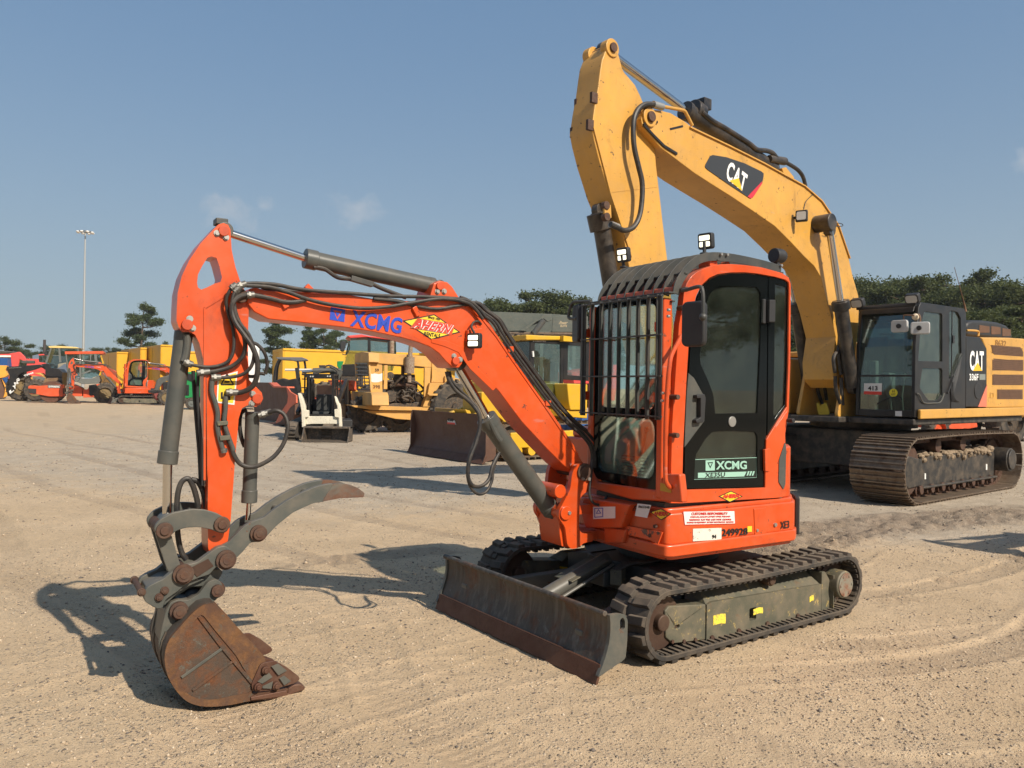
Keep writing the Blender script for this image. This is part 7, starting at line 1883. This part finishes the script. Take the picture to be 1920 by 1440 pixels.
for ch, a, b, c in (('L',(225,1185),(320,1110),(200,1120)),('Y',(300,1090),(385,1040),(275,1010)),('N',(340,990),(420,950),(310,930)),('G',(385,910),(450,880),(360,850))):
    txt(ch, zP, a, b, c, .51, whitep, BLK, fr=BLF, off=.07)
txt('T2943', zP, (540,800), (755,725), (530,760), .51, whitep, BLK, fr=BLF, off=.05)
XF = fpix(6, 748, .5)
XB = thing('yellow_bucket_loader', XF, 'orange yellow loader bucket with rusty floor cut off by the left photo edge', 'loader')
def xp(pts, name, mat_, w=2.2, l=0, bevel=.03, z=zP, fr=XF, par=XB, **k): return tpl(fr, z, pts, l, w, name, mat_, par, bevel, **k)
xp(((-300,540),(150,540),(160,600),(120,640),(190,750),(120,800),(0,830),(-300,840)), 'bucket_side', MAT.get('bucket_orange') or paint('bucket_orange',(.75,.33,.03),.5,.2,.3,(.15,.06,.03)))
xp(((-300,840),(0,830),(60,900),(110,1000),(130,1180),(90,1280),(-300,1280)), 'bucket_floor', bkt, 1.9, -.1)
xp(((30,830),(110,960),(150,1030),(220,1060),(210,1100),(150,1120),(160,1230),(70,1275),(100,1180),(110,1050)), 'side_cutter', MAT['bucket_orange'], .2, .1)
q_ = gpt(20,742); YF = Frame(q_.x, q_.y, .4)
RX = thing('red_excavator', YF, 'bright red and white excavator arm rising behind the yellow bucket at the left edge', 'excavator')
def yp(pts, name, mat_, w=.6, l=0, bevel=.05, **k): return tpl(YF, zP, pts, l, w, name, mat_, RX, bevel, **k)
yp(((-200,290),(200,280),(390,240),(440,235),(540,330),(600,430),(540,450),(440,400),(400,560),(420,740),(300,740),(260,560),(245,360),(-200,345)), 'boom', pinkred)
yp(((-200,315),(240,315),(245,355),(-200,350)), 'white_band', whitep, .02, .02, 0)
yp(((-200,215),(40,205),(380,235),(380,258),(-200,262)), 'arm_cylinder', greyc, .25)
yp(((200,740),(560,740),(700,900),(700,1150),(150,1150)), 'body', orange2, 2.4, -.3)
yp(((150,1150),(720,1150),(700,1240),(170,1240)), 'crawler_track', shoe, 2.4, -.1, .1)
q_ = gpt(68,738); ZF = Frame(q_.x, q_.y, .35)
RTx = thing('red_tractor', ZF, 'red roofed tractor cab small in the distance beside the dark pole at far left', 'tractor')
def zp(pts, name, mat_, w=2.0, l=0, bevel=.04, **k): return tpl(ZF, zP, pts, l, w, name, mat_, RTx, bevel, **k)
zp(((860,290),(1000,285),(1000,312),(870,318)), 'cab_roof', pinkred, 2.2, .1); zp(((875,318),(990,314),(985,480),(880,470)), 'cab_glass', winb); zp(((590,390),(860,395),(880,470),(990,480),(1000,900),(600,900),(600,470)), 'hood', pinkred, 1.6)
q2 = ZF.S(zP((950,1000)),0)[0]; wheel(ZF, (q2[0], .9, .3), .9, .5, RTx, yold, 0)
q_ = gpt(6,741); UFb = Frame(q_.x-2, q_.y+6, .3)
BCn = thing('blue_container', UFb, 'dark blue shipping container at the left edge behind the red excavator arm', 'container')
m = MB(UFb); bq_ = UFb.S(zP((-400,365),(170,370)), 0); m.box(bq_[1][0],-2.4,.1,bq_[0][0],0,bq_[0][1])
nn = 24
for k in range(nn): f = bq_[1][0]+(bq_[0][0]-bq_[1][0])*k/nn; m.box(f,0,.2,f+(bq_[0][0]-bq_[1][0])/nn*.5,.05,bq_[0][1]-.1)
m.build('container_wall', bluep, BCn)
# far building
q_ = gpt(76,732); HFb = Frame(q_.x, q_.y, .2)
HB = thing('grey_shed', HFb, 'low blue grey metal shed on the horizon at far left', 'shed')
P_ = HFb.S(zP((730,320),(860,290),(1100,300),(1100,1000),(730,1000)), 0); P_ = [(f, max(z_,0)) for f, z_ in P_]
m = MB(HFb); m.prism(1, P_, -12, 0); m.build('shed_wall', plain('shed_metal', (.14,.18,.24), .5, var=.1), HB)
# dark grey tractor with loader arms between the mini excavators and the grey cylinder
q_ = gpt(312,760); EFb = Frame(q_.x, q_.y, .5)
TR = thing('grey_tractor', EFb, 'dark grey tractor with dusty loader arm and maroon bucket right of the far mini excavators', 'tractor')
def ep(pts, name, mat_, w=1.6, l=0, bevel=.03, **k): return tpl(EFb, zQ, pts, l, w, name, mat_, TR, bevel, **k)
ep(((1700,640),(1760,590),(1900,555),(2050,570),(2050,640),(1850,650),(1780,700),(1700,830),(1650,800)), 'loader_arm', greyc, .5)
ep(((1790,660),(2050,660),(2080,840),(1800,840)), 'body', black); ep(((1560,800),(1650,790),(1900,800),(1900,840),(1560,845)), 'front_frame', black, .8)
ep(((1640,860),(1760,835),(1785,850),(1780,960),(1690,965)), 'bucket', rusty('maroon_bucket',(.18,.02,.02),(.12,.05,.03),.5,.7), TR and 1.6)
for x in (1850,2050): q2 = EFb.S(zQ((x,900)),0)[0]; wheel(EFb, (q2[0], .55, .2), .55, .35, TR, yold, 14)
# tractor behind the big excavator
q_ = gpt(1872,838); IFb = Frame(q_.x, q_.y, .5)
TT = thing('orange_tractor', IFb, 'orange tractor with large black tyres showing beneath the big yellow excavator', 'tractor')
for x, y in ((1360,880),(1260,870)):
    q2 = IFb.S(zI((x,y)),0)[0]; wheel(IFb, (q2[0], .85, 0 if x > 1300 else -.9), .85, .55, TT, engine, 20)
tpl(IFb, zI, ((890,835),(1130,835),(1140,880),(1040,900),(940,885),(880,885)), -.3, 1.0, 'front_axle', orange2, TT, .03)
m = MB(IFb); q2 = IFb.S(zI((900,860)),0)[0]; q3 = IFb.S(zI((1360,880)),0)[0]; m.box(q3[0],-1.0,.9,q2[0],-.3,1.5); m.build('body', orange2, TT, bevel=.05)
q2 = IFb.S(zI((960,930)),0)[0]; wheel(IFb, (q2[0], .5, -.2), .5, .35, TT, orange2, 16)
# --- masts and pole
g = gpt(155,735); LM = Frame(g.x, g.y, 0)
hgt = LM.S([(158,432)], 0)[0][1]
MT = thing('light_mast', LM, 'very tall thin floodlight mast with a ring of lamps on the left horizon', 'floodlight mast')
m = MB(LM); m.tube([(0,0,0),(0,0,hgt)], .22, 12, True, .10); m.build('mast_pole', plain('galvanised', (.42,.43,.42), .4, .4, .0, .1), MT)
m = MB(LM)
for k in range(12):
    a = 2*PI*k/12; m.cyl((0,0,hgt-.3),(.9*math.cos(a),.9*math.sin(a),hgt-.2),.04,5)
m.tube([(.9*math.cos(a),.9*math.sin(a),hgt-.2) for a in np.linspace(0,2*PI,25)], .06, 6); m.build('lamp_ring', greyc, MT)
for k in range(8):
    a = 2*PI*k/8; c = Vector((1.0*math.cos(a),1.0*math.sin(a),hgt-.3)); m = MB(LM)
    m.tf(Matrix.Identity(4)); m.sph(c, .26, 6, (1,1,.6)); m.build('floodlight', whitep, MT)
g = gpt(82,734); PLf = Frame(g.x, g.y, 0); hp = PLf.S([(82,637)], 0)[0][1]
PP = thing('utility_pole', PLf, 'short dark wooden utility pole on the left horizon beside the pale yellow cab roof', 'utility pole')
m = MB(PLf); m.tube([(0,0,0),(0,0,hp)], .3, 10, True, .18); m.build('pole', plain('dark_wood', (.05,.04,.035), .8), PP)
# --- trees
def leafmat(name, a, b):
    s = NT(name); at = s.n.new('ShaderNodeAttribute'); at.attribute_name = 'tone'
    s.link(s.mix(s.mth('ADD', s.mth('MULTIPLY', at.outputs['Fac'], .75), s.mth('MULTIPLY', s.noise(.6,3), .3)), a, b), s.b.inputs['Base Color'])
    s.b.inputs['Roughness'].default_value = .7; s.b.inputs['Specular IOR Level'].default_value = .25
    tr = s.n.new('ShaderNodeBsdfTranslucent'); tr.inputs[0].default_value = (*[min(1,x*1.6) for x in b],1)
    mxs = s.n.new('ShaderNodeMixShader'); mxs.inputs[0].default_value = .22
    s.link(s.b.outputs[0], mxs.inputs[1]); s.link(tr.outputs[0], mxs.inputs[2]); s.link(mxs.outputs[0], s.out.inputs[0]); return s.m
leafA = leafmat('pine_needles', (.020,.036,.014), (.090,.112,.036)); leafB = leafmat('oak_leaves', (.020,.036,.013), (.098,.112,.034))
barkm = plain('pine_bark', (.11,.075,.05), .9, 0, .4, .3)
def tree_mesh(seed, kind, h):
    """returns (trunk MB, crown mesh); tree of height h standing at the origin"""
    rr = random.Random(seed); rg = np.random.default_rng(seed); t = MB(); clumps = []
    lean = Vector((rr.uniform(-.03,.03), rr.uniform(-.03,.03), 0))
    trunk = [Vector((lean.x*h*u+.12*math.sin(u*5+seed), lean.y*h*u, h*u*.93)) for u in np.linspace(0,1,9)]
    t.tube(trunk, h*.020+.05, 9, True, h*.004)
    if kind == 'pine': nb, lo, spread = 17, .38, .30
    elif kind == 'column': nb, lo, spread = 20, .30, .16
    else: nb, lo, spread = 26, .30, .50
    for k in range(nb):
        u = lo+(1-lo)*(k+rr.random())/nb*.98; base = trunk[0].lerp(trunk[-1], u) if False else trunk[min(8,int(u*8))].lerp(trunk[min(8,int(u*8)+1)], (u*8)%1)
        a = k*2.4+rr.uniform(-.5,.5)
        if kind == 'broad': sp_ = spread*h*math.sqrt(max(.05,1-((u-.55)/.55)**2))*rr.uniform(.55,1.0); rise = rr.uniform(.0,.18)*h*(1.1-u)
        elif kind == 'pine': sp_ = spread*h*(.35+.65*math.sin(PI*min(1,(1.04-u)/.75)))*rr.uniform(.45,1.05); rise = rr.uniform(-.02,.06)*h
        else: sp_ = spread*h*(1.15-u)*1.3*rr.uniform(.5,1); rise = rr.uniform(-.01,.05)*h
        end = base+Vector((math.cos(a)*sp_, math.sin(a)*sp_, rise)); end.z = min(end.z, h*.97)
        mid = base.lerp(end,.5)+Vector((0,0,-.02*h if kind != 'broad' else -.03*h))
        t.tube(cr([base,mid,end],3), h*.006+.02, 5, True, .02)
        n = rr.randint(1,3) if kind != 'broad' else rr.randint(2,4)
        for j in range(n):
            w = rr.uniform(.55,1.05); c = base.lerp(end, w)+Vector((rr.gauss(0,.04)*h, rr.gauss(0,.04)*h, rr.gauss(0,.018)*h))
            R_ = h*rr.uniform(.038,.072)*(1.25 if kind == 'broad' else 1.0)
            clumps.append((c, R_*rr.uniform(1.0,1.5), R_*rr.uniform(.5,.8), rr.random()))
    clumps.append((trunk[-1]+Vector((0,0,.02*h)), h*.06, h*.05, .7))
    C_, L_, T_ = [], [], []
    for c, rx, rz, tone in clumps:
        n = int(620*(1 if kind != 'broad' else .9)); d = rg.normal(size=(n,3)); d /= np.linalg.norm(d,axis=1)[:,None]
        rad = rg.random(n)**.5*(1+.22*rg.normal(size=n)); rad[::7] *= 1.35
        p = np.array(c)[None]+d*rad[:,None]*np.array([rx,rx,rz])[None]
        u = rg.normal(size=(n,3)); u /= np.linalg.norm(u,axis=1)[:,None]; v = np.cross(u, rg.normal(size=(n,3))); v /= np.linalg.norm(v,axis=1)[:,None]
        s_ = h*(.0038+.0055*rg.random(n))[:,None]
        C_.append(np.stack([p-u*s_-v*s_*.6, p+u*s_-v*s_*.5, p+u*s_*.8+v*s_*.7, p-u*s_*.9+v*s_*.6], 1).reshape(-1,3)); T_.append(np.repeat(np.clip(tone*.6+.4*rg.random(n),0,1),4))
    V = np.concatenate(C_); n = len(V)//4
    me = bpy.data.meshes.new('crown'); me.vertices.add(len(V)); me.vertices.foreach_set('co', V.ravel())
    me.loops.add(n*4); me.loops.foreach_set('vertex_index', np.arange(n*4)); me.polygons.add(n); me.polygons.foreach_set('loop_start', np.arange(n)*4)
    at = me.attributes.new('tone','FLOAT','POINT'); at.data.foreach_set('value', np.concatenate(T_).astype(np.float32)); me.update(calc_edges=True)
    me.materials.append(leafA if kind != 'broad' else leafB)
    return t, me
PROTO = {}
for nm, kind, seed in (('p1','pine',4),('p2','pine',9),('c1','column',5),('b1','broad',2),('b2','broad',8),('b3','broad',13)):
    t, me = tree_mesh(seed, kind, 10.0)
    tm = bpy.data.meshes.new('trunk'); tm.from_pydata([tuple(v) for v in t.v], [], t.f); tm.materials.append(barkm); tm.polygons.foreach_set('use_smooth',[True]*len(t.f)); tm.update()
    PROTO[nm] = (tm, me)
def tree(proto, px, ytop, dist, label, group=None, wide=1.0, rot=None, name='pine_tree', cat='tree'):
    d = pix_dir(px, ytop); t = dist/d.y; p = O3+d*t; h = p.z
    rot = random.uniform(0,2*PI) if rot is None else rot
    r = bpy.data.objects.new(name, None); COL.objects.link(r); r.location = (p.x,p.y,0); r.rotation_euler.z = rot; s = h/10; r.scale = (s*wide, s*wide, s)
    tag(r, label, cat, group)
    for nm, me in zip(('trunk','crown'), PROTO[proto]): o = bpy.data.objects.new(nm, me); COL.objects.link(o); o.parent = r
    return r
tree('p2', 268, 567, 125, 'tall open pine with layered crown standing alone behind the yellow dump bodies at left', wide=.92, rot=.4)
tree('b2', 205, 651, 190, 'low round tree on the horizon between the roller cab and the tall pine', wide=1.1, name='broadleaf_tree')
tree('b1', 236, 653, 190, 'low spreading tree on the horizon left of the tall pine trunk', wide=1.2, name='broadleaf_tree')
tree('c1', 310, 640, 150, 'small pointed pine just right of the tall lone pine', wide=.9)
tree('b3', 12, 630, 150, 'rounded dark tree at the left photo edge above the red arm', wide=1.1, name='broadleaf_tree')
tree('b2', 50, 655, 210, 'far low tree beside the left edge tree and behind the red tractor', wide=1.5, name='broadleaf_tree')
tree('b1', 118, 646, 160, 'tree top rising just over the pale yellow cab roof at far left', wide=1.4, name='broadleaf_tree')
tree('c1', 518, 598, 110, 'narrow pine above the big yellow dump body beneath the orange boom', wide=1.2)
tree('c1', 580, 607, 115, 'slim pine left of the pair under the blue boom lettering', wide=.85, rot=2)
tree('p2', 608, 612, 115, 'round topped pine under the blue boom lettering', wide=.9)
tree('p1', 632, 618, 120, 'pine half hidden by the orange boom right of the round topped pine', wide=.9)
tree('c1', 458, 628, 130, 'small pine tip showing between stick and hoses', wide=.8)
tree('b2', 885, 562, 85, 'leftmost oak above the grey screening plant, next to the boom hoses', wide=1.0, rot=.5, name='oak_tree')
tree('b1', 935, 560, 88, 'smaller oak between the leftmost oak and the big twin oaks', wide=.8, rot=.9, name='oak_tree')
tree('b3', 985, 546, 82, 'tall oak with branching crown above the middle of the grey screening plant', wide=1.25, rot=2.2, name='oak_tree')
tree('b1', 1030, 551, 84, 'right hand oak of the pair above the dark screening plant hopper', wide=1.15, rot=4, name='oak_tree')
tree('b2', 1105, 560, 80, 'oak crown partly hidden by the far cab mirror and cage', wide=1.0, rot=1, name='oak_tree')
ti = 0
labs = ['tree filling the gap between orange cab and yellow boom','tree just right of the thick yellow boom','low oak above the left corner of the black excavator cab','broad oak above the middle of the black excavator cab roof','tall oak behind the aerial, right of the black cab roof','highest oak top in the right wood behind the black cab','oak above the black engine hood, right of the aerial','dark oak above the rear end of the black engine hood','oak above the yellow engine housing near the right edge','tree at the right photo edge reaching above its neighbours']
for (pr, px, yt, ds, wd) in (('b1',1500,560,78,1.0),('b3',1600,524,74,1.0),('b2',1640,533,76,1.15),('b3',1690,527,72,1.2),('b1',1745,518,70,1.1),('b2',1775,514,74,1.2),('b1',1815,522,70,1.1),('b3',1850,537,66,1.2),('b2',1888,545,70,1.2),('b3',1935,512,64,1.0)):
    tree(pr, px, yt, ds, labs[ti], 'trees of the right hand wood', wd, name='oak_tree'); ti += 1
fl2 = ['front row tree low behind the black cab and boom cylinder','front row tree seen under the aerial behind the cab windows','front row tree close behind the round black engine hood','front row tree over the yellow housing louvres','front row tree beyond the right edge of the yellow housing','front row tree in the gap between orange cab and boom foot']
for k, (pr, px, yt, ds, wd) in enumerate((('b2',1645,590,56,1.6),('b1',1720,585,55,1.6),('b3',1800,580,54,1.6),('b2',1860,580,54,1.6),('b1',1925,575,52,1.6),('b3',1525,610,60,1.6))):
    tree(pr, px, yt, ds, fl2[k], 'trees of the right hand wood', wd, name='oak_tree')
# oaks added out of view behind the camera to darken glass and chrome reflections
for k in range(16):
    a = R(-172+k*11); rad = 46+5*math.sin(k*2.3); r = bpy.data.objects.new('oak_tree', None); COL.objects.link(r)
    r.location = (rad*math.cos(a), rad*math.sin(a), 0); r.rotation_euler.z = k*1.7; sc_ = 1.1+.25*math.sin(k*1.3); r.scale = (sc_*1.3, sc_*1.3, sc_)
    tag(r, 'oak added out of view behind the camera to darken reflections in cab glass', 'tree', 'oaks added behind the camera for dark reflections')
    for nm, me in zip(('trunk','crown'), PROTO[('b1','b2','b3')[k % 3]]): o = bpy.data.objects.new(nm, me); COL.objects.link(o); o.parent = r
# ------------------------------------------------------------------ thin haze
hm = MB(); hm.box(-330,-80,-1.0,330,330,48)
hm = hm.build('haze', bpy.data.materials.new('haze_air'))
tag(hm, 'thin pale summer haze over the whole yard', kind='stuff')
hmat = hm.data.materials[0]; hmat.use_nodes = True; hn = hmat.node_tree
for n_ in list(hn.nodes):
    if n_.type != 'OUTPUT_MATERIAL': hn.nodes.remove(n_)
pv = hn.nodes.new('ShaderNodeVolumePrincipled'); pv.inputs['Color'].default_value = (.93,.95,1,1); pv.inputs['Density'].default_value = .0004; pv.inputs['Anisotropy'].default_value = .3
hn.links.new(pv.outputs[0], [n_ for n_ in hn.nodes if n_.type == 'OUTPUT_MATERIAL'][0].inputs['Volume'])
